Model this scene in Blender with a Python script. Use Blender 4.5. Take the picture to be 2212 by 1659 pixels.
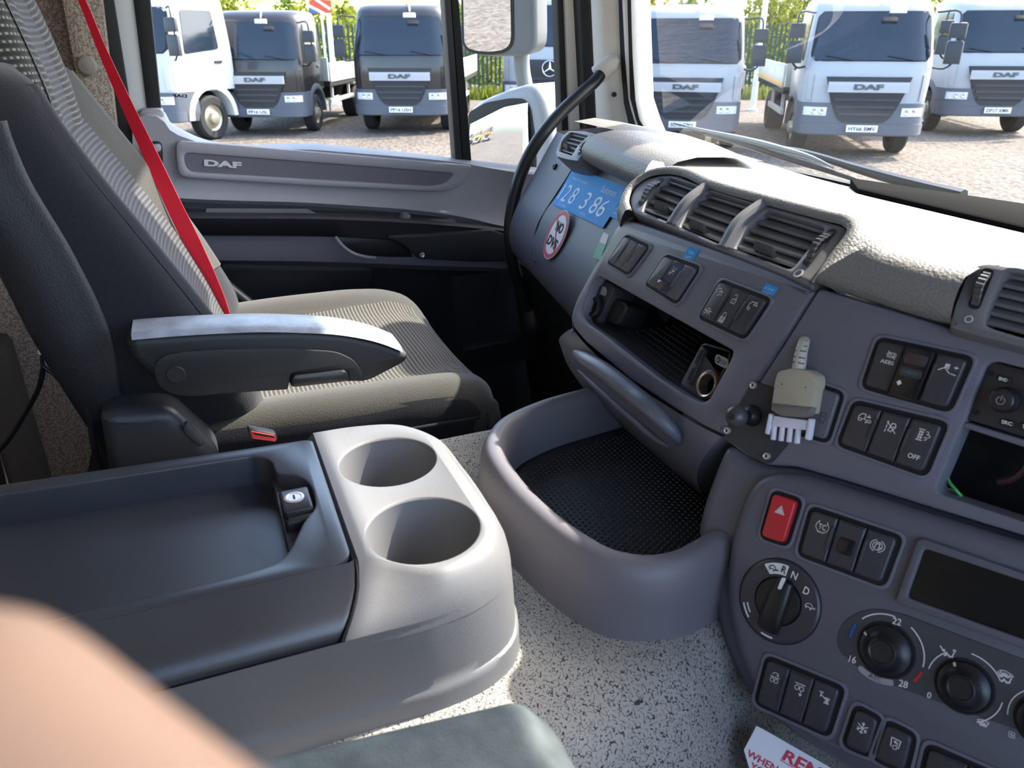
import bpy, bmesh, math, random
from mathutils import Vector as V, Matrix
from mathutils.geometry import tessellate_polygon
for _o in list(bpy.data.objects):
    bpy.data.objects.remove(_o)
random.seed(7)
sc = bpy.context.scene
COL = sc.collection
LIFT = 2.05                      # eye height above the gravel; everything below is written relative to the eye
# ------------------------------------------------------------------ camera
FPX = 1661.0
PHI, PITCH = math.radians(22.0), math.radians(24.5)
CF = V((-math.cos(PHI) * math.cos(PITCH), math.sin(PHI) * math.cos(PITCH), -math.sin(PITCH)))
CR = V((math.sin(PHI), math.cos(PHI), 0))
CU = CR.cross(CF)
cam = bpy.data.cameras.new('camera')
camo = bpy.data.objects.new('camera', cam)
COL.objects.link(camo)
camo.matrix_world = Matrix(((CR.x, CU.x, -CF.x, 0), (CR.y, CU.y, -CF.y, 0), (CR.z, CU.z, -CF.z, LIFT), (0, 0, 0, 1)))
cam.sensor_width = 36.0
cam.lens = FPX / 2212 * 36.0
cam.clip_start = 0.008
cam.clip_end = 400
cam.dof.use_dof = True
cam.dof.focus_distance = 1.0
cam.dof.aperture_fstop = 15.0
sc.camera = camo
# ------------------------------------------------------------------ sky, sun, exposure
SUN_AZ = math.radians(6.5)        # left of straight ahead
SUN_EL = math.radians(46)
w = bpy.data.worlds.new('world')
sc.world = w
w.use_nodes = True
nt = w.node_tree
nt.nodes.clear()
sky = nt.nodes.new('ShaderNodeTexSky')
sky.sky_type = 'NISHITA'
sky.sun_disc = False
sky.sun_elevation = SUN_EL
sky.sun_rotation = -SUN_AZ
sky.air_density = 1.0
sky.dust_density = 2.6
sky.ozone_density = 1.0
bg = nt.nodes.new('ShaderNodeBackground')
bg.inputs['Strength'].default_value = 0.34
wo = nt.nodes.new('ShaderNodeOutputWorld')
nt.links.new(sky.outputs[0], bg.inputs[0])
nt.links.new(bg.outputs[0], wo.inputs[0])
sl = bpy.data.lights.new('sun', 'SUN')
sl.energy = 4.2
sl.angle = math.radians(0.6)
sl.color = (1.0, 0.93, 0.82)
slo = bpy.data.objects.new('sun', sl)
COL.objects.link(slo)
sd = V((math.sin(SUN_AZ) * math.cos(SUN_EL), -math.cos(SUN_AZ) * math.cos(SUN_EL), -math.sin(SUN_EL)))
slo.rotation_euler = sd.to_track_quat('-Z', 'Y').to_euler()
slo.location = (-sd * 30)
vs = sc.view_settings
vs.view_transform = 'Standard'
vs.look = 'None'
vs.gamma = 1.0
vs.use_curve_mapping = False
vs.exposure = 1.85

# ------------------------------------------------------------------ pixel rays
def ray(px, py):
    return CF + CR * ((px - 1106.0) / FPX) - CU * ((py - 829.5) / FPX)
def UX(px, py, x):
    d = ray(px, py); return d * (x / d.x)
def UY(px, py, y):
    d = ray(px, py); return d * (y / d.y)
def UZ(px, py, z):
    d = ray(px, py); return d * (z / d.z)
def UT(px, py, t):
    return ray(px, py) * t

class Plane:
    """a flat panel: origin o, right a, up b, outward n (towards the cab)"""
    def __init__(s, o, a, up):
        s.o = V(o); s.a = V(a).normalized()
        s.n = s.a.cross(V(up)).normalized()
        s.b = s.n.cross(s.a).normalized()
    def at(s, px, py, w=0.0):
        d = ray(px, py)
        return d * ((s.o + s.n * w).dot(s.n) / d.dot(s.n))
    def pts(s, l, w=0.0):
        return [s.at(x, y, w) for x, y in l]
    def uv(s, u, v, w=0.0):
        return s.o + s.a * u + s.b * v + s.n * w
    def loc(s, p):
        d = p - s.o
        return d.dot(s.a), d.dot(s.b)

# ------------------------------------------------------------------ materials
def lin(c):
    return tuple(((x / 255) / 12.92 if x / 255 <= 0.04045 else ((x / 255 + 0.055) / 1.055) ** 2.4) for x in c)
MATS = {}
def M(name, rgb, rough=0.55, bump=None, metal=0.0, spec=0.5, var=None, coat=0.0, emit=0.0, sheen=0.0):
    if name in MATS:
        return MATS[name]
    m = bpy.data.materials.new(name)
    MATS[name] = m
    m.use_nodes = True
    n = m.node_tree
    b = n.nodes['Principled BSDF']
    c = lin(rgb)
    b.inputs['Base Color'].default_value = (*c, 1)
    b.inputs['Roughness'].default_value = rough
    b.inputs['Metallic'].default_value = metal
    b.inputs['Specular IOR Level'].default_value = spec
    b.inputs['Coat Weight'].default_value = coat
    b.inputs['Sheen Weight'].default_value = sheen
    if emit:
        b.inputs['Emission Color'].default_value = (*c, 1)
        b.inputs['Emission Strength'].default_value = emit
    tc = None
    if bump or var:
        tc = n.nodes.new('ShaderNodeTexCoord')
    if bump:
        t = n.nodes.new('ShaderNodeTexNoise')
        t.inputs['Scale'].default_value = bump[0]
        t.inputs['Detail'].default_value = 3
        bp = n.nodes.new('ShaderNodeBump')
        bp.inputs['Strength'].default_value = bump[1]
        bp.inputs['Distance'].default_value = bump[2] if len(bump) > 2 else 0.001
        n.links.new(tc.outputs['Object'], t.inputs['Vector'])
        n.links.new(t.outputs[0], bp.inputs['Height'])
        n.links.new(bp.outputs[0], b.inputs['Normal'])
    if var:
        t = n.nodes.new('ShaderNodeTexNoise')
        t.inputs['Scale'].default_value = var[0]
        t.inputs['Detail'].default_value = 4
        r = n.nodes.new('ShaderNodeValToRGB')
        lo, hi = var[1], var[2]
        r.color_ramp.elements[0].position = 0.35
        r.color_ramp.elements[1].position = 0.65
        r.color_ramp.elements[0].color = (c[0] * lo, c[1] * lo, c[2] * lo, 1)
        r.color_ramp.elements[1].color = (min(1, c[0] * hi), min(1, c[1] * hi), min(1, c[2] * hi), 1)
        n.links.new(tc.outputs['Object'], t.inputs['Vector'])
        n.links.new(t.outputs[0], r.inputs[0])
        n.links.new(r.outputs[0], b.inputs['Base Color'])
    return m

def M_glass(name, tint, refl, rough=0.0):
    """thin sheet: mostly clear, mirrors a little by its own Fresnel"""
    m = bpy.data.materials.new(name); MATS[name] = m
    m.use_nodes = True
    n = m.node_tree; n.nodes.clear()
    out = n.nodes.new('ShaderNodeOutputMaterial')
    tr = n.nodes.new('ShaderNodeBsdfTransparent'); tr.inputs[0].default_value = (*tint, 1)
    gl = n.nodes.new('ShaderNodeBsdfGlossy'); gl.inputs['Roughness'].default_value = rough
    fr = n.nodes.new('ShaderNodeFresnel'); fr.inputs['IOR'].default_value = refl
    mx = n.nodes.new('ShaderNodeMixShader')
    n.links.new(fr.outputs[0], mx.inputs[0]); n.links.new(tr.outputs[0], mx.inputs[1]); n.links.new(gl.outputs[0], mx.inputs[2])
    n.links.new(mx.outputs[0], out.inputs[0])
    return m

def M_nodes(name, rough=0.6, spec=0.4):
    m = bpy.data.materials.new(name); MATS[name] = m
    m.use_nodes = True
    n = m.node_tree; b = n.nodes['Principled BSDF']
    b.inputs['Roughness'].default_value = rough
    b.inputs['Specular IOR Level'].default_value = spec
    return m, n, b
def ramp(n, src, stops, interp='LINEAR'):
    r = n.nodes.new('ShaderNodeValToRGB')
    r.color_ramp.interpolation = interp
    e = r.color_ramp.elements
    while len(e) < len(stops):
        e.new(0.5)
    for k, (p, c) in enumerate(stops):
        e[k].position = p
        e[k].color = (*c, 1) if len(c) == 3 else c
    n.links.new(src, r.inputs[0])
    return r.outputs[0]
def tex(n, kind, scale, coord='Object', detail=2.0, **kw):
    tc = n.nodes.new('ShaderNodeTexCoord')
    t = n.nodes.new(kind)
    t.inputs['Scale'].default_value = scale
    if 'Detail' in t.inputs: t.inputs['Detail'].default_value = detail
    for k, v in kw.items(): setattr(t, k, v)
    n.links.new(tc.outputs[coord], t.inputs['Vector'])
    return t
def mathn(n, op, a, b=None):
    q = n.nodes.new('ShaderNodeMath'); q.operation = op
    for i, s in enumerate((a, b)):
        if s is None: continue
        if isinstance(s, (int, float)): q.inputs[i].default_value = s
        else: n.links.new(s, q.inputs[i])
    return q.outputs[0]
def mixc(n, f, a, b):
    q = n.nodes.new('ShaderNodeMix'); q.data_type = 'RGBA'
    for i, s in ((0, f), (6, a), (7, b)):
        if isinstance(s, (int, float)): q.inputs[i].default_value = s
        elif isinstance(s, tuple): q.inputs[i].default_value = (*s, 1)
        else: n.links.new(s, q.inputs[i])
    return q.outputs[2]
def bumpn(n, b, h, strength, dist):
    q = n.nodes.new('ShaderNodeBump')
    q.inputs['Strength'].default_value = strength; q.inputs['Distance'].default_value = dist
    n.links.new(h, q.inputs['Height']); n.links.new(q.outputs[0], b.inputs['Normal'])

# ------------------------------------------------------------------ objects
BASE = {}
def thing(name, label, cat, base, group=None, kind=None):
    o = bpy.data.objects.new(name, None)
    o.empty_display_size = 0.05
    COL.objects.link(o)
    o.location = V(base) + V((0, 0, LIFT))
    BASE[o.name] = V(base)
    if label: o['label'] = label
    if cat: o['category'] = cat
    if group: o['group'] = group
    if kind: o['kind'] = kind
    return o
def to_mesh(bm, name, smooth=35):
    me = bpy.data.meshes.new(name)
    bmesh.ops.remove_doubles(bm, verts=bm.verts, dist=1e-6)
    bmesh.ops.recalc_face_normals(bm, faces=bm.faces)
    bm.to_mesh(me); bm.free()
    if smooth:
        me.shade_smooth()
        me.set_sharp_from_angle(angle=math.radians(smooth))
    return me
def part(root, name, bm, mat, smooth=35, kind=None, label=None, sub=0):
    base = BASE[root.name]
    me = bm if isinstance(bm, bpy.types.Mesh) else to_mesh(bm, name, smooth)
    if not isinstance(bm, bpy.types.Mesh) or not me.get('shifted'):
        me.transform(Matrix.Translation(-base)); me['shifted'] = 1
    o = bpy.data.objects.new(name, me)
    COL.objects.link(o)
    o.parent = root
    BASE[o.name] = base
    if mat is not None: me.materials.append(mat)
    if kind: o['kind'] = kind
    if label: o['label'] = label
    if sub:
        md = o.modifiers.new('subdivision', 'SUBSURF'); md.levels = sub; md.render_levels = sub
    return o
def solo(name, bm, mat, label=None, cat=None, smooth=35, group=None, kind=None, sub=0):
    me = to_mesh(bm, name, smooth)
    lo = V([min(v.co[i] for v in me.vertices) for i in range(3)])
    hi = V([max(v.co[i] for v in me.vertices) for i in range(3)])
    base = V(((lo.x + hi.x) / 2, (lo.y + hi.y) / 2, lo.z))
    me.transform(Matrix.Translation(-base))
    o = bpy.data.objects.new(name, me)
    COL.objects.link(o)
    o.location = base + V((0, 0, LIFT))
    BASE[o.name] = base
    me.materials.append(mat)
    if label: o['label'] = label
    if cat: o['category'] = cat
    if group: o['group'] = group
    if kind: o['kind'] = kind
    if sub:
        md = o.modifiers.new('subdivision', 'SUBSURF'); md.levels = sub; md.render_levels = sub
    return o
def struct(name, bm, mat, smooth=35, label=None, sub=0):
    return solo(name, bm, mat, label, None, smooth, None, 'structure', sub)

# ------------------------------------------------------------------ shapes
def BM():
    return bmesh.new()
def resample(P, n, smooth=True, closed=False):
    P = [V(p) for p in P]
    if closed: P = P + [P[0]]
    m = len(P)
    L = [0.0]
    for i in range(1, m): L.append(L[-1] + max((P[i] - P[i - 1]).length, 1e-9))
    out = []
    cnt = n if not closed else n + 1
    for k in range(cnt):
        s = L[-1] * k / (cnt - 1)
        i = 0
        while i < m - 2 and L[i + 1] < s: i += 1
        u = (s - L[i]) / (L[i + 1] - L[i])
        p1, p2 = P[i], P[i + 1]
        if smooth:
            if closed:
                p0 = P[i - 1] if i > 0 else P[m - 2]
                p3 = P[i + 2] if i + 2 < m else P[1]
            else:
                p0 = P[i - 1] if i > 0 else p1 * 2 - p2
                p3 = P[i + 2] if i + 2 < m else p2 * 2 - p1
            h = L[i + 1] - L[i]
            l0 = max((p1 - p0).length, 1e-9); l3 = max((p3 - p2).length, 1e-9)
            m1 = ((p2 - p1) / h + ((p1 - p0) / l0 - (p2 - p1) / h) * (h / (h + l0))) * h
            m2 = ((p2 - p1) / h + ((p3 - p2) / l3 - (p2 - p1) / h) * (h / (h + l3))) * h
            u2, u3 = u * u, u * u * u
            out.append(p1 * (2 * u3 - 3 * u2 + 1) + m1 * (u3 - 2 * u2 + u) + p2 * (-2 * u3 + 3 * u2) + m2 * (u3 - u2))
        else:
            out.append(p1.lerp(p2, u))
    return out[:-1] if closed else out
def grid(rows, bm=None, closed=False, caps=False, uv=True):
    """rows of equal length -> quads with a metric-ish UV"""
    bm = bm or bmesh.new()
    vv = [[bm.verts.new(p) for p in r] for r in rows]
    lay = bm.loops.layers.uv.verify()
    nr, nc = len(rows), len(rows[0])
    ul = [0.0]
    for j in range(1, nc): ul.append(ul[-1] + (rows[nr // 2][j] - rows[nr // 2][j - 1]).length)
    vl = [0.0]
    for i in range(1, nr): vl.append(vl[-1] + (rows[i][nc // 2] - rows[i - 1][nc // 2]).length)
    for i in range(nr - 1):
        for j in range(nc if closed else nc - 1):
            k = (j + 1) % nc
            try: f = bm.faces.new((vv[i][j], vv[i][k], vv[i + 1][k], vv[i + 1][j]))
            except ValueError: continue
            for l, (a, b) in zip(f.loops, ((i, j), (i, j + 1), (i + 1, j + 1), (i + 1, j))):
                l[lay].uv = (ul[b] if b < nc else ul[-1], vl[a])
    if caps:
        for r in (vv[0], vv[-1]):
            try: bm.faces.new(r)
            except ValueError: pass
    return bm
def loft(rows, n, smooth=True, closed=False, caps=False, nv=0, bm=None):
    R = [resample(r, n, smooth, closed) for r in rows]
    if nv:
        cols = [resample([R[i][j] for i in range(len(R))], nv, True) for j in range(len(R[0]))]
        R = [[cols[j][i] for j in range(len(cols))] for i in range(nv)]
    return grid(R, bm, closed, caps)
def fillet(P, r, seg=4):
    n = len(P)
    out = []
    for i in range(n):
        p, a, b = V(P[i]), V(P[i - 1]), V(P[(i + 1) % n])
        rr = r[i] if isinstance(r, (list, tuple)) else r
        da, db = a - p, b - p
        l = min(rr, 0.46 * da.length, 0.46 * db.length)
        if l < 1e-5: out.append(p); continue
        A, B = p + da.normalized() * l, p + db.normalized() * l
        for k in range(seg + 1):
            t = k / seg
            out.append(A * (1 - t) ** 2 + p * 2 * t * (1 - t) + B * t * t)
    return out
def newell(L):
    n = V((0, 0, 0))
    for i in range(len(L)):
        n += L[i].cross(L[(i + 1) % len(L)])
    return n
def ccw(L, n):
    return list(L) if newell(L).dot(n) > 0 else list(reversed(L))
def inset(L, n, c):
    out = []
    m = len(L)
    for i in range(m):
        e1 = L[i] - L[i - 1]; e2 = L[(i + 1) % m] - L[i]
        if e1.length < 1e-9: e1 = e2
        if e2.length < 1e-9: e2 = e1
        n1 = n.cross(e1.normalized()); n2 = n.cross(e2.normalized())
        s = n1 + n2
        q = s.dot(n1)
        out.append(L[i] + (s * (c / q) if q > 0.35 else n1 * c))
    return out
def fill(bm, loops):
    """cap: first loop outer, the others holes"""
    pts = [[v.co.copy() for v in l] for l in loops]
    flat = [v for l in loops for v in l]
    for t in tessellate_polygon(pts):
        if len(set(t)) == 3:
            try: bm.faces.new((flat[t[0]], flat[t[1]], flat[t[2]]))
            except ValueError: pass
def ring(bm, a, b):
    m = len(a)
    for i in range(m):
        j = (i + 1) % m
        try: bm.faces.new((a[i], a[j], b[j], b[i]))
        except ValueError: pass
def plate(L, n, depth, bev=0.0, holes=(), hdepth=None, seg=2, back=True, bm=None, hbev=None, dome=0.0):
    """slab whose front outline is L (facing n), thickness depth, rounded front edge, optional holes"""
    bm = bm or bmesh.new()
    n = V(n).normalized()
    L = ccw([V(p) for p in L], n)
    rings = []
    if depth: rings.append([p - n * depth for p in L])
    if bev:
        for k in range(seg + 1):
            th = math.pi / 2 * k / seg
            c = bev * (1 - math.cos(th)); h = bev * (1 - math.sin(th))
            rings.append([p - n * h for p in inset(L, n, c)])
    else:
        rings.append(L)
    vr = [[bm.verts.new(p) for p in r] for r in rings]
    for a, b in zip(vr, vr[1:]): ring(bm, a, b)
    hl = []
    hb = bev if hbev is None else hbev
    for H in holes:
        H = ccw([V(p) for p in H], n)
        hr = []
        if hb:
            for k in range(seg, -1, -1):
                th = math.pi / 2 * k / seg
                c = hb * (1 - math.cos(th)); h = hb * (1 - math.sin(th))
                hr.append([p - n * h for p in inset(H, n, -c)])
        else:
            hr.append(H)
        hr.append([p - n * (hdepth if hdepth is not None else depth) for p in H])
        hv = [[bm.verts.new(p) for p in r] for r in hr]
        for a, b in zip(hv, hv[1:]): ring(bm, a, b)
        hl.append(hv[0])
    if dome and not holes:
        c = sum(rings[-1], V()) / len(L) + n * dome
        cv = bm.verts.new(c)
        for i in range(len(L)):
            bm.faces.new((vr[-1][i], vr[-1][(i + 1) % len(L)], cv))
    else:
        fill(bm, [vr[-1]] + hl)
    if back and depth and not holes:
        fill(bm, [list(reversed(vr[0]))])
    return bm
def box(lo, hi, bev=0.0, bm=None, seg=2):
    """box with its vertical and top edges rounded"""
    (a, b, c), (d, e, f) = lo, hi
    L = [V((a, b, f)), V((d, b, f)), V((d, e, f)), V((a, e, f))]
    if bev: L = fillet(L, bev, 3)
    return plate(L, V((0, 0, 1)), f - c, bev, seg=seg, bm=bm)
def tube(P, r, seg=10, n=0, caps=True, bm=None, smooth=True, flat=None):
    bm = bm or bmesh.new()
    P = [V(p) for p in P]
    rs = r if isinstance(r, (list, tuple)) else None
    if n:
        if rs:
            Q = resample([V((x, 0, 0)) + V((0, i, 0)) for i, x in enumerate(rs)], n, True)
        P2 = resample(P, n, smooth)
        if rs:
            rr = []
            for k in range(n):
                x = k / (n - 1) * (len(rs) - 1); i = min(int(x), len(rs) - 2)
                rr.append(rs[i] + (rs[i + 1] - rs[i]) * (x - i))
            rs = rr
        P = P2
    m = len(P)
    up = None
    rows = []
    for i in range(m):
        t = (P[min(i + 1, m - 1)] - P[max(i - 1, 0)]).normalized()
        if up is None:
            up = t.orthogonal().normalized()
            if flat is not None: up = (V(flat) - t * t.dot(V(flat))).normalized()
        else:
            up = (up - t * t.dot(up)).normalized()
        s = t.cross(up)
        R = rs[i] if rs else r
        rows.append([P[i] + (up * math.cos(a) + s * math.sin(a)) * R for a in [2 * math.pi * k / seg for k in range(seg)]])
    return grid(rows, bm, closed=True, caps=caps)
def disc_loop(c, a, b, r, n=32, r2=None):
    r2 = r2 or r
    return [c + a * (r * math.cos(2 * math.pi * k / n)) + b * (r2 * math.sin(2 * math.pi * k / n)) for k in range(n)]
def lathe(c, axis, prof, n=32, bm=None, caps=True, a=None, b=None):
    """prof: (radius, height along axis)"""
    axis = V(axis).normalized()
    a = a or axis.orthogonal().normalized(); b = b or axis.cross(a)
    rows = [disc_loop(c + axis * h, a, b, max(r, 1e-5), n) for r, h in prof]
    return grid(rows, bm, closed=True, caps=caps)
def bil(Q, s, t):
    """quad bl, br, tr, tl"""
    return (Q[0] * (1 - s) + Q[1] * s) * (1 - t) + (Q[3] * (1 - s) + Q[2] * s) * t
def qrect(Q, s0, t0, s1, t1):
    return [bil(Q, s0, t0), bil(Q, s1, t0), bil(Q, s1, t1), bil(Q, s0, t1)]
_TX = {}
def text_bm(s, Q, n, w=0.0003, bold=0.0, shear=0.0, bm=None):
    """lettering stretched into the quad Q (bl, br, tr, tl)"""
    key = (s, bold, shear)
    if key not in _TX:
        cu = bpy.data.curves.new('text', 'FONT')
        cu.body = s; cu.size = 1.0; cu.offset = bold; cu.shear = shear; cu.fill_mode = 'FRONT' if hasattr(cu, 'fill_mode') else cu.fill_mode
        cu.dimensions = '2D'; cu.resolution_u = 4
        ob = bpy.data.objects.new('text', cu)
        COL.objects.link(ob)
        dg = bpy.context.evaluated_depsgraph_get()
        me = bpy.data.meshes.new_from_object(ob.evaluated_get(dg))
        vs_ = [v.co.copy() for v in me.vertices]; fs_ = [tuple(p.vertices) for p in me.polygons]
        bpy.data.objects.remove(ob); bpy.data.meshes.remove(me); bpy.data.curves.remove(cu)
        _TX[key] = (vs_, fs_)
    vs_, fs_ = _TX[key]
    x0, x1 = min(v.x for v in vs_), max(v.x for v in vs_)
    y0, y1 = min(v.y for v in vs_), max(v.y for v in vs_)
    bm = bm or bmesh.new()
    bv = [bm.verts.new(bil(Q, (v.x - x0) / (x1 - x0), (v.y - y0) / (y1 - y0)) + V(n) * w) for v in vs_]
    for f in fs_:
        try: bm.faces.new([bv[i] for i in f])
        except ValueError: pass
    return bm
def strokes(polys, Q, n, width, w=0.0003, bm=None):
    """flat printed line drawing: polylines in the unit square of quad Q"""
    bm = bm or bmesh.new()
    n = V(n)
    for P in polys:
        P = [bil(Q, *p) + n * w for p in P]
        for a, b in zip(P, P[1:]):
            d = b - a
            if d.length < 1e-7: continue
            s = n.cross(d.normalized()) * (width / 2); e = d.normalized() * (width / 2)
            bm.faces.new([bm.verts.new(x) for x in (a - e - s, b + e - s, b + e + s, a - e + s)])
    return bm
def poly_flat(P, n, w=0.0003, bm=None):
    bm = bm or bmesh.new()
    fill(bm, [[bm.verts.new(V(p) + V(n) * w) for p in P]])
    return bm
def arc(cx, cy, rx, ry, a0, a1, k=16):
    return [(cx + rx * math.cos(math.radians(a0 + (a1 - a0) * i / k)), cy + ry * math.sin(math.radians(a0 + (a1 - a0) * i / k))) for i in range(k + 1)]
def copy_tree(o, parent=None):
    c = o.copy(); COL.objects.link(c); c.parent = parent
    BASE[c.name] = BASE.get(o.name, V())
    for ch in list(o.children): copy_tree(ch, c)
    return c
# ================================================================== materials used in the cab
DASH = M('dash_plastic', (80, 78, 86), 0.5, (1800, 0.25, 0.0006))
PAD = M('dash_pad', (122, 120, 118), 0.45, (420, 0.7, 0.0014))
PANEL = M('panel_plastic', (105, 105, 117), 0.45, (2500, 0.15, 0.0004))
STACK = M('stack_plastic', (92, 92, 101), 0.48, (2500, 0.15, 0.0004))
TRIMD = M('dark_plastic', (46, 48, 54), 0.45, (2000, 0.2, 0.0005))
BLACK = M('black_plastic', (24, 25, 28), 0.4)
BLACKM = M('matt_black', (14, 15, 17), 0.8)
SWITCH = M('switch_plastic', (57, 57, 64), 0.38)
GAP = M('gap_black', (9, 9, 11), 0.7)
PRINT = M('white_print', (226, 224, 222), 0.6)
PRINTG = M('grey_print', (150, 150, 152), 0.6)
CREAM = M('pillar_trim', (230, 225, 215), 0.55, (900, 0.2, 0.0006))
PILW = M('white_paint', (222, 226, 226), 0.35)
DOORU = M('door_grey', (160, 160, 166), 0.55, (1500, 0.35, 0.0008))
DOORD = M('door_dark', (40, 42, 48), 0.5, (1500, 0.35, 0.0008))
DOORM = M('door_mid', (108, 107, 116), 0.55, (1500, 0.35, 0.0008))
RUBBER = M('rubber_seal', (26, 27, 28), 0.6)
GLASS = M_glass('clear_glass', (0.95, 0.97, 0.96), 1.28)
GLASS2 = M_glass('side_glass', (0.97, 0.98, 0.975), 1.08)
CONS = M('console_grey', (108, 108, 110), 0.5, (1600, 0.3, 0.0007))
LIDM = M('lid_dark', (42, 46, 54), 0.30, spec=1.0, bump=(2000, 0.2, 0.0005), var=(9, 0.85, 1.2))
TRAYM = M('tray_grey', (108, 104, 109), 0.45, (2000, 0.2, 0.0005))
MATM = M('rubber_mat', (38, 40, 44), 0.55)
WHITEP = M('white_plastic', (232, 230, 224), 0.45)
CHROME = M('chrome', (200, 200, 202), 0.18, metal=1.0)
STEEL = M('zinc_steel', (205, 200, 198), 0.35, metal=0.7)
RED = M('red_belt', (230, 24, 50), 0.6, (3000, 0.3, 0.0004))
BLUEP = M('blue_print', (46, 150, 224), 0.6, spec=0.2)
PAPER = M('white_paper', (228, 226, 230), 0.6)
REDP = M('red_print', (196, 34, 58), 0.55)

def carpet(name, ca, cb):
    m, n, b = M_nodes(name, 0.8, 0.25)
    t = tex(n, 'ShaderNodeTexNoise', 340, detail=0.0)
    d = mathn(n, 'ABSOLUTE', mathn(n, 'SUBTRACT', t.outputs[0], 0.5))
    t2 = tex(n, 'ShaderNodeTexNoise', 420, detail=0.0)
    brk = mathn(n, 'GREATER_THAN', t2.outputs[0], 0.42)
    line = mathn(n, 'MULTIPLY', mathn(n, 'LESS_THAN', d, 0.045), brk)
    t3 = tex(n, 'ShaderNodeTexNoise', 14, detail=3.0)
    base = ramp(n, t3.outputs[0], [(0.3, tuple(x * 0.85 for x in ca)), (0.7, tuple(min(1, x * 1.1) for x in ca))])
    n.links.new(mixc(n, line, base, cb), b.inputs['Base Color'])
    bumpn(n, b, line, -0.5, 0.0008)
    return m
CARPET = carpet('speckled_floor_mat', lin((156, 153, 147)), lin((62, 60, 60)))
def speckle(name, c, c2, sc_):
    m, n, b = M_nodes(name, 0.9, 0.2)
    t = tex(n, 'ShaderNodeTexNoise', sc_, detail=3.0)
    n.links.new(ramp(n, t.outputs[0], [(0.44, lin(c2)), (0.56, lin(c))]), b.inputs['Base Color'])
    bumpn(n, b, t.outputs[0], 0.4, 0.001)
    return m
FELT = speckle('speckled_felt', (176, 164, 150), (128, 116, 106), 330)

# ================================================================== outside: gravel yard
def gravel():
    m, n, b = M_nodes('gravel', 0.95, 0.2)
    t = tex(n, 'ShaderNodeTexVoronoi', 15, 'Object')
    t2 = tex(n, 'ShaderNodeTexNoise', 0.35, 'Object', 4.0)
    t3 = tex(n, 'ShaderNodeTexNoise', 9, 'Object', 5.0)
    c1 = ramp(n, t.outputs['Color'], [(0.1, lin((50, 46, 43))), (0.5, lin((86, 80, 74))), (0.9, lin((124, 116, 107)))])
    c2 = ramp(n, t2.outputs[0], [(0.3, lin((72, 65, 60))), (0.7, lin((108, 100, 92)))])
    c3 = mixc(n, 0.35, c1, c2)
    c4 = ramp(n, t3.outputs[0], [(0.35, (0.62, 0.6, 0.6)), (0.65, (1.0, 1.0, 1.0))])
    q = n.nodes.new('ShaderNodeMix'); q.data_type = 'RGBA'; q.blend_type = 'MULTIPLY'; q.inputs[0].default_value = 1
    n.links.new(c3, q.inputs[6]); n.links.new(c4, q.inputs[7])
    n.links.new(q.outputs[2], b.inputs['Base Color'])
    bumpn(n, b, t.outputs['Distance'], 0.9, 0.03)
    return m
bm = BM()
grid([[V((x, y, -LIFT)) for x in (-80, -40, -20, 0, 40)] for y in (-60, -20, 0, 20, 60)], bm)
struct('ground', bm, gravel(), label='grey gravel yard lit by the sun')

# ================================================================== cab shell
DX = -1.60          # inner face of the passenger door
def up_to(a, b, z):
    """extend the line b->a to height z"""
    d = a - b
    return a + d * ((z - a.z) / d.z)
ZR = 0.72
# outer skin on the passenger side with its window opening
XO = -1.70
hbl, hbr = UX(345, 300, XO), UX(1222, 402, XO)
htl, htr = up_to(UX(318, 0, XO), hbl, 0.50), up_to(UX(1210, 0, XO), UX(1219, 270, XO), 0.50)
hole = fillet([hbl, hbr, htr, htl], [0.05, 0.02, 0.06, 0.06], 5)
outer = [V((XO, -0.78, -1.35)), V((XO, 0.90, -1.35)), V((XO, 0.90, -0.1)), V((XO, 0.80, ZR + 0.1)), V((XO, -0.78, ZR + 0.1))]
bm = plate(outer, V((-1, 0, 0)), 0.03, 0.0, holes=[hole])
struct('wall_left', bm, PILW, label='white painted outer skin of the cab on the passenger side')
# driver's side wall with a big window opening
XD = 0.56
hole = fillet([V((XD, -0.42, -0.22)), V((XD, 0.70, -0.32)), V((XD, 0.62, 0.46)), V((XD, -0.42, 0.46))], 0.05, 4)
outer = [V((XD, -0.78, -1.35)), V((XD, 0.95, -1.35)), V((XD, 0.95, -0.1)), V((XD, 0.80, ZR + 0.1)), V((XD, -0.78, ZR + 0.1))]
struct('wall_right', plate(outer, V((-1, 0, 0)), 0.05, 0.0, holes=[hole]), DOORU)
# rear wall, roof lining, bulkhead below the windscreen
bm = plate([V((XO, -0.62, -1.3)), V((XD, -0.62, -1.3)), V((XD, -0.62, ZR)), V((XO, -0.62, ZR))], V((0, 1, 0)), 0.04)
struct('wall_rear', bm, FELT)
bm = plate([V((XO, -0.66, ZR)), V((XD, -0.66, ZR)), V((XD, 0.80, ZR)), V((-0.55, 0.85, ZR)), V((XO, 0.78, ZR))], V((0, 0, -1)), 0.06)
struct('ceiling', bm, M('roof_lining', (176, 170, 162), 0.9))
bm = plate([V((XO, 1.02, -1.3)), V((XD, 1.02, -1.3)), V((XD, 1.02, -0.235)), V((XO, 1.02, -0.235))], V((0, -1, 0)), 0.04)
struct('wall_front', bm, BLACKM)
# low cab floor
bm = plate([V((XO, -0.62, -0.98)), V((XD, -0.62, -0.98)), V((XD, 1.0, -0.98)), V((XO, 1.0, -0.98))], V((0, 0, 1)), 0.03)
struct('floor', bm, M('floor_dark', (40, 40, 42), 0.9))
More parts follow.
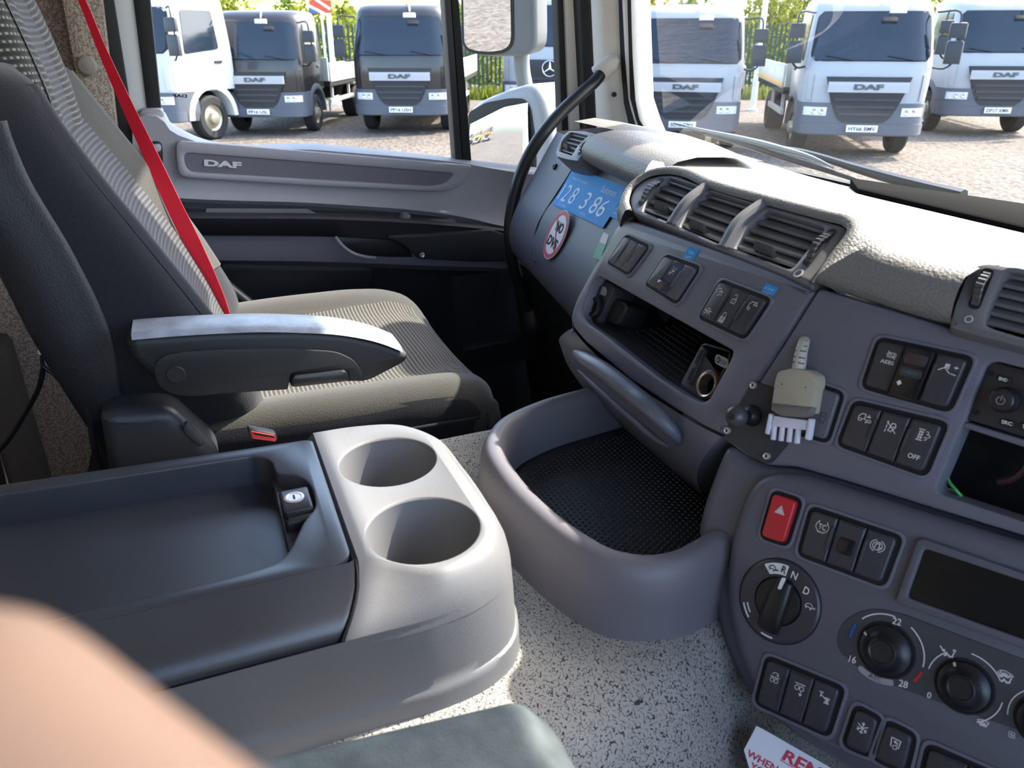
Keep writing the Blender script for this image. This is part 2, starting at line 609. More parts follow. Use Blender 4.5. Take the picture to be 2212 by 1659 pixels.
# engine tunnel: speckled mat on a rounded hump
ZT = -0.442
prof = [(-0.80, -0.97), (-0.80, -0.70), (-0.798, -0.50), (-0.795, -0.452), (-0.785, ZT), (-0.70, ZT), (-0.56, ZT), (-0.42, ZT), (-0.372, ZT - 0.001),
        (-0.350, ZT - 0.010), (-0.325, ZT - 0.045), (-0.285, ZT - 0.14), (-0.25, ZT - 0.25), (-0.235, ZT - 0.40), (-0.232, -0.97)]
P = resample([V((x, 0, z)) for x, z in prof], 56)
rows = []
for k in range(30):
    y = -0.62 + k * (0.55 + 0.62) / 29
    sh = max(0.0, y - 0.27) * 0.55
    rows.append([V((p.x - (sh if p.x > -0.41 else 0), y, p.z + 0.0007 * math.sin(y * 23 + p.x * 31))) for p in P])
struct('floor_tunnel', grid(rows), CARPET, smooth=60, label='speckled grey mat over the engine tunnel')

# ------------------------------------------------------------------ passenger door
door = thing('door_1', 'grey passenger door with long ledge and recessed badge panel', None, (DX, 0.2, -0.95), kind='structure')
def pxl(l, x):
    return [UX(a, b, x) for a, b in l]
NC = 60
# upper trim, from the glass over the sill down to the crease
def drow(l, x):
    return resample(pxl(l, x), NC)
r0 = drow([(286, 250), (300, 238), (352, 236), (366, 262), (400, 283), (700, 311), (1000, 343), (1110, 356), (1250, 372)], -1.665)
r1 = drow([(286, 258), (300, 240), (350, 240), (368, 268), (402, 290), (700, 317), (1000, 347), (1110, 360), (1250, 376)], -1.625)
r2 = drow([(286, 270), (300, 252), (348, 256), (370, 284), (404, 299), (700, 325), (1000, 353), (1110, 372), (1250, 386)], -1.604)
r3 = drow([(286, 320), (310, 318), (350, 320), (372, 330), (404, 334), (700, 350), (1000, 382), (1110, 400), (1250, 412)], -1.607)
r4 = drow([(286, 395), (310, 398), (350, 402), (372, 405), (404, 408), (700, 422), (1000, 450), (1090, 466), (1250, 480)], -1.605)
r5 = drow([(286, 420), (310, 422), (350, 425), (372, 427), (404, 429), (700, 440), (1000, 469), (1085, 488), (1250, 500)], -1.588)
r6 = drow([(286, 431), (310, 432), (350, 434), (372, 435), (404, 437), (700, 448), (1000, 477), (1085, 494), (1250, 508)], -1.600)
part(door, 'upper_trim', grid([r0, r1, r2, r3, r4, r5, r6]), DOORU, smooth=50)
# ledge
s0 = drow([(286, 430), (404, 436), (700, 447), (1000, 476), (1085, 493), (1250, 507)], -1.602)
s1 = drow([(286, 447), (404, 451), (700, 455), (1000, 478), (1085, 494), (1250, 508)], -1.600)
s2 = drow([(286, 460), (404, 464), (720, 468), (1000, 484), (1060, 490), (1250, 510)], -1.535)
s3 = drow([(286, 468), (404, 471), (720, 474), (1000, 490), (1060, 496), (1250, 515)], -1.528)
s4 = drow([(286, 500), (404, 505), (720, 510), (900, 521), (1060, 530), (1250, 545)], -1.540)
s5 = drow([(286, 506), (404, 509), (720, 513), (900, 524), (1060, 533), (1250, 548)], -1.556)
part(door, 'armrest_ledge', grid([s0, s1, s2, s3, s4, s5]), DOORD, smooth=50)
# middle panel
m0 = drow([(286, 504), (404, 508), (720, 512), (900, 520), (1060, 530), (1250, 545)], -1.552)
m1 = drow([(286, 540), (404, 544), (720, 548), (900, 556), (1060, 562), (1250, 575)], -1.550)
m2 = drow([(286, 560), (440, 562), (720, 566), (900, 573), (1090, 580), (1250, 590)], -1.552)
m3 = drow([(286, 568), (440, 570), (720, 575), (900, 582), (1090, 588), (1250, 600)], -1.575)
part(door, 'middle_panel', grid([m0, m1, m2, m3]), DOORM, smooth=50)
# dark front end of the grip that covers the middle panel
L = pxl([(880, 506), (1060, 496), (1092, 506), (1100, 566), (1010, 566), (905, 560), (888, 546), (875, 532), (855, 522), (838, 516), (838, 509)], -1.522)
part(door, 'grip_end', plate(L, V((1, 0, 0)), 0.05, 0.006), DOORD)
# hollow of the pull handle
L = pxl([(724, 510), (838, 514), (862, 522), (884, 540), (893, 556), (840, 556), (790, 553), (765, 546), (742, 532)], -1.547)
part(door, 'pull_handle_recess', plate(L, V((1, 0, 0)), 0.02, 0.003), BLACK)
part(door, 'pull_handle_edge', tube(pxl([(724, 511), (742, 533), (765, 548), (790, 555), (812, 557)], -1.543), 0.0035, 8, 20), DOORU)
# lower door and pocket
l0 = drow([(286, 565), (440, 568), (720, 573), (900, 580), (1090, 586), (1250, 598)], -1.595)
rows = [l0]
for z in (-0.50, -0.70, -0.95):
    rows.append([V((-1.61, p.y, z)) for p in l0])
part(door, 'lower_panel', grid(rows), DOORD)
L = fillet(pxl([(468, 640), (470, 575), (490, 569), (812, 577), (800, 625), (770, 690), (700, 760), (480, 760)], -1.575), [0.01, 0.03, 0.03, 0.02, 0.05, 0.05, 0.02, 0.02], 4)
part(door, 'storage_pocket', plate(L, V((1, 0, 0)), 0.03, 0.006), M('door_pocket', (34, 35, 40), 0.55))
# badge panel: raised outline, sunk centre, lettering
L = fillet(pxl([(380, 303), (700, 330), (1023, 358), (1004, 392), (975, 412), (935, 414), (700, 403), (404, 385), (386, 378), (380, 345)], -1.594), 0.012, 4)
H = fillet(pxl([(396, 330), (700, 353), (984, 375), (962, 396), (930, 402), (700, 389), (412, 372), (400, 360)], -1.594), 0.012, 4)
part(door, 'badge_panel_rim', plate(L, V((1, 0, 0)), 0.008, 0.004, holes=[H], hdepth=0.006), DOORU)
part(door, 'badge_panel', plate([p - V((0.004, 0, 0)) for p in inset(ccw(H, V((1, 0, 0))), V((1, 0, 0)), -0.002)], V((1, 0, 0)), 0.003), DOORM)
Q = pxl([(441, 358), (522, 364), (522, 350), (441, 344)], -1.597)
part(door, 'badge', text_bm('DAF', Q, V((1, 0, 0)), 0.0015, 0.05), CHROME if 0 else M('badge_silver', (214, 214, 216), 0.4), smooth=0)
# catch handle and its recess behind the belt
L = fillet(pxl([(318, 308), (348, 306), (352, 330), (352, 372), (326, 375), (320, 345)], -1.590), 0.012, 4)
part(door, 'release_recess', plate(L, V((1, 0, 0)), 0.02, 0.004), BLACK)
part(door, 'release_lever', plate(fillet(pxl([(326, 312), (347, 311), (349, 328), (330, 331)], -1.583), 0.006, 3), V((1, 0, 0)), 0.008, 0.003), M('silver_plastic', (170, 172, 174), 0.4))
# items on the ledge: window switches, sun patch painted as a lighter slab, screw
L = pxl([(446, 450), (664, 451), (694, 466), (444, 462)], -1.565)
part(door, 'ledge_sun_patch', plate(L, V((0.3, 0, 1)), 0.004), M('ledge_sun_grey', (120, 120, 118), 0.6))
p = UX(874, 470, -1.565)
part(door, 'window_switch', lathe(p, (0, 0.3, 1), [(0.013, -0.01), (0.013, 0.0), (0.010, 0.008), (0.004, 0.012)], 16), DOORM)
for a in (938, 966):
    p = UX(a, 476, -1.56)
    part(door, 'window_switch', box((p.x - 0.012, p.y - 0.016, p.z - 0.01), (p.x + 0.012, p.y + 0.016, p.z + 0.002), 0.003), DOORM)
p = UX(912, 551, -1.520)
part(door, 'screw', lathe(p, (1, 0, 0), [(0.0055, 0), (0.0055, 0.001), (0.004, 0.002), (0.0015, 0.001)], 16), STEEL)
part(door, 'lock_post', plate(fillet(pxl([(300, 236), (352, 234), (356, 262), (300, 268)], -1.612), 0.01, 4), V((1, 0, 0)), 0.05, 0.006), DOORU)
# window frame strips: (left-bottom, right-bottom, right-top, left-top) in the photograph, carried up to the roof
def strip(nm, q, x, mat, th=0.03, bev=0.004, z=ZR - 0.02, root=door, down=0.0):
    a, b, c, d = [UX(px, py, x) for px, py in q]
    if down:
        a2 = a + (a - d).normalized() * down; b2 = b + (b - c).normalized() * down
    else: a2, b2 = a, b
    return part(root, nm, plate([a2, b2, up_to(c, b, z), up_to(d, a, z)], V((1, 0, 0)), th, bev), mat)
strip('rear_window_frame', [(318, 242), (349, 240), (325, 0), (288, 0)], -1.635, RUBBER)
strip('window_divider', [(984, 352), (1000, 353), (975, 0), (960, 0)], -1.640, TRIMD, down=0.03)
strip('window_divider', [(1000, 353), (1020, 354), (992, 0), (975, 0)], -1.648, RUBBER, down=0.03)
strip('front_window_frame', [(1214, 282), (1231, 282), (1220, 0), (1204, 0)], -1.640, RUBBER, down=0.06)
strip('front_door_post', [(1231, 282), (1268, 282), (1254, 0), (1220, 0)], -1.632, CREAM, down=0.08)
strip('front_door_seal', [(1266, 284), (1292, 284), (1280, 0), (1252, 0)], -1.60, RUBBER, down=0.08)
L = [V((-1.64, -0.3, 0.48)), V((-1.64, 0.80, 0.48)), V((-1.64, 0.80, ZR)), V((-1.64, -0.3, ZR))]
part(door, 'top_window_frame', plate(L, V((1, 0, 0)), 0.03), RUBBER)
# side glass with its etched mark
q = [UX(300, 300, -1.672), UX(992, 372, -1.672), up_to(UX(968, 0, -1.672), UX(992, 340, -1.672), ZR - 0.05), up_to(UX(300, 0, -1.672), UX(335, 250, -1.672), ZR - 0.05)]
win = struct('window_1', plate(q, V((1, 0, 0)), 0.004), GLASS2, label='side window of the passenger door')
q2 = [UX(1002, 380, -1.672), UX(1226, 392, -1.672), up_to(UX(1208, 0, -1.672), UX(1222, 270, -1.672), ZR - 0.05), up_to(UX(980, 0, -1.672), UX(1005, 340, -1.672), ZR - 0.05)]
struct('window_2', plate(q2, V((1, 0, 0)), 0.004), GLASS2, label='quarter window in front of the divider bar')
Q = [UX(a, b, -1.670) for a, b in ((404, 211), (373, 210), (373, 203), (404, 204))]
part(win, 'glass_mark', text_bm('DAF', Q, V((1, 0, 0)), 0.0002, 0.04), BLACKM, smooth=0)
# B pillar: speckled liner, seal, white painted post, round fixing stud
bp = thing('trim_1', 'speckled liner and white post behind the passenger door', None, (-1.62, -0.1, -0.5), kind='structure')
strip('pillar_liner', [(188, 300), (256, 290), (222, 0), (130, 0)], -1.60, FELT, th=0.05, bev=0.01, root=bp, down=0.35)
strip('pillar_seal', [(250, 285), (290, 285), (245, 0), (212, 0)], -1.615, RUBBER, th=0.04, root=bp, down=0.1)
strip('pillar_post', [(272, 262), (322, 262), (292, 0), (238, 0)], -1.64, PILW, th=0.05, root=bp, down=0.1)
p = UX(188, 142, -1.598)
part(bp, 'stud', lathe(p, (1, 0, 0), [(0.0165, 0), (0.0165, 0.004), (0.013, 0.008), (0.006, 0.0095), (0.0005, 0.010)], 24), M('stud', (142, 136, 128), 0.5))
# rear corner lining behind the seat
L = [V((-1.64, -0.60, -1.0)), V((-1.64, -0.14, -1.0)), V((-1.64, -0.10, ZR)), V((-1.64, -0.60, ZR))]
part(bp, 'side_lining', plate(L, V((1, 0, 0)), 0.03), FELT)
# A pillar
ap = thing('trim_2', 'cream moulded pillar between quarter window and windscreen', None, (-1.5, 0.85, -0.3), kind='structure')
XL, XR_ = -1.575, -1.44
lt, lb = UX(1277, 0, XL), UX(1289, 276, XL)
rt, rb = UX(1362, 0, XR_), UX(1374, 276, XR_)
rows = []
for z in (ZR, 0.2, 0.05, -0.05, -0.12, -0.16, -0.185, -0.21, -0.24):
    a = lb + (lt - lb) * ((z - lb.z) / (lt.z - lb.z))
    b = rb + (rt - rb) * ((z - rb.z) / (rt.z - rb.z))
    fl = max(0.0, (-0.13 - z)) * 0.5
    b = b + V((fl * 1.3, fl * 0.2, 0))
    mid = a.lerp(b, 0.5)
    rows.append([a + V((-0.03, 0.05, 0)), a, a.lerp(b, 0.07) + V((0.014, -0.012, 0)), a.lerp(b, 0.45) + V((0.018, -0.012, 0)), a.lerp(b, 0.6) + V((0.008, 0.0, 0)), a.lerp(b, 0.93) + V((0.006, -0.004, 0)), b, b + V((-0.01, 0.05, 0))])
part(ap, 'pillar_cover', grid([resample(r, 26) for r in rows]), CREAM, smooth=60)
p = UX(1327, 204, -1.485)
part(ap, 'screw', lathe(p, (0.8, -0.6, 0), [(0.0052, 0), (0.0052, 0.003), (0.003, 0.003), (0.0028, 0.001), (0.0005, 0.001)], 16), TRIMD)
# white lug that carries the grab bar
c0, c1 = UX(1293, 160, -1.50), UX(1331, 128, -1.475)
d = (c1 - c0)
bm = tube([c0 - d * 0.06, c0 + d * 0.12, c0 + d * 0.5, c0 + d * 0.85, c1 + d * 0.12], [0.019, 0.020, 0.019, 0.017, 0.006], 18, 14)
part(ap, 'grab_bar_lug', bm, CREAM)
# windscreen
def wsy(x, z):
    u = (x + 0.5) / 0.95
    return 0.852 - 0.116 * (z + 0.1755) + 0.085 * (1 - u * u)
cols = [XR_ + (XD - 0.06 - XR_) * k / 30 for k in range(31)]
rows = [[V((x, wsy(x, z), z)) for x in cols] for z in (-0.25, -0.2, -0.1, 0.0, 0.15, 0.3, 0.5, ZR)]
ws = struct('window_3', grid(rows), GLASS, smooth=60, label='windscreen with black dotted edge')
# ceramic border: solid line and dotted band
def wband(path, off0, off1, push):
    """band on the screen between two offsets (metres, inwards) from a path of (x, z)"""
    P = resample([V((x, 0, z)) for x, z in path], 70)
    rows = []
    for o in (off0, off1):
        r = []
        for i, p in enumerate(P):
            t = (P[min(i + 1, 69)] - P[max(i - 1, 0)]).normalized()
            nrm = V((-t.z, 0, t.x))
            q = p + nrm * o
            r.append(V((q.x, wsy(q.x, q.z) - push, q.z)))
        rows.append(r)
    return grid(rows)
edge = [(XR_, ZR), (XR_, 0.1), (XR_ + 0.002, -0.10), (XR_ + 0.008, -0.15), (XR_ + 0.03, -0.182), (XR_ + 0.08, -0.197), (XR_ + 0.2, -0.205), (-0.9, -0.215), (-0.5, -0.22), (0.0, -0.22), (0.45, -0.22)]
part(ws, 'black_border', wband(edge, -0.03, 0.007, 0.004), BLACKM)
m, n, b = M_nodes('dotted_border', 0.7)
m.node_tree.nodes.remove(b)
out = m.node_tree.nodes['Material Output']
tv = tex(n, 'ShaderNodeTexVoronoi', 230, 'Object')
tv.inputs['Randomness'].default_value = 0.0
f = mathn(n, 'LESS_THAN', tv.outputs['Distance'], 0.36)
df = n.nodes.new('ShaderNodeBsdfDiffuse'); df.inputs[0].default_value = (0.01, 0.01, 0.01, 1)
tp = n.nodes.new('ShaderNodeBsdfTransparent')
mx = n.nodes.new('ShaderNodeMixShader')
n.links.new(f, mx.inputs[0]); n.links.new(tp.outputs[0], mx.inputs[1]); n.links.new(df.outputs[0], mx.inputs[2]); n.links.new(mx.outputs[0], out.inputs[0])
part(ws, 'dotted_border', wband(edge, 0.007, 0.026, 0.004), m)

# ------------------------------------------------------------------ grab bar
g = thing('grab_handle', 'black curved grab bar fixed to the cream pillar', 'grab handle', (-1.45, 0.7, -0.45))
P = [UX(1304, 150, -1.49), UX(1290, 170, -1.485), UX(1255, 202, -1.47), UX(1215, 240, -1.46), UX(1178, 282, -1.45), UX(1145, 332, -1.44), UX(1122, 385, -1.43), UX(1108, 440, -1.43),
     UX(1101, 500, -1.43), UX(1107, 560, -1.435), UX(1124, 620, -1.45), UX(1150, 680, -1.46)]
part(g, 'bar', tube(P, 0.0125, 16, 60), M('grab_black', (34, 37, 39), 0.42, (1500, 0.2, 0.0004)))
p = P[-1]
part(g, 'lower_foot', lathe(p, (0.3, 0, -1), [(0.018, -0.02), (0.022, 0.0), (0.024, 0.03), (0.02, 0.04)], 18), TRIMD)

# out-of-view roller blind, added and sized to cut sun on console and seat
sv = thing('added_sun_blind', 'unseen grey roller sun blind added at the top of the windscreen', 'sun blind', (-0.35, 0.74, 0.42))
rows = [[V((x, wsy(x, z) - 0.03, z)) for x in [-1.30 + k * 1.75 / 16 for k in range(17)]] for z in (0.465, 0.53, 0.62, ZR - 0.02)]
part(sv, 'cloth', grid(rows), M('blind_cloth', (90, 90, 92), 0.9))
part(sv, 'bottom_bar', tube(rows[0], 0.008, 8, 30), TRIMD)
# kerb mirror over the passenger side of the windscreen
km = thing('kerb_mirror', 'dark kerb mirror on an arm above the windscreen', 'mirror', (-1.2, 1.15, 0.40))
part(km, 'mirror_housing', box((-1.27, 1.10, 0.33), (-1.02, 1.20, 0.50), 0.035), TRIMD)
part(km, 'arm', tube([V((-1.2, 1.15, 0.49)), V((-1.2, 1.12, 0.62)), V((-1.2, 0.95, 0.72)), V((-1.2, 0.82, 0.76))], 0.014, 10, 16), TRIMD)
# ================================================================== dashboard
U1 = Plane((-0.55, 0.40, -0.26), (1, 0, 0), (0, 0.4, 1))
V1 = Plane(U1.at(1580, 548), (1, 0, 0), (0, 1.3, 1))
c18, s18 = math.cos(math.radians(18)), math.sin(math.radians(18))
S1 = Plane(U1.at(1757, 628), (c18, s18, 0), (-0.093, 0.285, 1))
c20, s20 = math.cos(math.radians(21)), math.sin(math.radians(21))
S2 = Plane(S1.at(1800, 1035, 0.010), (c20, s20, 0), (-0.16, 0.42, 1))
V2 = Plane(S1.at(2080, 716), (c18, s18, 0), (-0.25, 0.76, 1))
V0 = Plane(UY(1240, 318, 0.60), (0.988, -0.154, 0), (0.0, 0.9, 1))
def lpy(x): return 0.55 - 0.156 * (x + 1.0)
LP = Plane((-1.0, 0.55, -0.25), (0.988, -0.154, 0), (0, 0.6, 1))

dash = thing('dashboard', 'dark grey moulded dashboard with padded top below the windscreen', 'dashboard', (-0.55, 0.7, -0.95))
# --- padded top
rows = []
ys = [0.50, 0.56, 0.64, 0.72, 0.80, 0.88, 0.96, 1.02]
zs = [-0.142, -0.138, -0.148, -0.165, -0.186, -0.205, -0.222, -0.235]
cols = [-1.33 + k * (0.52 + 1.33) / 60 for k in range(61)]
def fy(x):
    if x < -1.10: return 0.66
    if x < -0.90: return max(lpy(x) + 0.02, 0.55)
    if x < -0.76:
        u = (x + 0.90) / 0.14; u = u * u * (3 - 2 * u)
        return 0.555 + (0.47 - 0.555) * u
    if x < -0.42: return 0.47
    return 0.48 + 0.325 * (x + 0.42)
for k, (y, z) in enumerate(zip(ys, zs)):
    r = []
    for x in cols:
        s = (y - 0.50) / 0.52
        yy = fy(x) + (1.02 - fy(x)) * s
        r.append(V((x, yy, z - 0.004 * (1 - s) - (0.010 * (1 - s) ** 5 if -0.82 < x < -0.40 else 0))))
    rows.append(r)
part(dash, 'top_pad', grid(rows), PAD, smooth=60)
# --- left pad, above the passenger fascia
prof = [(0.030, -0.196), (0.012, -0.186), (-0.002, -0.176), (-0.004, -0.163), (0.004, -0.150), (0.022, -0.141), (0.05, -0.137), (0.09, -0.139), (0.15, -0.147)]
rows = []
for dy, z in prof:
    rows.append([V((x, lpy(x) + 0.0 + dy, z)) for x in [-1.105 + k * 0.295 / 24 for k in range(25)]])
part(dash, 'passenger_pad', grid(rows), PAD, smooth=60)
# --- passenger fascia with its seam and end strip
def lprof(x0, x1, nx, off=0.0):
    pr = [(-0.172, 0.048), (-0.21, 0.024), (-0.25, 0.0), (-0.31, -0.036), (-0.36, -0.052), (-0.395, -0.047), (-0.42, -0.025), (-0.445, 0.02), (-0.46, 0.09)]
    q = resample([V((0, dy, z)) for z, dy in pr], 30)
    return [[V((x, lpy(x) + p.y - off, p.z)) for x in [x0 + k * (x1 - x0) / nx for k in range(nx + 1)]] for p in q]
part(dash, 'passenger_fascia', grid(lprof(-1.405, -0.70, 26)), DASH, smooth=60)
bm = BM()
e = lprof(-1.405, -1.40, 1)
grid([[r[0] for r in e], [r[0] + V((-0.012, 0.02, 0)) for r in e], [r[0] + V((-0.03, 0.10, 0)) for r in e], [r[0] + V((-0.05, 0.25, 0)) for r in e]], bm)
part(dash, 'end_cap', bm, DASH, smooth=60)
def on_fascia(px, py):
    p = LP.at(px, py)
    pr = [(-0.14, 0.068), (-0.17, 0.048), (-0.25, 0.0), (-0.31, -0.036), (-0.36, -0.052), (-0.395, -0.047), (-0.42, -0.025), (-0.445, 0.02), (-0.46, 0.09)]
    for _ in range(8):
        dy = pr[-1][1]
        for a, b in zip(pr, pr[1:]):
            if b[0] <= p.z <= a[0]: dy = a[1] + (b[1] - a[1]) * (p.z - a[0]) / (b[0] - a[0])
        p = UY(px, py, lpy(p.x) + dy)
    return p
part(dash, 'seam', tube([on_fascia(x, y) for x, y in ((1247, 350), (1226, 384), (1200, 424), (1178, 458), (1163, 486), (1155, 515), (1152, 542), (1158, 566))], 0.0022, 8, 40), GAP)
p = LP.at(1197, 359, 0.003)
part(dash, 'screw', lathe(p, LP.n, [(0.006, -0.002), (0.006, 0.001), (0.004, 0.001), (0.003, -0.001), (0.0005, -0.001)], 16), BLACK)
bm = BM()
grid([[V((x, 0.62, -0.45)) for x in (-1.55, -0.4)], [V((x, 0.70, -0.95)) for x in (-1.55, -0.4)]], bm)
part(dash, 'footwell_panel', bm, BLACKM)
# --- centre fascia
o = [(1348, 474), (1372, 478), (1450, 504), (1580, 550), (1690, 593), (1757, 627), (1670, 760), (1592, 885), (1559, 941), (1513, 919), (1451, 881), (1357, 819),
     (1263, 740), (1236, 709), (1232, 690), (1240, 660), (1264, 612), (1303, 545), (1334, 490)]
cub = fillet(U1.pts([(1292, 594), (1584, 758), (1578, 776), (1551, 826), (1532, 862), (1517, 870), (1482, 853), (1419, 812), (1313, 728), (1270, 698), (1260, 682), (1263, 660), (1280, 612)]),
             [0.008, 0.008, 0.004, 0, 0.008, 0.01, 0, 0, 0, 0.01, 0.01, 0, 0], 4)
part(dash, 'centre_fascia', plate(fillet(U1.pts(o), [0.004] * 5 + [0.003, 0, 0, 0.004, 0, 0, 0, 0, 0.01, 0.004, 0, 0, 0, 0.004], 3), U1.n, 0.16, 0.006, holes=[cub], hdepth=0.012, hbev=0.002), PANEL)
cav = [[p - U1.n * 0.010 for p in ccw(cub, U1.n)]]
cc = sum(cav[0], V()) / len(cav[0])
cav.append([cc + (p - cc) * 0.98 + V((0, 0.05, 0.0)) for p in cav[0]])
cav.append([cc + (p - cc) * 0.90 + V((0, 0.11, 0.0)) for p in cav[0]])
bm = BM(); grid(cav, bm, closed=True)
fill(bm, [[v for v in bm.verts][-len(cub):]])
cb = part(dash, 'storage_cubby', bm, M('cubby_black', (26, 25, 28), 0.55))
# ribbed floor mat of the cubby
q = [U1.at(1313, 727, -0.012), U1.at(1478, 851, -0.012)]
q = [q[0], q[1], q[1] + V((-0.01, 0.09, 0.004)), q[0] + V((0.01, 0.09, 0.004))]
bm = plate([p + V((0, 0, 0.002)) for p in q], V((0, 0, 1)), 0.002)
cm = part(cb, 'cubby_mat', bm, MATM)
bm = BM()
for i in range(26):
    for j in range(10):
        c = bil(q, (i + (j % 2) * 0.5 + 0.4) / 27, (j + 0.5) / 10) + V((0, 0, 0.002))
        bmesh.ops.create_cone(bm, segments=4, radius1=0.0024, radius2=0.0006, depth=0.0014, matrix=Matrix.Translation(c + V((0, 0, 0.0005))))
part(cb, 'mat_diamonds', bm, MATM, kind='stuff')
# left insert with jack, USB slot
o = fillet(U1.pts([(1291, 597), (1329, 617), (1288, 702), (1261, 683)], -0.014), 0.006, 3)
ins = part(cb, 'jack_insert', plate(o, U1.n, 0.03, 0.002), TRIMD)
Qs = U1.pts([(1290, 634), (1310, 640), (1312, 622), (1296, 616)], -0.014)
part(cb, 'fuse_symbol', poly_flat(fillet(Qs, 0.006, 4), U1.n), PRINTG)
c = U1.at(1284, 663, -0.010)
part(cb, 'audio_jack', lathe(c, U1.n, [(0.0125, -0.008), (0.0125, 0.001), (0.0105, 0.003), (0.008, 0.002), (0.0065, -0.001), (0.006, -0.012)], 24, a=U1.a, b=U1.b), BLACK)
Qs = U1.pts([(1300, 694), (1334, 704), (1356, 656), (1324, 640)], -0.022)
part(cb, 'slot_frame', plate(fillet(Qs, 0.005, 3), U1.n, 0.03, 0.003), BLACK)
Qs = U1.pts([(1308, 690), (1325, 694), (1344, 660), (1328, 652)], -0.020)
part(cb, 'slot', plate(fillet(Qs, 0.003, 3), U1.n, 0.002, 0.001), GAP)
# right insert with slots and the twelve volt socket
o = fillet(U1.pts([(1517, 738), (1580, 757), (1575, 778), (1552, 826), (1531, 862), (1515, 868), (1466, 832)], -0.014), [0.006, 0.006, 0, 0, 0.008, 0.008, 0.006], 3)
hc, hl_, hr_ = U1.at(1529, 831, -0.014), U1.at(1506, 831, -0.014), U1.at(1551, 831, -0.014)
rs = (hr_ - hl_).length / 2
part(cb, 'socket_insert', plate(o, U1.n, 0.03, 0.002, holes=[disc_loop(hc, U1.a, U1.b, rs * 0.98, 28)], hdepth=0.03), TRIMD)
Qs = U1.pts([(1478, 825), (1492, 832), (1524, 752), (1513, 747)], -0.012)
sp = part(cb, 'card_slot_panel', plate(fillet(Qs, 0.003, 3), U1.n, 0.004, 0.001), TRIMD)
for (a, b) in ((0.1, 0.42), (0.55, 0.92)):
    part(cb, 'card_slot', plate(fillet(qrect(Qs, 0.3, a, 0.75, b), 0.001, 2), U1.n, 0.0, 0) if 0 else poly_flat(qrect(Qs, 0.3, a, 0.75, b), U1.n, 0.0006), GAP)
Qs = U1.pts([(1545, 783), (1570, 796), (1574, 778), (1548, 766)], -0.014)
lab = part(cb, 'socket_label', poly_flat(fillet(qrect(Qs, -0.05, -0.1, 1.05, 1.1), 0.007, 5), U1.n, 0.0003), PRINTG)
part(cb, 'socket_label_field', poly_flat(fillet(qrect(Qs, 0.05, 0.12, 0.42, 0.9), 0.003, 3), U1.n, 0.0005), TRIMD)
part(cb, 'label_text', text_bm('5A', qrect(Qs, 0.1, 0.3, 0.36, 0.72), U1.n, 0.0008, 0.02), PRINTG, smooth=0)
part(cb, 'label_text', text_bm('12V', qrect(Qs, 0.46, 0.25, 0.95, 0.75), U1.n, 0.0008, 0.01), TRIMD, smooth=0)
part(cb, 'socket_collar', lathe(hc, U1.n, [(rs * 1.04, -0.02), (rs * 1.04, -0.001), (rs * 1.0, 0.001), (rs * 0.9, 0.0015)], 32, a=U1.a, b=U1.b, caps=False), M('socket_brown', (120, 62, 34), 0.4))
part(cb, 'socket_ring', lathe(hc, U1.n, [(rs * 0.92, -0.01), (rs * 0.92, 0.002), (rs * 0.86, 0.003), (rs * 0.74, 0.002), (rs * 0.70, -0.004), (rs * 0.68, -0.035), (0.0005, -0.036)], 32, a=U1.a, b=U1.b, caps=False), M('socket_metal', (190, 176, 160), 0.3, metal=0.9))
part(cb, 'socket_bore', lathe(hc, U1.n, [(rs * 0.67, -0.008), (rs * 0.67, -0.034), (0.0005, -0.0345)], 24, caps=False), GAP)

# --- pull-out drawer below the fascia
seam = resample([U1.at(x, y, -0.002) for x, y in ((1236, 709), (1263, 742), (1357, 821), (1451, 883), (1513, 921), (1558, 943))], 26)
bot = resample([UY(x, y, yy) for x, y, yy in ((1224, 752, 0.40), (1236, 803, 0.42), (1278, 862, 0.43), (1345, 925, 0.43), (1425, 995, 0.43), (1515, 1067, 0.42))], 26)
rows = []
for k in range(15):
    s = k / 14
    rows.append([a.lerp(b, s) + V((0, -0.014 * math.sin(math.pi * min(1, s * 1.05)) ** 0.8 if 0 < s < 0.95 else 0, 0)) for a, b in zip(seam, bot)])
rows.append([b + V((0, 0.12, -0.005)) for b in bot])
dr = part(dash, 'drawer', grid(rows), PANEL, smooth=60)
part(dash, 'drawer_end', grid([[r[-1] for r in rows[:-1]], [r[-1] + V((0.004, 0.02, 0)) for r in rows[:-1]], [r[-1] + V((0.01, 0.12, 0)) for r in rows[:-1]]]), PANEL)
part(dr, 'drawer_handle', tube([UY(x, y, yy) for x, y, yy in ((1244, 764, 0.372), (1262, 776, 0.364), (1310, 806, 0.360), (1365, 850, 0.360), (1425, 902, 0.362), (1458, 938, 0.372), (1464, 962, 0.385))], [0.005, 0.0085, 0.0095, 0.0095, 0.0095, 0.007, 0.002], 14, 40), M('drawer_handle', (98, 101, 112), 0.4, (1500, 0.25, 0.0005)))
part(dr, 'drawer_lip', tube([UY(x, y, yy) for x, y, yy in ((1250, 800, 0.385), (1300, 846, 0.384), (1370, 908, 0.384), (1440, 962, 0.387), (1472, 976, 0.395))], [0.002, 0.004, 0.004, 0.004, 0.001], 10, 30), PANEL)
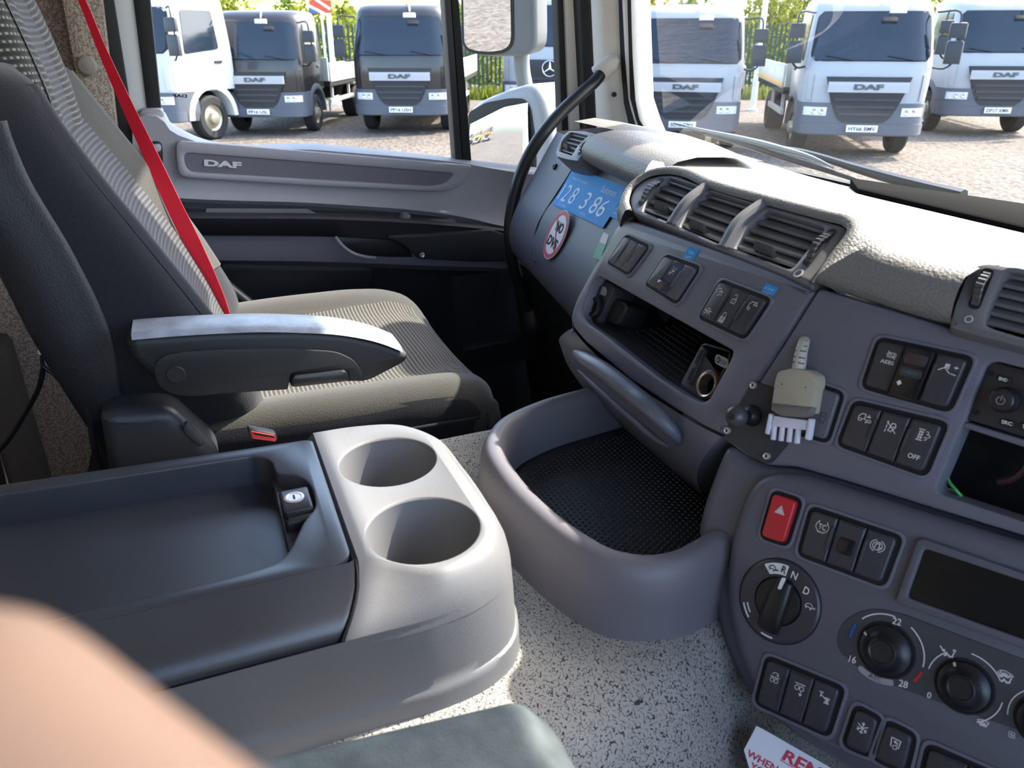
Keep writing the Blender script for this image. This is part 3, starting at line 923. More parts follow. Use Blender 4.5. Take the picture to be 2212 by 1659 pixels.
# side rim of the centre pod
L0 = [U1.at(x, y, -0.004) for x, y in ((1362, 470), (1336, 488), (1303, 545), (1264, 612), (1240, 660), (1232, 690), (1234, 712))]
rows = [[p + V(d) for p in resample(L0, 24)] for d in ((0.006, 0, 0.0), (-0.004, 0.004, 0), (-0.008, 0.014, 0), (-0.008, 0.06, 0), (-0.006, 0.2, 0))]
part(dash, 'pod_side', grid(rows), PAD, smooth=60)
L1 = [UY(x, y, yy) for x, y, yy in ((1234, 712, 0.375), (1224, 752, 0.40), (1236, 803, 0.42), (1278, 862, 0.43))]
rows = [[p + V(d) for p in resample(L1, 14)] for d in ((0.004, 0, 0), (-0.006, 0.012, 0), (-0.008, 0.15, 0.0))]
part(dash, 'drawer_side', grid(rows), DASH, smooth=60)

# --- hood of the centre vents
vo = [(785, 545), (768, 470), (800, 400), (870, 345), (985, 318), (1065, 325), (1230, 395), (1560, 492), (1960, 600), (2056, 626), (2084, 662), (2060, 710), (1990, 800), (1920, 900), (1862, 1000), (1745, 940), (1320, 770), (1000, 630)]
CC = lambda l: [(1080 + 0.3617 * x, 260 + 0.3617 * y) for x, y in l]
vout = V1.pts(CC(vo))
hp = resample([V1.at(x, y) for x, y in CC([(785, 545), (768, 470), (800, 400), (870, 345), (985, 318), (1065, 325), (1230, 395), (1560, 492), (1960, 600), (2056, 626), (2084, 662), (2060, 710), (1990, 800), (1920, 900), (1868, 990)])], 60)
def push(L, n, c):
    out = []
    for i, p in enumerate(L):
        t = (L[min(i + 1, len(L) - 1)] - L[max(i - 1, 0)]).normalized()
        out.append(p + t.cross(n) * -c)
    return out
rows = []
o1 = push(hp, V1.n, 1.0)
for c, h in ((-0.001, 0.0), (0.001, 0.004), (0.005, 0.005), (0.011, 0.001), (0.019, -0.008), (0.034, -0.022), (0.06, -0.044), (0.095, -0.078)):
    r = []
    for p, q in zip(hp, o1):
        k = max(0.0, (q - p).dot(V1.b)) ** 0.7
        ce = c if c < 0.02 else 0.019 + (c - 0.019) * k
        he = h if c < 0.02 else -0.008 + (h + 0.008) * k - 0.03 * (1 - k) * min(1, (c - 0.019) / 0.03)
        r.append(p + (q - p) * ce + V1.n * he)
    rows.append(r)
part(dash, 'vent_hood', grid(rows), PAD, smooth=60)
# --- right pad between the two vents
fl = [S1.at(x, y) for x, y in ((1764, 605), (1800, 618), (1850, 634), (1950, 667), (2030, 690), (2060, 697))]
fl = resample(fl, 24)
rows = []
for up_, w_, dy in ((-0.003, -0.01, 0), (-0.001, 0.004, 0), (0.004, 0.008, 0), (0.014, 0.009, 0), (0.024, 0.006, 0), (0.032, 0.0, 0), (0.038, -0.010, 0.005), (0.0415, -0.022, 0.012), (0.042, -0.034, 0.025), (0.040, -0.05, 0.06)):
    rows.append([p + V((0, dy, up_)) + S1.n * w_ + S1.a * (0.040 * min(1, max(0, up_) / 0.040) * max(0, 1 - 2.2 * k / 23)) for k, p in enumerate(fl)])
part(dash, 'driver_pad', grid(rows), PAD, smooth=60)
rows = []
for up_, w_, dy in ((-0.003, -0.01, 0), (0.004, 0.006, 0), (0.024, 0.004, 0), (0.042, -0.03, 0.025), (0.038, -0.07, 0.06)):
    rows.append([S1.at(2060, 697) + S1.a * u + V((0, dy, up_)) + S1.n * w_ for u in (0.22, 0.45, 0.8)])
part(dash, 'driver_pad_end', grid(rows), PAD, smooth=60)
# dark strip along the screen, right of the top pad
def ds(px, py, y): return UY(px, py, y)
L = [ds(1836, 384, 0.88), ds(2212, 437, 0.86), ds(2600, 492, 0.84), ds(2600, 575, 0.66), ds(2212, 490, 0.72), ds(1852, 407, 0.80)]
part(dash, 'screen_demister_strip', plate(fillet(L, 0.008, 3), V((0, -0.15, 1)), 0.02, 0.004), M('demister_black', (16, 16, 17), 1.0, (900, 0.4, 0.0008), spec=0.05))

# --- centre stack fascia with the radio aperture
o = [(1768, 622), (1830, 640), (1950, 676), (2045, 706), (2212, 751), (2560, 846), (2560, 1262), (2212, 1160), (1990, 1092), (1850, 1048), (1720, 1010), (1655, 1006), (1610, 985), (1563, 951), (1575, 922), (1620, 852), (1690, 746)]
rh = fillet(S1.pts([(2134, 776), (2520, 876), (2470, 1206), (2212, 1127), (2031, 1067), (2022, 1054), (2085, 905)]), [0.008, 0.006, 0.006, 0, 0.004, 0.004, 0], 4)
part(dash, 'stack_fascia', plate(fillet(S1.pts(o), 0.004, 3), S1.n, 0.06, 0.004, holes=[rh], hdepth=0.02, hbev=0.002), PANEL)
part(dash, 'radio_aperture', plate(S1.pts([(2010, 760), (2540, 860), (2540, 1240), (2010, 1080)], -0.075), S1.n, 0.01), GAP)
# lower body of the stack and the raised control panel on it
o = [(1566, 953), (1541, 1010), (1512, 1090), (1498, 1155), (1518, 1210), (1532, 1300), (1556, 1390), (1592, 1470), (1640, 1540), (1738, 1612), (1845, 1680), (2000, 1750), (2560, 1930), (2560, 1262), (2212, 1160), (1990, 1090), (1850, 1046), (1720, 1009), (1650, 1003), (1608, 983)]
part(dash, 'stack_body', plate(fillet(S2.pts(o, -0.010), 0.01, 3), S2.n, 0.22, 0.012, seg=3), STACK)
o = [(1668, 1020), (1724, 1022), (1850, 1060), (1990, 1104), (2212, 1172), (2560, 1275), (2560, 1890), (2000, 1708), (1850, 1644), (1745, 1596), (1655, 1536), (1608, 1462), (1574, 1370), (1560, 1265), (1574, 1160), (1605, 1072), (1630, 1035)]
part(dash, 'control_panel', plate(resample(S2.pts(o[:1]), 1) if 0 else fillet(S2.pts(o, 0.003), 0.02, 4), S2.n, 0.02, 0.010, seg=3), STACK)
# ================================================================== air vents
SLAT = M('vent_slat', (104, 104, 106), 0.35)
VFR = M('vent_frame', (106, 106, 110), 0.45, (2000, 0.15, 0.0004))
RIBW = M('thumb_wheel', (70, 71, 76), 0.4)
def wheel(root, slot, pl, ribs=7, w=0.0):
    """ribbed thumb wheel showing through a slot; slot given as four pixel points l-bottom, r-bottom, r-top, l-top"""
    Q = pl.pts(slot, w)
    part(root, 'wheel_slot', poly_flat(fillet(Q, 0.006, 4), pl.n, 0.0008), GAP)
    A = qrect(Q, 0.16, 0.06, 0.84, 0.94)
    rows = []
    N = ribs * 6
    for k in range(N + 1):
        t = k / N
        h = 0.0075 * math.sin(math.pi * t) + 0.0012 * abs(math.sin(math.pi * ribs * t)) - 0.001
        rows.append([bil(A, 0, t) + pl.n * (h - 0.002), bil(A, 0.06, t) + pl.n * h, bil(A, 0.94, t) + pl.n * h, bil(A, 1, t) + pl.n * (h - 0.002)])
    part(root, 'thumb_wheel', grid(rows), RIBW, smooth=30)
def vent(root, Lt, Lb, Rt, Rb, pl, n, back, tab=None, tw=0.03, w=-0.003):
    """n slats across one opening given by its corner pixels"""
    Q = [pl.at(*Lb, w), pl.at(*Rb, w), pl.at(*Rt, w), pl.at(*Lt, w)]
    B = [p - pl.n * 0.045 for p in qrect(Q, -0.1, -0.1, 1.1, 1.1)]
    part(root, 'vent_back', plate(B, pl.n, 0.004), GAP)
    for k in range(n):
        t = (k + 0.45) / n
        a, b = bil(Q, -0.02, t), bil(Q, 1.02, t)
        up = (pl.n.cross(a - b)).normalized()
        bk = V(back)
        L = [a, b, b + bk, a + bk]
        nn = (b - a).cross(bk).normalized()
        part(root, 'slat', plate(L, nn, 0.0022, 0.0006, seg=1), SLAT)
    if tab:
        c = pl.at(*tab, w + 0.003)
        bm = BM()
        hw = 0.012
        for k in range(9):
            x0 = -hw + k * 2 * hw / 9
            P = [c + pl.a * x + V((0, 0, z)) - pl.n * 0.004 for x, z in ((x0, -0.004), (x0 + 0.0018, -0.004), (x0 + 0.0018, 0.004), (x0, 0.004))]
            plate([p + pl.n * 0.007 for p in P], pl.n, 0.005, 0, bm=bm)
        P = [c + pl.a * x + V((0, 0, z)) for x, z in ((-hw, -0.0045), (hw, -0.0045), (hw, 0.0035), (-hw, 0.0035))]
        plate(P, pl.n, 0.012, 0.001, bm=bm)
        part(root, 'direction_tab', bm, RIBW)
va = thing('air_vent', 'wide three-part dashboard air vent with curved dividers', 'air vent', V1.at(1600, 500), group='dashboard air vents')
holes = [[(1005, 338), (1220, 406), (1150, 470), (1070, 545), (1006, 613), (845, 548), (870, 478), (940, 390)],
         [(1238, 420), (1532, 508), (1465, 570), (1380, 660), (1312, 745), (1066, 642), (1120, 540), (1190, 455)],
         [(1592, 530), (1952, 638), (1880, 722), (1800, 815), (1742, 892), (1392, 772), (1460, 655), (1540, 570)]]
HP = [fillet(V1.pts(CC(h)), 0.006, 3) for h in holes]
part(va, 'vent_frame', plate(fillet(vout, 0.008, 3), V1.n, 0.02, 0.004, holes=HP, hdepth=0.02, hbev=0.0015), VFR)
cq = lambda x, y: (1080 + 0.3617 * x, 260 + 0.3617 * y)
for (lt_, lb_, rt_, rb_, tb) in (((1008, 335), (842, 545), (1220, 408), (1008, 612), (965, 520)), ((1240, 420), (1066, 642), (1532, 508), (1312, 745), (1180, 640)), ((1592, 530), (1392, 772), (1952, 638), (1742, 892), (1580, 778))):
    vent(va, cq(*lt_), cq(*lb_), cq(*rt_), cq(*rb_), V1, 5, (0, 0.022, 0.004), cq(*tb))
# curved dividers between the openings
for a, m_, b in (((1240, 395), (1110, 500), (1025, 625)), ((1580, 495), (1420, 620), (1335, 765))):
    P = [V1.at(*cq(*a), -0.002), V1.at(*cq(*m_), 0.003), V1.at(*cq(*b), -0.002)]
    part(va, 'divider', tube(P, 0.0062, 10, 24), VFR)
wheel(va, [cq(818, 500), cq(850, 510), cq(990, 350), cq(955, 345)], V1, 8)
wheel(va, [cq(1798, 860), cq(1846, 880), cq(2020, 655), cq(1970, 650)], V1, 8)
c = V1.at(*cq(1784, 915), 0.0)
part(va, 'closed_mark', strokes([arc(0.5, 0.5, 0.5, 0.5, 0, 360, 20)], [c + V1.a * x + V1.b * y for x, y in ((-0.0035, -0.0035), (0.0035, -0.0035), (0.0035, 0.0035), (-0.0035, 0.0035))], V1.n, 0.0014, 0.0006), PRINT, smooth=0)
# corner vent
vb = thing('air_vent', 'small corner air vent beside the passenger door', 'air vent', V0.at(1240, 315), group='dashboard air vents')
oc = [(1199, 328), (1213, 294), (1228, 281), (1262, 281), (1294, 289), (1290, 296), (1272, 312), (1258, 332), (1247, 348), (1222, 344), (1201, 338)]
h1 = [(1206, 326), (1214, 304), (1232, 285), (1272, 293), (1258, 304), (1244, 320), (1236, 336)]
part(vb, 'vent_frame', plate(fillet(V0.pts(oc, 0.012), 0.006, 3), V0.n, 0.05, 0.004, holes=[fillet(V0.pts(h1, 0.012), 0.006, 3)], hdepth=0.02, hbev=0.001), VFR)
vent(vb, (1232, 285), (1206, 326), (1270, 293), (1236, 336), V0, 5, (0, 0.02, 0.004), (1224, 318), w=0.008)
wheel(vb, [(1246, 334), (1252, 336), (1282, 298), (1276, 296)], V0, 7, w=0.012)
# right vent beside the instruments
vc = thing('air_vent', 'air vent at the right edge beside padded dash top', 'air vent', V2.at(2150, 640), group='dashboard air vents')
o = [(2046, 709), (2062, 652), (2086, 592), (2106, 569), (2136, 564), (2212, 576), (2560, 640), (2520, 840), (2212, 753)]
h1 = [(2172, 580), (2540, 655), (2490, 800), (2212, 729), (2122, 702), (2140, 650)]
part(vc, 'vent_frame', plate(fillet(V2.pts(o, 0.010), [0.004, 0, 0.01, 0.02, 0.02, 0, 0.01, 0.01, 0], 4), V2.n, 0.04, 0.005, holes=[fillet(V2.pts(h1, 0.010), 0.006, 3)], hdepth=0.03, hbev=0.002), VFR)
vent(vc, (2172, 580), (2122, 702), (2540, 655), (2490, 800), V2, 6, (0, 0.024, 0.003), w=0.004)
wheel(vc, [(2089, 664), (2115, 672), (2150, 584), (2124, 578)], V2, 7, w=0.010)
c = V2.at(2093, 690, 0.0105)
part(vc, 'closed_mark', strokes([arc(0.5, 0.5, 0.5, 0.5, 0, 360, 20)], [c + V2.a * x + V2.b * y for x, y in ((-0.0022, -0.0022), (0.0022, -0.0022), (0.0022, 0.0022), (-0.0022, 0.0022))], V2.n, 0.0009, 0.0004), PRINT, smooth=0)

# ================================================================== switches
def circ(x, y, r, k=14): return arc(x, y, r, r, 0, 360, k)
IC = {
 'beam': [arc(0.35, 0.65, 0.3, 0.3, 60, 240), [(0.3, 0.55), (0.75, 0.75)], [(0.4, 0.35), (0.35, 0.15)], [(0.55, 0.42), (0.55, 0.2)], [(0.7, 0.5), (0.75, 0.3)], [(0.45, 0.75), (0.7, 0.6)]],
 'lamp': [[(0.1, 0.55), (0.9, 0.65)], arc(0.5, 0.58, 0.22, 0.2, 180, 360), [(0.3, 0.3), (0.2, 0.1)], [(0.5, 0.25), (0.5, 0.05)], [(0.7, 0.3), (0.82, 0.12)], [(0.35, 0.85), (0.65, 0.9)]],
 'unlock': [[(0.25, 0.1), (0.75, 0.1), (0.75, 0.5), (0.25, 0.5), (0.25, 0.1)], [(0.62, 0.5), (0.62, 0.8)], arc(0.46, 0.8, 0.16, 0.16, 0, 180), [(0.5, 0.25), (0.5, 0.35)]],
 'lock': [[(0.2, 0.05), (0.8, 0.05), (0.8, 0.5), (0.2, 0.5), (0.2, 0.05)], [(0.25, 0.15), (0.75, 0.15)], [(0.25, 0.25), (0.75, 0.25)], [(0.25, 0.38), (0.75, 0.38)], [(0.32, 0.5), (0.32, 0.75)], arc(0.5, 0.75, 0.18, 0.2, 0, 180), [(0.68, 0.5), (0.68, 0.75)]],
 'truck': [[(0.1, 0.35), (0.1, 0.6), (0.25, 0.85), (0.5, 0.85), (0.5, 0.4), (0.35, 0.35)], circ(0.22, 0.25, 0.12), circ(0.85, 0.25, 0.12), [(0.5, 0.38), (0.75, 0.3)], [(0.62, 0.62), (0.85, 0.62)], [(0.7, 0.72), (0.74, 0.8), (0.78, 0.72)], [(0.62, 0.15), (0.66, 0.05), (0.7, 0.15)]],
 'truck_warn': [[(0.2, 0.2), (0.2, 0.55), (0.35, 0.85), (0.6, 0.85)], circ(0.35, 0.15, 0.12), [(0.62, 0.6), (0.95, 0.6), (0.78, 0.95), (0.62, 0.6)]],
 'aebs': [circ(0.5, 0.6, 0.24), arc(0.5, 0.6, 0.38, 0.36, 130, 230), arc(0.5, 0.6, 0.38, 0.36, -50, 50), [(0.15, 0.95), (0.85, 0.25)]],
 'hill': [[(0.0, 0.3), (0.3, 0.6), (0.65, 0.2)], [(0.3, 0.6), (0.3, 0.9), (0.5, 0.9), (0.5, 0.55)], [(0.8, 0.75), (1.0, 0.75)], [(0.9, 0.65), (0.9, 0.85)], [(0.75, 0.2), (1.0, 0.15)], [(0.35, 0.65), (0.35, 0.85)], [(0.42, 0.62), (0.42, 0.86)]],
 'lane': [[(0.15, 0.05), (0.15, 0.25)], [(0.15, 0.4), (0.15, 0.6)], [(0.15, 0.75), (0.15, 0.95)], [(0.35, 0.2), (0.5, 0.85), (0.75, 0.85), (0.85, 0.6), (0.6, 0.15), (0.35, 0.2)], [(0.1, 0.9), (0.95, 0.1)], [(0.45, 0.5), (0.8, 0.6)]],
 'dpf': [[(0.25 + 0.12 * i, 0.15 + 0.15 * j), (0.28 + 0.12 * i, 0.15 + 0.15 * j)] for i in (0, 1, 2) for j in range(5)] if 0 else [[(0.2, 0.9), (0.55, 0.9)], [(0.2, 0.1), (0.55, 0.1)], [(0.25, 0.7), (0.5, 0.7)], [(0.25, 0.5), (0.5, 0.5)], [(0.25, 0.3), (0.5, 0.3)], [(0.3, 0.2), (0.3, 0.8)], [(0.45, 0.2), (0.45, 0.8)], arc(0.72, 0.72, 0.1, 0.1, -90, 120), arc(0.85, 0.5, 0.1, 0.1, -90, 120), arc(0.7, 0.28, 0.1, 0.1, -90, 120)],
 'tc_ring': [arc(0.5, 0.5, 0.48, 0.48, 130, 250), arc(0.5, 0.5, 0.48, 0.48, -70, 50), [(0.25, 0.05), (0.3, 0.0), (0.38, 0.06), (0.46, 0.0), (0.54, 0.06), (0.62, 0.0), (0.7, 0.05)], [(0.2, 0.95), (0.15, 0.8)], [(0.8, 0.95), (0.85, 0.8)]],
 'stab': [circ(0.5, 0.5, 0.3), arc(0.5, 0.5, 0.45, 0.45, 110, 250), arc(0.5, 0.5, 0.45, 0.45, -70, 70), [(0.35, 0.35), (0.4, 0.65), (0.6, 0.68), (0.62, 0.5)], circ(0.65, 0.38, 0.07)],
 'axle_up': [circ(0.3, 0.22, 0.17), circ(0.7, 0.22, 0.17), [(0.1, 0.5), (0.9, 0.5)], arc(0.5, 0.6, 0.3, 0.3, 20, 160), [(0.75, 0.85), (0.8, 0.65), (0.62, 0.7)]],
 'axle_dn': [circ(0.3, 0.55, 0.17), circ(0.7, 0.55, 0.17), [(0.1, 0.85), (0.9, 0.85)], [(0.7, 0.3), (0.7, 0.05)], [(0.6, 0.15), (0.7, 0.03), (0.8, 0.15)]],
 'diff': [[(0.05, 0.9), (0.35, 0.9)], [(0.2, 0.9), (0.2, 0.55)], [(0.2, 0.72), (0.8, 0.4)], [(0.6, 0.2), (0.95, 0.2)], [(0.6, 0.6), (0.95, 0.6)], [(0.78, 0.2), (0.78, 0.6)], [(0.65, 0.3), (0.92, 0.5)], [(0.65, 0.5), (0.92, 0.3)]],
 'snow': [[(0.5, 0.02), (0.5, 0.98)], [(0.08, 0.26), (0.92, 0.74)], [(0.08, 0.74), (0.92, 0.26)], [(0.38, 0.9), (0.5, 0.78), (0.62, 0.9)], [(0.38, 0.1), (0.5, 0.22), (0.62, 0.1)], [(0.12, 0.45), (0.24, 0.35), (0.2, 0.2)], [(0.88, 0.45), (0.76, 0.35), (0.8, 0.2)]],
 'recirc': [[(0.25, 0.2), (0.15, 0.9), (0.85, 0.9), (0.8, 0.25)], circ(0.55, 0.2, 0.16), [(0.4, 0.65), (0.65, 0.65), (0.65, 0.45)], [(0.5, 0.75), (0.4, 0.65), (0.5, 0.55)]],
 'tail': [[(0.35, 0.95), (0.35, 0.55), (0.75, 0.55)], [(0.75, 0.9), (0.4, 0.25)], circ(0.3, 0.3, 0.1), [(0.7, 0.35), (0.75, 0.3)]],
 'hazard': [[(0.05, 0.1), (0.95, 0.1), (0.5, 0.95), (0.05, 0.1)], [(0.25, 0.22), (0.75, 0.22), (0.5, 0.68), (0.25, 0.22)], [(0.4, 0.32), (0.6, 0.32), (0.5, 0.5), (0.4, 0.32)]],
 'turtle': [arc(0.45, 0.35, 0.35, 0.45, 0, 180), [(0.1, 0.35), (0.8, 0.35)], [(0.8, 0.4), (0.95, 0.5)], [(0.25, 0.3), (0.2, 0.12)], [(0.6, 0.3), (0.65, 0.12)], [(0.92, 0.45), (1.0, 0.55), (0.98, 0.42)]],
 'seat_air': [[(0.0, 0.85), (0.28, 0.5)], [(0.28, 0.65), (0.28, 0.5), (0.15, 0.55)], [(0.3, 0.15), (0.45, 0.4), (0.62, 0.2), (0.8, 0.25), (0.88, 0.6)], circ(0.9, 0.8, 0.07, 8), circ(0.9, 0.8, 0.03, 6), [(0.34, 0.14), (0.47, 0.33), (0.62, 0.13), (0.82, 0.2)]],
 'screen': [[(0.0, 0.7), (0.25, 0.1), (0.75, 0.1), (1.0, 0.7)], arc(0.5, 0.2, 0.62, 0.68, 40, 140), [(0.35, 0.15), (0.33, 0.5)], [(0.5, 0.15), (0.5, 0.55)], [(0.65, 0.15), (0.67, 0.5)]],
 'fan': [circ(0.3, 0.7, 0.2), circ(0.7, 0.7, 0.2), circ(0.3, 0.3, 0.2), circ(0.7, 0.3, 0.2), circ(0.5, 0.5, 0.1)],
 'power': [arc(0.5, 0.45, 0.38, 0.38, 120, 420), [(0.5, 0.95), (0.5, 0.5)]],
 'bus': [[(0.25, 0.15), (0.25, 0.8), (0.7, 0.8), (0.7, 0.15), (0.25, 0.15)], [(0.3, 0.55), (0.65, 0.55)], [(0.32, 0.15), (0.32, 0.05)], [(0.62, 0.15), (0.62, 0.05)]],
}
KEY = SWITCH
GLOSSK = M('gloss_black', (20, 20, 24), 0.2)
def bank(label, quad, pl, keys, group, base_w=0.0, name='switch_bank', cat='switch panel', rise=0.003, keymat=None, margin=0.055, gap=0.012):
    """quad: bl, br, tr, tl pixels of the keys; keys: list of dicts"""
    Q = pl.pts(quad, base_w)
    c = sum(Q, V()) / 4
    t = thing(name, label, cat, c, group=group)
    W = (Q[1] - Q[0]).length; H = (Q[3] - Q[0]).length
    m = 0.0035
    part(t, 'bezel', plate([p + pl.n * 0.0008 for p in fillet(qrect(Q, -m / W, -m / H, 1 + m / W, 1 + m / H), 0.007, 5)], pl.n, 0.006, 0.0006, seg=1), GAP)
    rim = fillet(qrect(Q, -1.5 * m / W, -1.5 * m / H, 1 + 1.5 * m / W, 1 + 1.5 * m / H), 0.008, 5)
    rin = fillet(qrect(Q, -0.85 * m / W, -0.85 * m / H, 1 + 0.85 * m / W, 1 + 0.85 * m / H), 0.007, 5)
    part(t, 'bezel_rim', plate([p + pl.n * 0.0016 for p in rim], pl.n, 0.004, 0.0008, holes=[[p + pl.n * 0.0016 for p in rin]], hdepth=0.002, hbev=0.0003), keymat if keymat and 0 else PANEL)
    n = len(keys)
    for i, k in enumerate(keys):
        s0, s1 = i / n + gap / 2, (i + 1) / n - gap / 2
        K = [p + pl.n * (rise + 0.0012) for p in qrect(Q, s0, 0, s1, 1)]
        rr = [0.004 if (i == 0) else 0.0008, 0.004 if i == n - 1 else 0.0008, 0.004 if i == n - 1 else 0.0008, 0.004 if i == 0 else 0.0008]
        ko = part(t, 'switch', plate(fillet(K, rr, 4), pl.n, rise + 0.002, 0.0016, seg=3), k.get('mat', keymat or KEY))
        if k.get('ridge') is not None:
            r = k['ridge']
            B = qrect(K, r - 0.06, 0.28, r + 0.06, 0.80)
            part(ko, 'ridge', plate([p + pl.n * 0.0012 for p in fillet(B, 0.0008, 3)], pl.n, 0.002, 0.0008), k.get('mat', keymat or KEY))
        for (ic, x, y, sw, sh) in k.get('icons', ()):
            part(ko, 'symbol', strokes(IC[ic], qrect(K, x - sw / 2, y - sh / 2, x + sw / 2, y + sh / 2), pl.n, k.get('lw', 0.0006), 0.0003), k.get('ink', PRINT), smooth=0)
        for (tx, x, y, sw, sh) in k.get('texts', ()):
            part(ko, 'lettering', text_bm(tx, qrect(K, x - sw / 2, y - sh / 2, x + sw / 2, y + sh / 2), pl.n, 0.0003, 0.01), k.get('ink', PRINT), smooth=0)
        if k.get('extra'): k['extra'](ko, K, pl)
    return t
KL = M('blank_switch', (86, 86, 94), 0.4)
GR = 'rocker switch banks on the dashboard'
def mid_toggle(ko, K, pl):
    B = qrect(K, 0.15, 0.05, 0.85, 0.35)
    part(ko, 'toggle', plate([p + pl.n * 0.006 for p in fillet(B, 0.002, 3)], pl.n, 0.006, 0.003), M('smoked_plastic', (70, 64, 66), 0.15, coat=0.6))
bank('bank of three blank grey switches nearest the blue height sticker', [(1318, 566), (1360, 591), (1401, 535), (1354, 513)], U1, [dict(mat=KL, ridge=0.92), dict(mat=KL), dict(mat=KL, ridge=0.1)], GR)
bank('switch bank with smoked middle toggle below the tail lift sticker', [(1401, 613), (1465, 652), (1510, 582), (1440, 556)], U1,
     [dict(mat=KL, ridge=0.9), dict(mat=M('blue_grey_switch', (62, 70, 96), 0.25), icons=[('tail', 0.5, 0.68, 0.7, 0.34)], extra=mid_toggle), dict(mat=KL, ridge=0.1)], GR)
bank('switch bank with lamp, padlock and warning symbols below the scene lights sticker', [(1517, 684), (1611, 728), (1662, 651), (1560, 611)], U1,
     [dict(icons=[('beam', 0.45, 0.75, 0.55, 0.24), ('lamp', 0.4, 0.2, 0.6, 0.2)], ridge=0.92), dict(icons=[('unlock', 0.45, 0.74, 0.5, 0.28), ('lock', 0.42, 0.22, 0.5, 0.3)]), dict(icons=[('truck_warn', 0.52, 0.76, 0.6, 0.26)], ridge=0.1)], GR)
def remote(ko, K, pl):
    B = qrect(K, -0.02, -0.03, 1.02, 1.02)
    b = part(ko, 'remote_face', plate([p + pl.n * 0.004 for p in fillet(B, 0.0015, 3)], pl.n, 0.004, 0.0012), GLOSSK)
    for x0, y0, x1, y1, tx, ink in ((0.12, 0.68, 0.9, 0.9, 'o/CH', M('dim_red_print', (120, 24, 30), 0.5)), (0.12, 0.42, 0.9, 0.6, '>/II/I>', M('teal_print', (40, 140, 130), 0.5))):
        C_ = [p + pl.n * 0.0045 for p in fillet(qrect(K, x0, y0, x1, y1), 0.002, 3)]
        part(ko, 'remote_button', plate(C_, pl.n, 0.001, 0.0004), SWITCH)
        part(ko, 'lettering', text_bm(tx, [p + pl.n * 0.0045 for p in qrect(K, x0 + 0.1, y0 + 0.06, x1 - 0.1, y1 - 0.06)], pl.n, 0.0003, 0.0), ink, smooth=0)
    part(ko, 'symbol', poly_flat([p + pl.n * 0.0042 for p in [bil(K, 0.26, 0.2), bil(K, 0.36, 0.26), bil(K, 0.26, 0.32), bil(K, 0.16, 0.26)]], pl.n), PRINT, smooth=0)
bank('switch bank with brake assist lettering and glossy remote insert above another bank', [(1870, 832), (2050, 882), (2095, 778), (1903, 736)], S1,
     [dict(icons=[('aebs', 0.62, 0.74, 0.42, 0.2)], texts=[('AEBS', 0.55, 0.6, 0.5, 0.08)]), dict(extra=remote), dict(icons=[('hill', 0.55, 0.74, 0.6, 0.24)], ridge=0.1)], GR)
bank('switch bank with chassis, lane and filter symbols, one key lettered OFF', [(1817, 957), (1998, 1020), (2040, 919), (1850, 872)], S1,
     [dict(icons=[('truck', 0.55, 0.75, 0.55, 0.24)], ridge=0.92), dict(icons=[('lane', 0.5, 0.7, 0.45, 0.26)]), dict(icons=[('dpf', 0.55, 0.72, 0.55, 0.28)], texts=[('OFF', 0.55, 0.25, 0.4, 0.1)], ridge=0.08)], GR)
bank('single dark switch half hidden behind the grey cable connector', [(1722, 930), (1787, 950), (1818, 852), (1752, 830)], S1, [dict(icons=[('bus', 0.75, 0.45, 0.35, 0.3)], ink=M('faint_print', (70, 70, 76), 0.6), mat=STACK)], GR)
bank('row of three switches starting with TC lettering beside the red hazard switch', [(1731, 1194), (1907, 1259), (1942, 1163), (1757, 1101)], S2,
     [dict(icons=[('tc_ring', 0.55, 0.72, 0.5, 0.26)], texts=[('TC', 0.55, 0.72, 0.28, 0.12)], ridge=0.92),
      dict(extra=lambda ko, K, pl: part(ko, 'sunk_cap', plate([p + pl.n * 0.001 for p in fillet(qrect(K, 0.2, 0.3, 0.82, 0.66), 0.003, 3)], pl.n, 0.002, 0.0008), GLOSSK)),
      dict(icons=[('stab', 0.5, 0.72, 0.55, 0.28)], ridge=0.1)], GR, base_w=0.003)
bank('row of three switches with axle and differential lock symbols, lowest left', [(1638, 1515), (1788, 1583), (1818, 1488), (1662, 1423)], S2,
     [dict(icons=[('axle_up', 0.5, 0.7, 0.45, 0.26)], ridge=0.92), dict(icons=[('axle_dn', 0.55, 0.68, 0.5, 0.3)]), dict(icons=[('diff', 0.55, 0.7, 0.5, 0.28)])], GR, base_w=0.003)
bank('single switch with snowflake symbol', [(1828, 1606), (1878, 1628), (1900, 1553), (1853, 1529)], S2, [dict(icons=[('snow', 0.5, 0.62, 0.5, 0.3)])], GR, base_w=0.003)
bank('single switch with recirculation symbol', [(1893, 1635), (1955, 1664), (1974, 1589), (1919, 1562)], S2, [dict(icons=[('recirc', 0.5, 0.62, 0.5, 0.32)])], GR, base_w=0.003)
bank('blank switch pair cut by the bottom edge beside the recirculation switch', [(1992, 1690), (2160, 1762), (2185, 1690), (2010, 1614)], S2, [dict(), dict()], GR, base_w=0.003)
bank('red hazard warning switch with white triangle', [(1650, 1157), (1699, 1173), (1727, 1083), (1676, 1066)], S2, [dict(icons=[('hazard', 0.5, 0.7, 0.42, 0.2)], mat=M('hazard_red', (190, 38, 46), 0.4))], None, base_w=0.003, name='hazard_switch', cat='switch', rise=0.005)

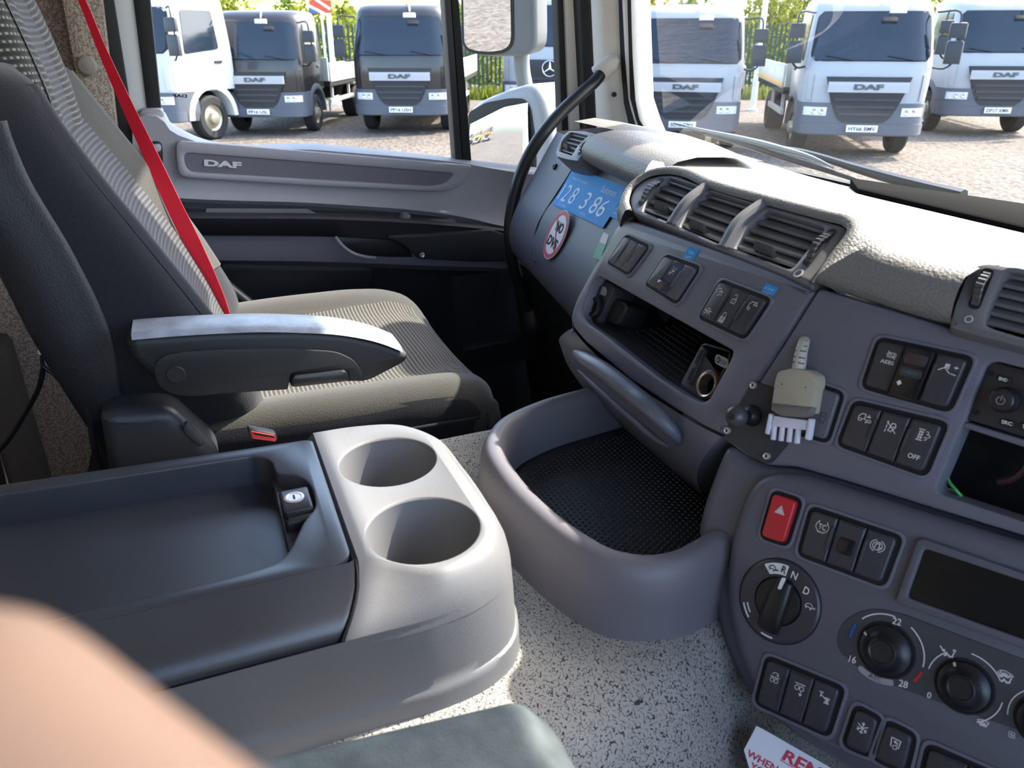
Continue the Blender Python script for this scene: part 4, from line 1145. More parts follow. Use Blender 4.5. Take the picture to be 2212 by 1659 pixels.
# ================================================================== dials
def s2q(l, w=0.0032):   # quad bl, br, tr, tl on the control panel
    return S2.pts(l, w)
W2 = 0.003
sel = thing('gear_selector', 'round gear selector knob lettered R N D', 'selector knob', S2.at(1683, 1298))
c = S2.at(1683, 1298, W2)
R = (S2.at(1767, 1302, W2) - S2.at(1598, 1292, W2)).length / 2
part(sel, 'dial_ring', lathe(c, S2.n, [(R * 1.02, -0.004), (R * 1.02, 0.001), (R * 0.97, 0.0022), (R * 0.6, 0.0026), (R * 0.58, -0.001), (0.0005, -0.001)], 48, a=S2.a, b=S2.b), M('dial_ring', (58, 56, 62), 0.4))
part(sel, 'dial_gap', lathe(c, S2.n, [(R * 1.05, 0.0004), (R * 1.02, 0.0006)], 48, a=S2.a, b=S2.b, caps=False), GAP)
part(sel, 'knob_base', lathe(c, S2.n, [(R * 0.57, -0.001), (R * 0.57, 0.003), (R * 0.54, 0.0045), (0.0005, 0.005)], 40, a=S2.a, b=S2.b), BLACK)
# grip bar of the knob: from lower left to upper right
top, bot_ = S2.at(1704, 1250, W2), S2.at(1660, 1362, W2)
ax = (top - bot_).normalized(); si = S2.n.cross(ax)
rows = []
for k, (u, hw, h) in enumerate(((-0.02, 0.55, 0.002), (0.04, 0.9, 0.007), (0.25, 1.0, 0.0095), (0.7, 0.85, 0.0095), (0.95, 0.7, 0.008), (1.0, 0.5, 0.003))):
    p = bot_ + (top - bot_) * u; q = 0.0078 * hw
    rows.append([p - si * q * 1.15 + S2.n * 0.002, p - si * q + S2.n * h * 0.9, p - si * q * 0.6 + S2.n * h, p + si * q * 0.6 + S2.n * h, p + si * q + S2.n * h * 0.9, p + si * q * 1.15 + S2.n * 0.002])
gp = part(sel, 'grip', grid([resample(r, 14) for r in rows], caps=True), BLACK, smooth=50)
P0 = S2.at(1686, 1258, W2 + 0.013)
part(sel, 'pointer', poly_flat(fillet([p for p in S2.pts([(1679, 1272), (1687, 1274), (1699, 1249), (1689, 1247)], W2 + 0.0102)], 0.002, 4), S2.n, 0.0), PRINT, smooth=0)
aw = []
cx, cy = 0, 0
def ringpt(ang, rad, w=W2 + 0.0027):
    return c + S2.a * (math.cos(math.radians(ang)) * rad * R) + S2.b * (math.sin(math.radians(ang)) * rad * R) + S2.n * (w - W2)
fld = [ringpt(a, 0.93) for a in range(92, 134, 4)] + [ringpt(a, 0.66) for a in range(128, 90, -4)]
part(sel, 'reverse_field', poly_flat(fillet(fld, 0.0008, 2), S2.n, 0.0002), PRINT, smooth=0)
def ringtext(s, ang, rad, hgt, wid, mat, root=sel, w=W2 + 0.0033, lift=0.0):
    p = ringpt(ang, rad, w)
    # upright with the panel rows
    return part(root, 'lettering', text_bm(s, [p - S2.a * wid / 2 - S2.b * hgt / 2, p + S2.a * wid / 2 - S2.b * hgt / 2, p + S2.a * wid / 2 + S2.b * hgt / 2, p - S2.a * wid / 2 + S2.b * hgt / 2], S2.n, 0.0002, 0.015), mat, smooth=0)
ringtext('R', 98, 0.8, 0.0056, 0.0038, BLACK)
ringtext('N', 78, 0.8, 0.0056, 0.0046, PRINT)
ringtext('D', 46, 0.8, 0.0056, 0.0042, PRINT)
for ang, mt in ((118, BLACK), (20, PRINT)):
    p = ringpt(ang, 0.8, W2 + 0.0033)
    part(sel, 'crawl_symbol', strokes(IC['turtle'], [p + S2.a * x + S2.b * y for x, y in ((-0.004, -0.003), (0.004, -0.003), (0.004, 0.003), (-0.004, 0.003))], S2.n, 0.0006, 0.0002), mt, smooth=0)
for a0, a1, rad in ((-150, -126, 0.9), (-150, -132, 0.8), (-78, -97, 0.92)):
    bm = BM()
    for k in range(8):
        A, B = a0 + (a1 - a0) * k / 8, a0 + (a1 - a0) * (k + 1) / 8
        bm.faces.new([bm.verts.new(x) for x in (ringpt(A, rad + 0.02), ringpt(B, rad + 0.02), ringpt(B, rad - 0.02), ringpt(A, rad - 0.02))])
    part(sel, 'edge_mark', bm, PRINT, smooth=0)

def heater(label, px, lx, rx, marks, pointer):
    c = S2.at(*px, W2)
    R = (S2.at(rx, px[1], W2) - S2.at(lx, px[1], W2)).length / 2
    t = thing('heater_dial', label, 'control dial', S2.at(*px), group='heater dials on the control panel')
    part(t, 'dial_recess', lathe(c, S2.n, [(R * 0.95, 0.0006), (R * 0.88, 0.0008), (R * 0.86, -0.002), (0.0005, -0.002)], 48, a=S2.a, b=S2.b, caps=False), GAP)
    KR = R * 0.88
    k = part(t, 'knob', lathe(c, S2.n, [(q_ * KR / R, h_ * 0.85) for q_, h_ in [(R * 0.97, -0.001), (R * 0.97, 0.002), (R * 0.93, 0.0035), (R * 0.82, 0.0042), (R * 0.64, 0.0075), (R * 0.55, 0.011), (R * 0.51, 0.0122), (R * 0.46, 0.0125), (R * 0.43, 0.012), (R * 0.41, 0.0112), (R * 0.2, 0.0107), (0.0005, 0.0105)]], 48, a=S2.a, b=S2.b), M('knob_black', (30, 31, 34), 0.35))
    a = math.radians(pointer)
    d = S2.a * math.cos(a) + S2.b * math.sin(a); s = S2.n.cross(d)
    P = [c + d * R * 0.83 + S2.n * 0.0035, c + d * R * 0.83 + S2.n * 0.0035, c + d * R * 0.70 + S2.n * 0.0050, c + d * R * 0.70 + S2.n * 0.0050]
    part(k, 'pointer', poly_flat([P[0] - s * 0.0008, P[1] + s * 0.0008, P[2] + s * 0.0008, P[3] - s * 0.0008], S2.n, 0.0006), M('pointer_cream', (214, 208, 190), 0.5), smooth=0)
    for a0, a1, rad, wd, mt in marks:
        bm = BM()
        K = max(2, int(abs(a1 - a0) / 5))
        pt = lambda A, r: c + S2.a * (math.cos(math.radians(A)) * r * R) + S2.b * (math.sin(math.radians(A)) * r * R) + S2.n * 0.0006
        for i in range(K):
            A, B = a0 + (a1 - a0) * i / K, a0 + (a1 - a0) * (i + 1) / K
            bm.faces.new([bm.verts.new(x) for x in (pt(A, rad + wd), pt(B, rad + wd), pt(B, rad - wd), pt(A, rad - wd))])
        part(t, 'scale_mark', bm, mt, smooth=0)
    return t, c, R
BLUEM, REDM = M('scale_blue', (34, 86, 160), 0.5), M('scale_red', (190, 40, 40), 0.5)
# raised stadium behind the dials
st = [(1806, 1380), (1818, 1345), (1850, 1322), (1893, 1313), (1950, 1325), (2212, 1424), (2500, 1530), (2500, 1640), (2212, 1582), (2000, 1507), (1910, 1473), (1840, 1432), (1812, 1406)]
part(dash, 'dial_surround', plate(fillet(S2.pts(st, W2 + 0.0006), 0.006, 3), S2.n, 0.002, 0.0005, seg=1), M('dial_surround', (64, 65, 70), 0.5))
W2 += 0.0006
t1, c1_, R1 = heater('left heater dial with temperature scale from 16 to 28', (1914, 1404), 1848, 1980, [(95, 150, 1.2, 0.02, PRINT), (165, 190, 1.2, 0.045, BLUEM), (4, 68, 1.2, 0.02, PRINT), (-24, -4, 1.22, 0.045, REDM)], 162)
for s, q in (('22', [(1926, 1347), (1946, 1352), (1949, 1338), (1930, 1333)]), ('16', [(1833, 1429), (1848, 1434), (1851, 1419), (1837, 1415)]), ('28', [(1940, 1482), (1960, 1487), (1963, 1473), (1944, 1467)])):
    part(t1, 'lettering', text_bm(s, s2q(q, W2), S2.n, 0.0004, 0.01), PRINT, smooth=0)
L = S2.pts([(1852, 1441), (1860, 1437), (1875, 1450), (1900, 1463), (1928, 1468), (1931, 1474), (1930, 1482), (1905, 1478), (1878, 1467), (1858, 1452)], W2)
part(t1, 'automatic_field', poly_flat(fillet(L, 0.0015, 3), S2.n, 0.0004), PRINTG, smooth=0)
part(t1, 'lettering', text_bm('ATC', s2q([(1876, 1463), (1903, 1475), (1906, 1465), (1880, 1453)], W2), S2.n, 0.0007, 0.01), STACK, smooth=0)
t2, c2_, R2 = heater('middle heater dial with airflow symbols around it', (2083, 1482), 2015, 2152, [(136, 182, 1.17, 0.018, PRINT), (40, 98, 1.17, 0.018, PRINT), (-52, 6, 1.17, 0.018, PRINT)], 128)
for ic, q in (('seat_air', [(2030, 1416), (2064, 1426), (2066, 1402), (2032, 1392)]), ('seat_air', [(2153, 1472), (2187, 1482), (2190, 1457), (2156, 1447)]), ('screen', [(2160, 1458), (2184, 1468), (2184, 1452), (2160, 1443)]), ('screen', [(2112, 1565), (2136, 1573), (2136, 1557), (2112, 1549)])):
    part(t2, 'symbol', strokes(IC[ic], s2q(q, W2), S2.n, 0.0007, 0.0004), PRINT, smooth=0)
part(t2, 'lettering', text_bm('0', s2q([(2002, 1507), (2011, 1509), (2013, 1496), (2004, 1494)], W2), S2.n, 0.0004, 0.01), PRINT, smooth=0)
t3, c3_, R3 = heater('fan speed dial cut by the right edge of the picture', (2256, 1560), 2186, 2326, [(100, 200, 1.12, 0.016, PRINT)], 90)
part(t3, 'symbol', strokes(IC['fan'], s2q([(2177, 1592), (2193, 1597), (2194, 1582), (2178, 1577)], W2), S2.n, 0.0005, 0.0004), PRINT, smooth=0)
# display
dp = thing('display_screen', 'unlit rectangular display above the heater dials', 'display', S2.at(2150, 1280))
fr = fillet(S2.pts([(1942, 1305), (1934, 1295), (1980, 1167), (1992, 1162), (2212, 1238), (2560, 1345), (2560, 1530), (2212, 1402)], 0.0085), [0.004, 0.004, 0.004, 0.004, 0, 0, 0, 0], 3)
hl2 = fillet(S2.pts([(1958, 1291), (1996, 1184), (2212, 1256), (2540, 1360), (2540, 1505), (2212, 1382)], 0.0085), 0.003, 3)
part(dp, 'frame', plate(fr, S2.n, 0.006, 0.002, holes=[hl2], hdepth=0.004, hbev=0.001), STACK)
part(dp, 'screen', plate([p - S2.n * 0.003 for p in hl2], S2.n, 0.002), M('screen_black', (12, 12, 15), 0.25))
# radio
rd = thing('car_radio', 'black radio faceplate with round power knob', 'radio', S1.at(2160, 860))
o = fillet(S1.pts([(2084, 906), (2128, 787), (2144, 780), (2510, 876), (2470, 1020), (2212, 946)], -0.004), [0.003, 0.004, 0.004, 0.004, 0, 0], 3)
part(rd, 'faceplate', plate(o, S1.n, 0.07, 0.002), M('radio_face', (42, 42, 50), 0.4))
o = fillet(S1.pts([(2076, 922), (2086, 912), (2212, 951), (2470, 1026), (2466, 1044), (2212, 966)], -0.002), 0.002, 2)
part(rd, 'lower_rail', plate(o, S1.n, 0.04, 0.001), PANEL)
c = S1.at(2172, 864, -0.003)
Rr = (S1.at(2203, 866, -0.003) - S1.at(2138, 862, -0.003)).length / 2
part(rd, 'knob_ring', lathe(c, S1.n, [(Rr * 1.0, -0.001), (Rr, 0.002), (Rr * 0.92, 0.003)], 40, a=S1.a, b=S1.b, caps=False), GAP)
kn = part(rd, 'power_knob', lathe(c, S1.n, [(Rr * 0.94, 0.0), (Rr * 0.9, 0.006), (Rr * 0.82, 0.0095), (Rr * 0.74, 0.010), (Rr * 0.70, 0.0095), (0.0005, 0.0085)], 40, a=S1.a, b=S1.b), M('knob_satin', (40, 40, 46), 0.28))
part(kn, 'symbol', strokes(IC['power'], [p + S1.n * 0.0105 for p in [c + S1.a * x + S1.b * y for x, y in ((-0.0032, -0.0032), (0.0032, -0.0032), (0.0032, 0.0032), (-0.0032, 0.0032))]], S1.n, 0.0006, 0.0), PRINTG, smooth=0)
for s, q, tq in (('BND', [(2150, 822), (2182, 830), (2186, 818), (2153, 809)], (0.2, 0.22, 0.75, 0.8)), ('SRC', [(2158, 917), (2190, 925), (2194, 911), (2160, 902)], (0.14, 0.25, 0.84, 0.8)), ('TA', [(2198, 926), (2226, 933), (2230, 919), (2202, 911)], (0.3, 0.25, 0.8, 0.8))):
    Q = S1.pts(q, -0.0022)
    bt = part(rd, 'button', plate(fillet(Q, 0.003, 4), S1.n, 0.003, 0.0008), BLACK)
    part(bt, 'lettering', text_bm(s, qrect(Q, *tq), S1.n, 0.0003, 0.02), PRINT, smooth=0)
for a, b in ((2140, 807), (2108, 890)):
    cc_ = S1.at(a, b, -0.0036)
    part(rd, 'key_hole', poly_flat(disc_loop(cc_, S1.a, S1.b, 0.0018, 14), S1.n, 0.0002), GAP, smooth=0)
# loose wires inside the empty slot
def wire(name, pts, r, mat, label):
    solo(name, tube(pts, r, 8, 24), mat, label, 'wire')
wire('wire', [S1.at(2044, 1026, -0.02), S1.at(2053, 1045, -0.015), S1.at(2068, 1062, -0.012), S1.at(2082, 1085, -0.03)], 0.0011, M('green_wire', (70, 190, 110), 0.4), 'thin green wire in the empty radio slot')
wire('wire', [S1.at(2030, 1052, -0.03), S1.at(2055, 1058, -0.03), S1.at(2080, 1070, -0.03)], 0.0009, M('yellow_wire', (170, 140, 50), 0.4), 'thin yellow wire in the empty radio slot')
wire('wire', [S1.at(2230, 980, -0.05), S1.at(2205, 1020, -0.05), S1.at(2180, 1036, -0.05), S1.at(2155, 1040, -0.05)], 0.003, M('brown_wire', (70, 44, 40), 0.4), 'bundle of brown wires in the empty radio slot')

# ================================================================== stickers
def sticker(name, label, quad, pl, mat, w=0.0006, r=0.002, th=0.0006):
    Q = pl.pts(quad, w)
    t = thing(name, label, 'sticker', sum(Q, V()) / 4)
    part(t, 'sheet', plate(fillet(Q, r, 3), pl.n, th), mat)
    return t, Q
t, Q = sticker('height_sticker', 'blue vehicle height sticker reading 12 8 and 3.86', [(1193, 441), (1302, 492), (1359, 405), (1239, 362)], LP, BLUEP, w=0.003)
PB = M('pale_blue_print', (186, 208, 236), 0.5)
for s, r_, b in (('12', (0.03, 0.16, 0.19, 0.60), 0.0), ('8', (0.245, 0.17, 0.345, 0.60), 0.0), ('3', (0.475, 0.17, 0.58, 0.60), 0.0), ('86', (0.655, 0.17, 0.885, 0.60), 0.0)):
    part(t, 'lettering', text_bm(s, qrect(Q, *r_), LP.n, 0.0004, b, 0.1), PB, smooth=0)
part(t, 'lettering', text_bm('Solomon', qrect(Q, 0.66, 0.70, 0.90, 0.86), LP.n, 0.0004, 0.0), PB, smooth=0)
part(t, 'emblem', strokes([circ(0.5, 0.5, 0.5)], qrect(Q, 0.925, 0.84, 0.95, 0.90), LP.n, 0.0012, 0.0004), PB, smooth=0)
part(t, 'lettering', text_bm('OVERALL VEHICLE HEIGHT', qrect(Q, 0.08, 0.74, 0.40, 0.79), LP.n, 0.0004), PB, smooth=0)
part(t, 'lettering', text_bm('FEET & INCHES', qrect(Q, 0.11, 0.05, 0.26, 0.10), LP.n, 0.0004), PB, smooth=0)
part(t, 'lettering', text_bm('METRES', qrect(Q, 0.56, 0.06, 0.66, 0.11), LP.n, 0.0004), PB, smooth=0)
t, Q = sticker('contact_sticker', 'cut blue sticker with small print beside the height sticker', [(1317, 467), (1345, 481), (1395, 418), (1363, 405)], LP, BLUEP, w=0.003)
for s, r_ in (('Call Solomon', (0.12, 0.36, 0.8, 0.44)), ('01706 211', (0.08, 0.24, 0.8, 0.33)), ('www.solomon', (0.05, 0.12, 0.75, 0.19))):
    part(t, 'lettering', text_bm(s, qrect(Q, *r_), LP.n, 0.0004), PB, smooth=0)
# round no-entry style sticker
LPn = Plane((-1.166, lpy(-1.166) - 0.0375, -0.31), (0.988, -0.154, 0), (0, 0.45, 1))
c = LPn.at(1201, 507, 0.003)
Rn = (LPn.at(1228, 507, 0.003) - LPn.at(1174, 507, 0.003)).length / 2
t = thing('round_sticker', 'round white sticker with red ring and NO DVS lettering', 'sticker', c)
Rv = (LPn.at(1211, 457, 0.003) - LPn.at(1190, 557, 0.003)).length / 2
Rn = (Rn + Rv) / 2 * 0.86
part(t, 'sheet', plate(disc_loop(c, LPn.a, LPn.b, Rn, 40), LPn.n, 0.0008), PAPER)
bm = BM()
o_, i_ = disc_loop(c + LPn.n * 0.0004, LPn.a, LPn.b, Rn * 0.97, 40), disc_loop(c + LPn.n * 0.0004, LPn.a, LPn.b, Rn * 0.80, 40)
vo_, vi_ = [bm.verts.new(p) for p in o_], [bm.verts.new(p) for p in i_]
ring(bm, vo_, vi_)
part(t, 'red_ring', bm, REDP, smooth=0)
sq = [c + LPn.a * x * Rn + LPn.b * y * Rn for x, y in ((-1, -1), (1, -1), (1, 1), (-1, 1))]
part(t, 'lettering', text_bm('NO', qrect(sq, 0.34, 0.56, 0.74, 0.76), LPn.n, 0.0006, 0.03), BLACKM, smooth=0)
part(t, 'lettering', text_bm('DVS', qrect(sq, 0.20, 0.24, 0.80, 0.44), LPn.n, 0.0006, 0.03), BLACKM, smooth=0)
part(t, 'red_bar', strokes([[(0.2, 0.8), (0.8, 0.2)]], sq, LPn.n, Rn * 0.07, 0.0008), REDP, smooth=0)
t, Q = sticker('torn_sticker', 'torn green and white sticker remnant beside centre pod', [(1280, 556), (1296, 562), (1316, 508), (1304, 502)], LPn, M('sticker_green', (96, 168, 132), 0.5), w=0.002)
part(t, 'white_top', poly_flat(qrect(Q, 0, 0.62, 1, 1.0), LPn.n, 0.0003), PAPER, smooth=0)
t, Q = sticker('label_sticker', 'small blue tail lift sticker on the centre fascia', [(1470, 562), (1492, 569), (1511, 539), (1489, 532)], U1, BLUEP, w=0.0005, r=0.001, th=0.0004)
part(t, 'lettering', text_bm('TAIL', qrect(Q, 0.2, 0.56, 0.8, 0.76), U1.n, 0.0003, 0.01), PB, smooth=0)
part(t, 'lettering', text_bm('LIFT', qrect(Q, 0.2, 0.22, 0.8, 0.42), U1.n, 0.0003, 0.01), PB, smooth=0)
t, Q = sticker('label_sticker', 'small blue scene lights sticker on the centre fascia', [(1639, 637), (1664, 646), (1681, 621), (1655, 611)], U1, BLUEP, w=0.0005, r=0.001, th=0.0004)
part(t, 'lettering', text_bm('SCENE', qrect(Q, 0.1, 0.58, 0.85, 0.78), U1.n, 0.0003, 0.01), PB, smooth=0)
part(t, 'lettering', text_bm('LIGHTS', qrect(Q, 0.1, 0.22, 0.85, 0.42), U1.n, 0.0003, 0.01), PB, smooth=0)

# ================================================================== phone mount plate, ball and cable connector
mt = thing('mount_plate', 'black mounting plate with ball joint and three rivets', 'bracket', S1.at(1620, 920))
L = S1.pts([(1562, 945), (1571, 918), (1625, 822), (1672, 838), (1742, 860), (1700, 960), (1664, 1002), (1640, 998)], 0.002)
part(mt, 'plate', plate(fillet(L, 0.003, 3), S1.n, 0.004, 0.001), TRIMD)
for a, b in ((1627, 832), (1571, 930), (1656, 985)):
    c = S1.at(a, b, 0.003)
    rv = part(mt, 'rivet', lathe(c, S1.n, [(0.0031, -0.001), (0.0031, 0.0006), (0.0026, 0.0016), (0.0016, 0.0019), (0.0011, 0.0014), (0.0010, 0.0), (0.0002, 0.0)], 20), STEEL)
    part(mt, 'rivet_hole', poly_flat(disc_loop(c + S1.n * 0.0012, S1.a, S1.b, 0.001, 10), S1.n, 0.0), GAP, smooth=0)
c = S1.at(1622, 898, 0.004)
part(mt, 'ball_stem', lathe(c, S1.n, [(0.009, -0.002), (0.008, 0.002), (0.0045, 0.006), (0.004, 0.016)], 20), BLACK)
p = c + S1.n * 0.022
part(mt, 'ball', lathe(p, S1.n, [(0.0005 + 0.0085 * math.sin(math.pi * k / 12), -0.0085 * math.cos(math.pi * k / 12)) for k in range(13)], 24), M('ball_rubber', (66, 68, 72), 0.35))
part(mt, 'ball_dimple', lathe(p + S1.n * 0.008, S1.n, [(0.0032, -0.001), (0.003, 0.0008), (0.0005, 0.0006)], 16), BLACK)

cn = thing('cable_connector', 'grey four-pole cable connector hanging in front of the centre stack', 'connector', S1.at(1715, 860))
CG = M('connector_grey', (168, 160, 142), 0.55, (1200, 0.2, 0.0004))
CW = M('connector_white', (216, 214, 226), 0.35)
WC = 0.016
body = S1.pts([(1665, 893), (1672, 828), (1679, 800), (1712, 796), (1745, 801), (1766, 812), (1765, 828), (1756, 896), (1748, 902), (1678, 898)], WC)
pts_ = [(1663, 888), (1672, 822), (1678, 802), (1708, 795), (1744, 799), (1764, 812), (1765, 826), (1754, 896)]
part(cn, 'body', plate(fillet(S1.pts(pts_, WC), 0.0025, 3), S1.n, 0.014, 0.0022), CG)
lo_ = [(1663, 868), (1757, 878), (1752, 898), (1738, 903), (1686, 899), (1668, 890)]
part(cn, 'lower_bevel', plate(fillet(S1.pts(lo_, WC + 0.0006), 0.002, 3), S1.n, 0.006, 0.002), M('connector_dark', (112, 108, 104), 0.5))
for a, b in ((1689, 830), (1740, 837)):
    part(cn, 'pin_hole', poly_flat(disc_loop(S1.at(a, b, WC), S1.a, S1.b, 0.0006, 8), S1.n, 0.0002), GAP, smooth=0)
# strain relief curling back into the dash
P = [S1.at(1724, 806, 0.009), S1.at(1727, 785, 0.009), S1.at(1731, 760, 0.008), S1.at(1736, 742, 0.004), S1.at(1739, 735, -0.010)]
rs_ = [0.0052, 0.0050, 0.0046, 0.0042, 0.0040]
sr = part(cn, 'strain_relief', tube(P, rs_, 16, 30), M('relief_grey', (176, 172, 160), 0.5))
for k in range(6):
    s = 0.22 + k * 0.11
    PP = resample(P, 40)
    i = int(s * 39)
    q = PP[i]; t_ = (PP[i + 1] - PP[i - 1]).normalized()
    a_ = S1.n.cross(t_).normalized()
    for sg in (-1, 1):
        L = []
        bmr = BM()
        rad = 0.0052 - 0.001 * s + 0.00025
        rows = []
        for h in (-0.0004, 0.0004):
            rows.append([q + t_ * (h + 0.0006 * sg * math.sin(j / 6)) + S1.n * (rad * math.cos(sg * (0.25 + j * 0.16))) + a_ * (rad * math.sin(sg * (0.25 + j * 0.16))) for j in range(7)])
        grid(rows, bmr)
        part(sr, 'relief_slot', bmr, GAP)
# white multi-way plug
part(cn, 'plug_shell', plate(fillet(S1.pts([(1670, 898), (1746, 908), (1742, 930), (1664, 920)], WC - 0.003), 0.001, 2), S1.n, 0.010, 0.0012), CW)
for k in range(4):
    x = 1674 + k * 17.0; y = 921 + k * 2.6
    a, b = S1.at(x, y - 4, WC - 0.007), S1.at(x - 3.5, y + 28, WC - 0.004)
    ax_ = (b - a)
    part(cn, 'plug_pin', lathe(a, ax_, [(0.0023, 0), (0.0023, ax_.length), (0.0018, ax_.length + 0.0003), (0.0015, ax_.length - 0.002), (0.0002, ax_.length - 0.002)], 14), CW)
for q in ([(1651, 936), (1659, 940), (1667, 898), (1660, 892)], [(1737, 948), (1747, 952), (1754, 906), (1745, 903)]):
    part(cn, 'latch', plate(fillet(S1.pts(q, WC - 0.002), 0.0012, 3), S1.n, 0.006, 0.001), CW)
# ================================================================== centre console between the seats
ZC = -0.335
cs = thing('centre_console', 'grey centre console with two cup holders and dark tray lid', 'console', (-0.53, -0.1, ZT))
def cons_outline(ins, y0=-0.58, y1=0.186):
    """plan outline, rear-right first; ins = inset of the sides"""
    xr, xl = -0.398 - ins, -0.664 + ins
    yf = y1 - ins
    P = [V((xr, y0, 0)), V((xr, 0.06, 0)), V((xr, yf - 0.075, 0)), V((xr - 0.006, yf - 0.045, 0)), V((xr - 0.022, yf - 0.018, 0)), V((xr - 0.05, yf - 0.003, 0)), V((xr - 0.09, yf, 0)),
         V((xl + 0.10, yf - 0.001, 0)), V((xl + 0.050, yf - 0.006, 0)), V((xl + 0.014, yf - 0.030, 0)), V((xl + 0.002, yf - 0.068, 0)), V((xl, 0.06, 0)), V((xl - 0.02, y0, 0))]
    return P
def at_z(P, z): return [V((p.x, p.y, z)) for p in P]
lv = [(-0.003, ZT), (-0.0025, ZT + 0.014), (-0.002, ZT + 0.020), (-0.0003, ZT + 0.0215), (0.0, ZT + 0.03), (0.0015, -0.380), (0.003, -0.3625)]
bm = grid([resample(at_z(cons_outline(i), z), 170) for i, z in lv])
part(cs, 'console_body', bm, CONS, smooth=50)
bm = poly_flat(resample(at_z([p if p.y < 0.062 else V((p.x, 0.062, 0)) for p in cons_outline(0.006) if p.y < 0.062 or p.x > -0.41 or p.x < -0.65], -0.3545), 70, False), V((0, 0, 1)), 0) if 0 else poly_flat([V((-0.404, -0.58, -0.366)), V((-0.404, 0.06, -0.366)), V((-0.658, 0.06, -0.366)), V((-0.678, -0.58, -0.366))], V((0, 0, 1)), 0)
part(cs, 'console_deck', bm, TRIMD)
# front housing with the cups
hv = [(0.0022, -0.370), (0.0030, -0.3625), (0.0050, -0.352), (0.0085, -0.343), (0.0115, -0.3378), (0.0145, ZC)]
yrear = {-0.370: 0.043, -0.3625: 0.0445, -0.352: 0.0525, -0.343: 0.0605, -0.3378: 0.0635, ZC: 0.0645}
xtra = {-0.370: 0.0005, -0.3625: 0.0015, -0.352: 0.0080, -0.343: 0.0200, -0.3378: 0.0300, ZC: 0.0345}
def front(i, z):
    yr = yrear[z]
    R = resample(at_z([p if p.y > 0.065 else V((p.x, yr, 0)) for p in cons_outline(i)[1:-1]], z), 130, True)
    out = []
    for p in R:
        u = min(1.0, max(0.0, (p.y - 0.0645) / 0.055)); f_ = 1 - u * u * (3 - 2 * u)
        out.append(V((p.x - xtra[z] * f_, p.y, p.z)) if p.x > -0.5 else p)
    return out
R_ = [front(i, z) for i, z in hv]
bm = BM()
grid(R_, bm)
top_loop = ccw(R_[-1], V((0, 0, 1)))
cups = [(-0.4665, 0.117, 0.0422), (-0.5745, 0.1165, 0.0415)]
tl = [bm.verts.new(p) for p in top_loop]
hl = []
for cx, cy, r in cups:
    lip = [disc_loop(V((cx, cy, z)), V((1, 0, 0)), V((0, 1, 0)), rr, 48) for rr, z in ((r + 0.0015, ZC), (r + 0.0004, ZC - 0.0006), (r - 0.0004, ZC - 0.0025))]
    vv_ = [[bm.verts.new(p) for p in l] for l in lip]
    for a, b in zip(vv_, vv_[1:]): ring(bm, a, b)
    hl.append(vv_[0])
fill(bm, [tl] + hl)
# rear closing face
rear = [r[0] for r in R_] + [r[-1] for r in reversed(R_)]
fill(bm, [[bm.verts.new(p) for p in rear]])
part(cs, 'cup_housing', bm, CONS, smooth=40)
for cx, cy, r in cups:
    part(cs, 'cup_holder', lathe(V((cx, cy, ZC)), V((0, 0, -1)), [(r - 0.0004, 0.0022), (r - 0.001, 0.03), (r - 0.003, 0.060), (r - 0.006, 0.066), (r - 0.012, 0.068), (0.0005, 0.068)], 48, caps=False), CONS, smooth=50)
# lid with its sunk tray and latch pocket
n_ = V((0, 0, 1))
lid = [V((-0.447, -0.56, ZC)), V((-0.447, 0.050, ZC)), V((-0.455, 0.0615, ZC)), V((-0.636, 0.0625, ZC)), V((-0.640, 0.056, ZC)), V((-0.680, -0.56, ZC))]
opn = [V((-0.459, -0.53, ZC)), V((-0.460, -0.02, ZC)), V((-0.464, 0.012, ZC)), V((-0.478, 0.0225, ZC)), V((-0.510, 0.036, ZC)), V((-0.524, 0.0475, ZC)), V((-0.556, 0.0495, ZC)), V((-0.577, 0.043, ZC)), V((-0.588, 0.0245, ZC)), V((-0.612, 0.0235, ZC)), V((-0.626, 0.012, ZC)), V((-0.6365, -0.18, ZC)), V((-0.664, -0.53, ZC))]
opn = fillet(opn, [0.01, 0.02, 0.012, 0.008, 0.012, 0.012, 0.016, 0.012, 0.006, 0.012, 0.02, 0.02, 0.01], 4)
bm = plate(fillet(lid, [0.01, 0.01, 0.008, 0.003, 0.003, 0.01], 3), n_, 0.006, 0.0025, holes=[opn], hdepth=0.0305, hbev=0.002)
ld = part(cs, 'lid', bm, LIDM, smooth=40)
fl_ = [p for p in opn]
tf = [V((-0.452, -0.54, -0.3635)), V((-0.452, 0.0215, -0.3635)), V((-0.632, 0.0225, -0.3635)), V((-0.632, -0.1, -0.3635)), V((-0.672, -0.54, -0.3635))]
part(cs, 'lid_tray_floor', poly_flat(tf, n_, 0), LIDM)
pk = [V((-0.460, 0.0215, -0.3475)), V((-0.460, 0.060, -0.3475)), V((-0.600, 0.060, -0.3475)), V((-0.600, 0.0215, -0.3475))]
part(cs, 'latch_pocket_floor', plate(pk, n_, 0.018, 0.0015), LIDM)
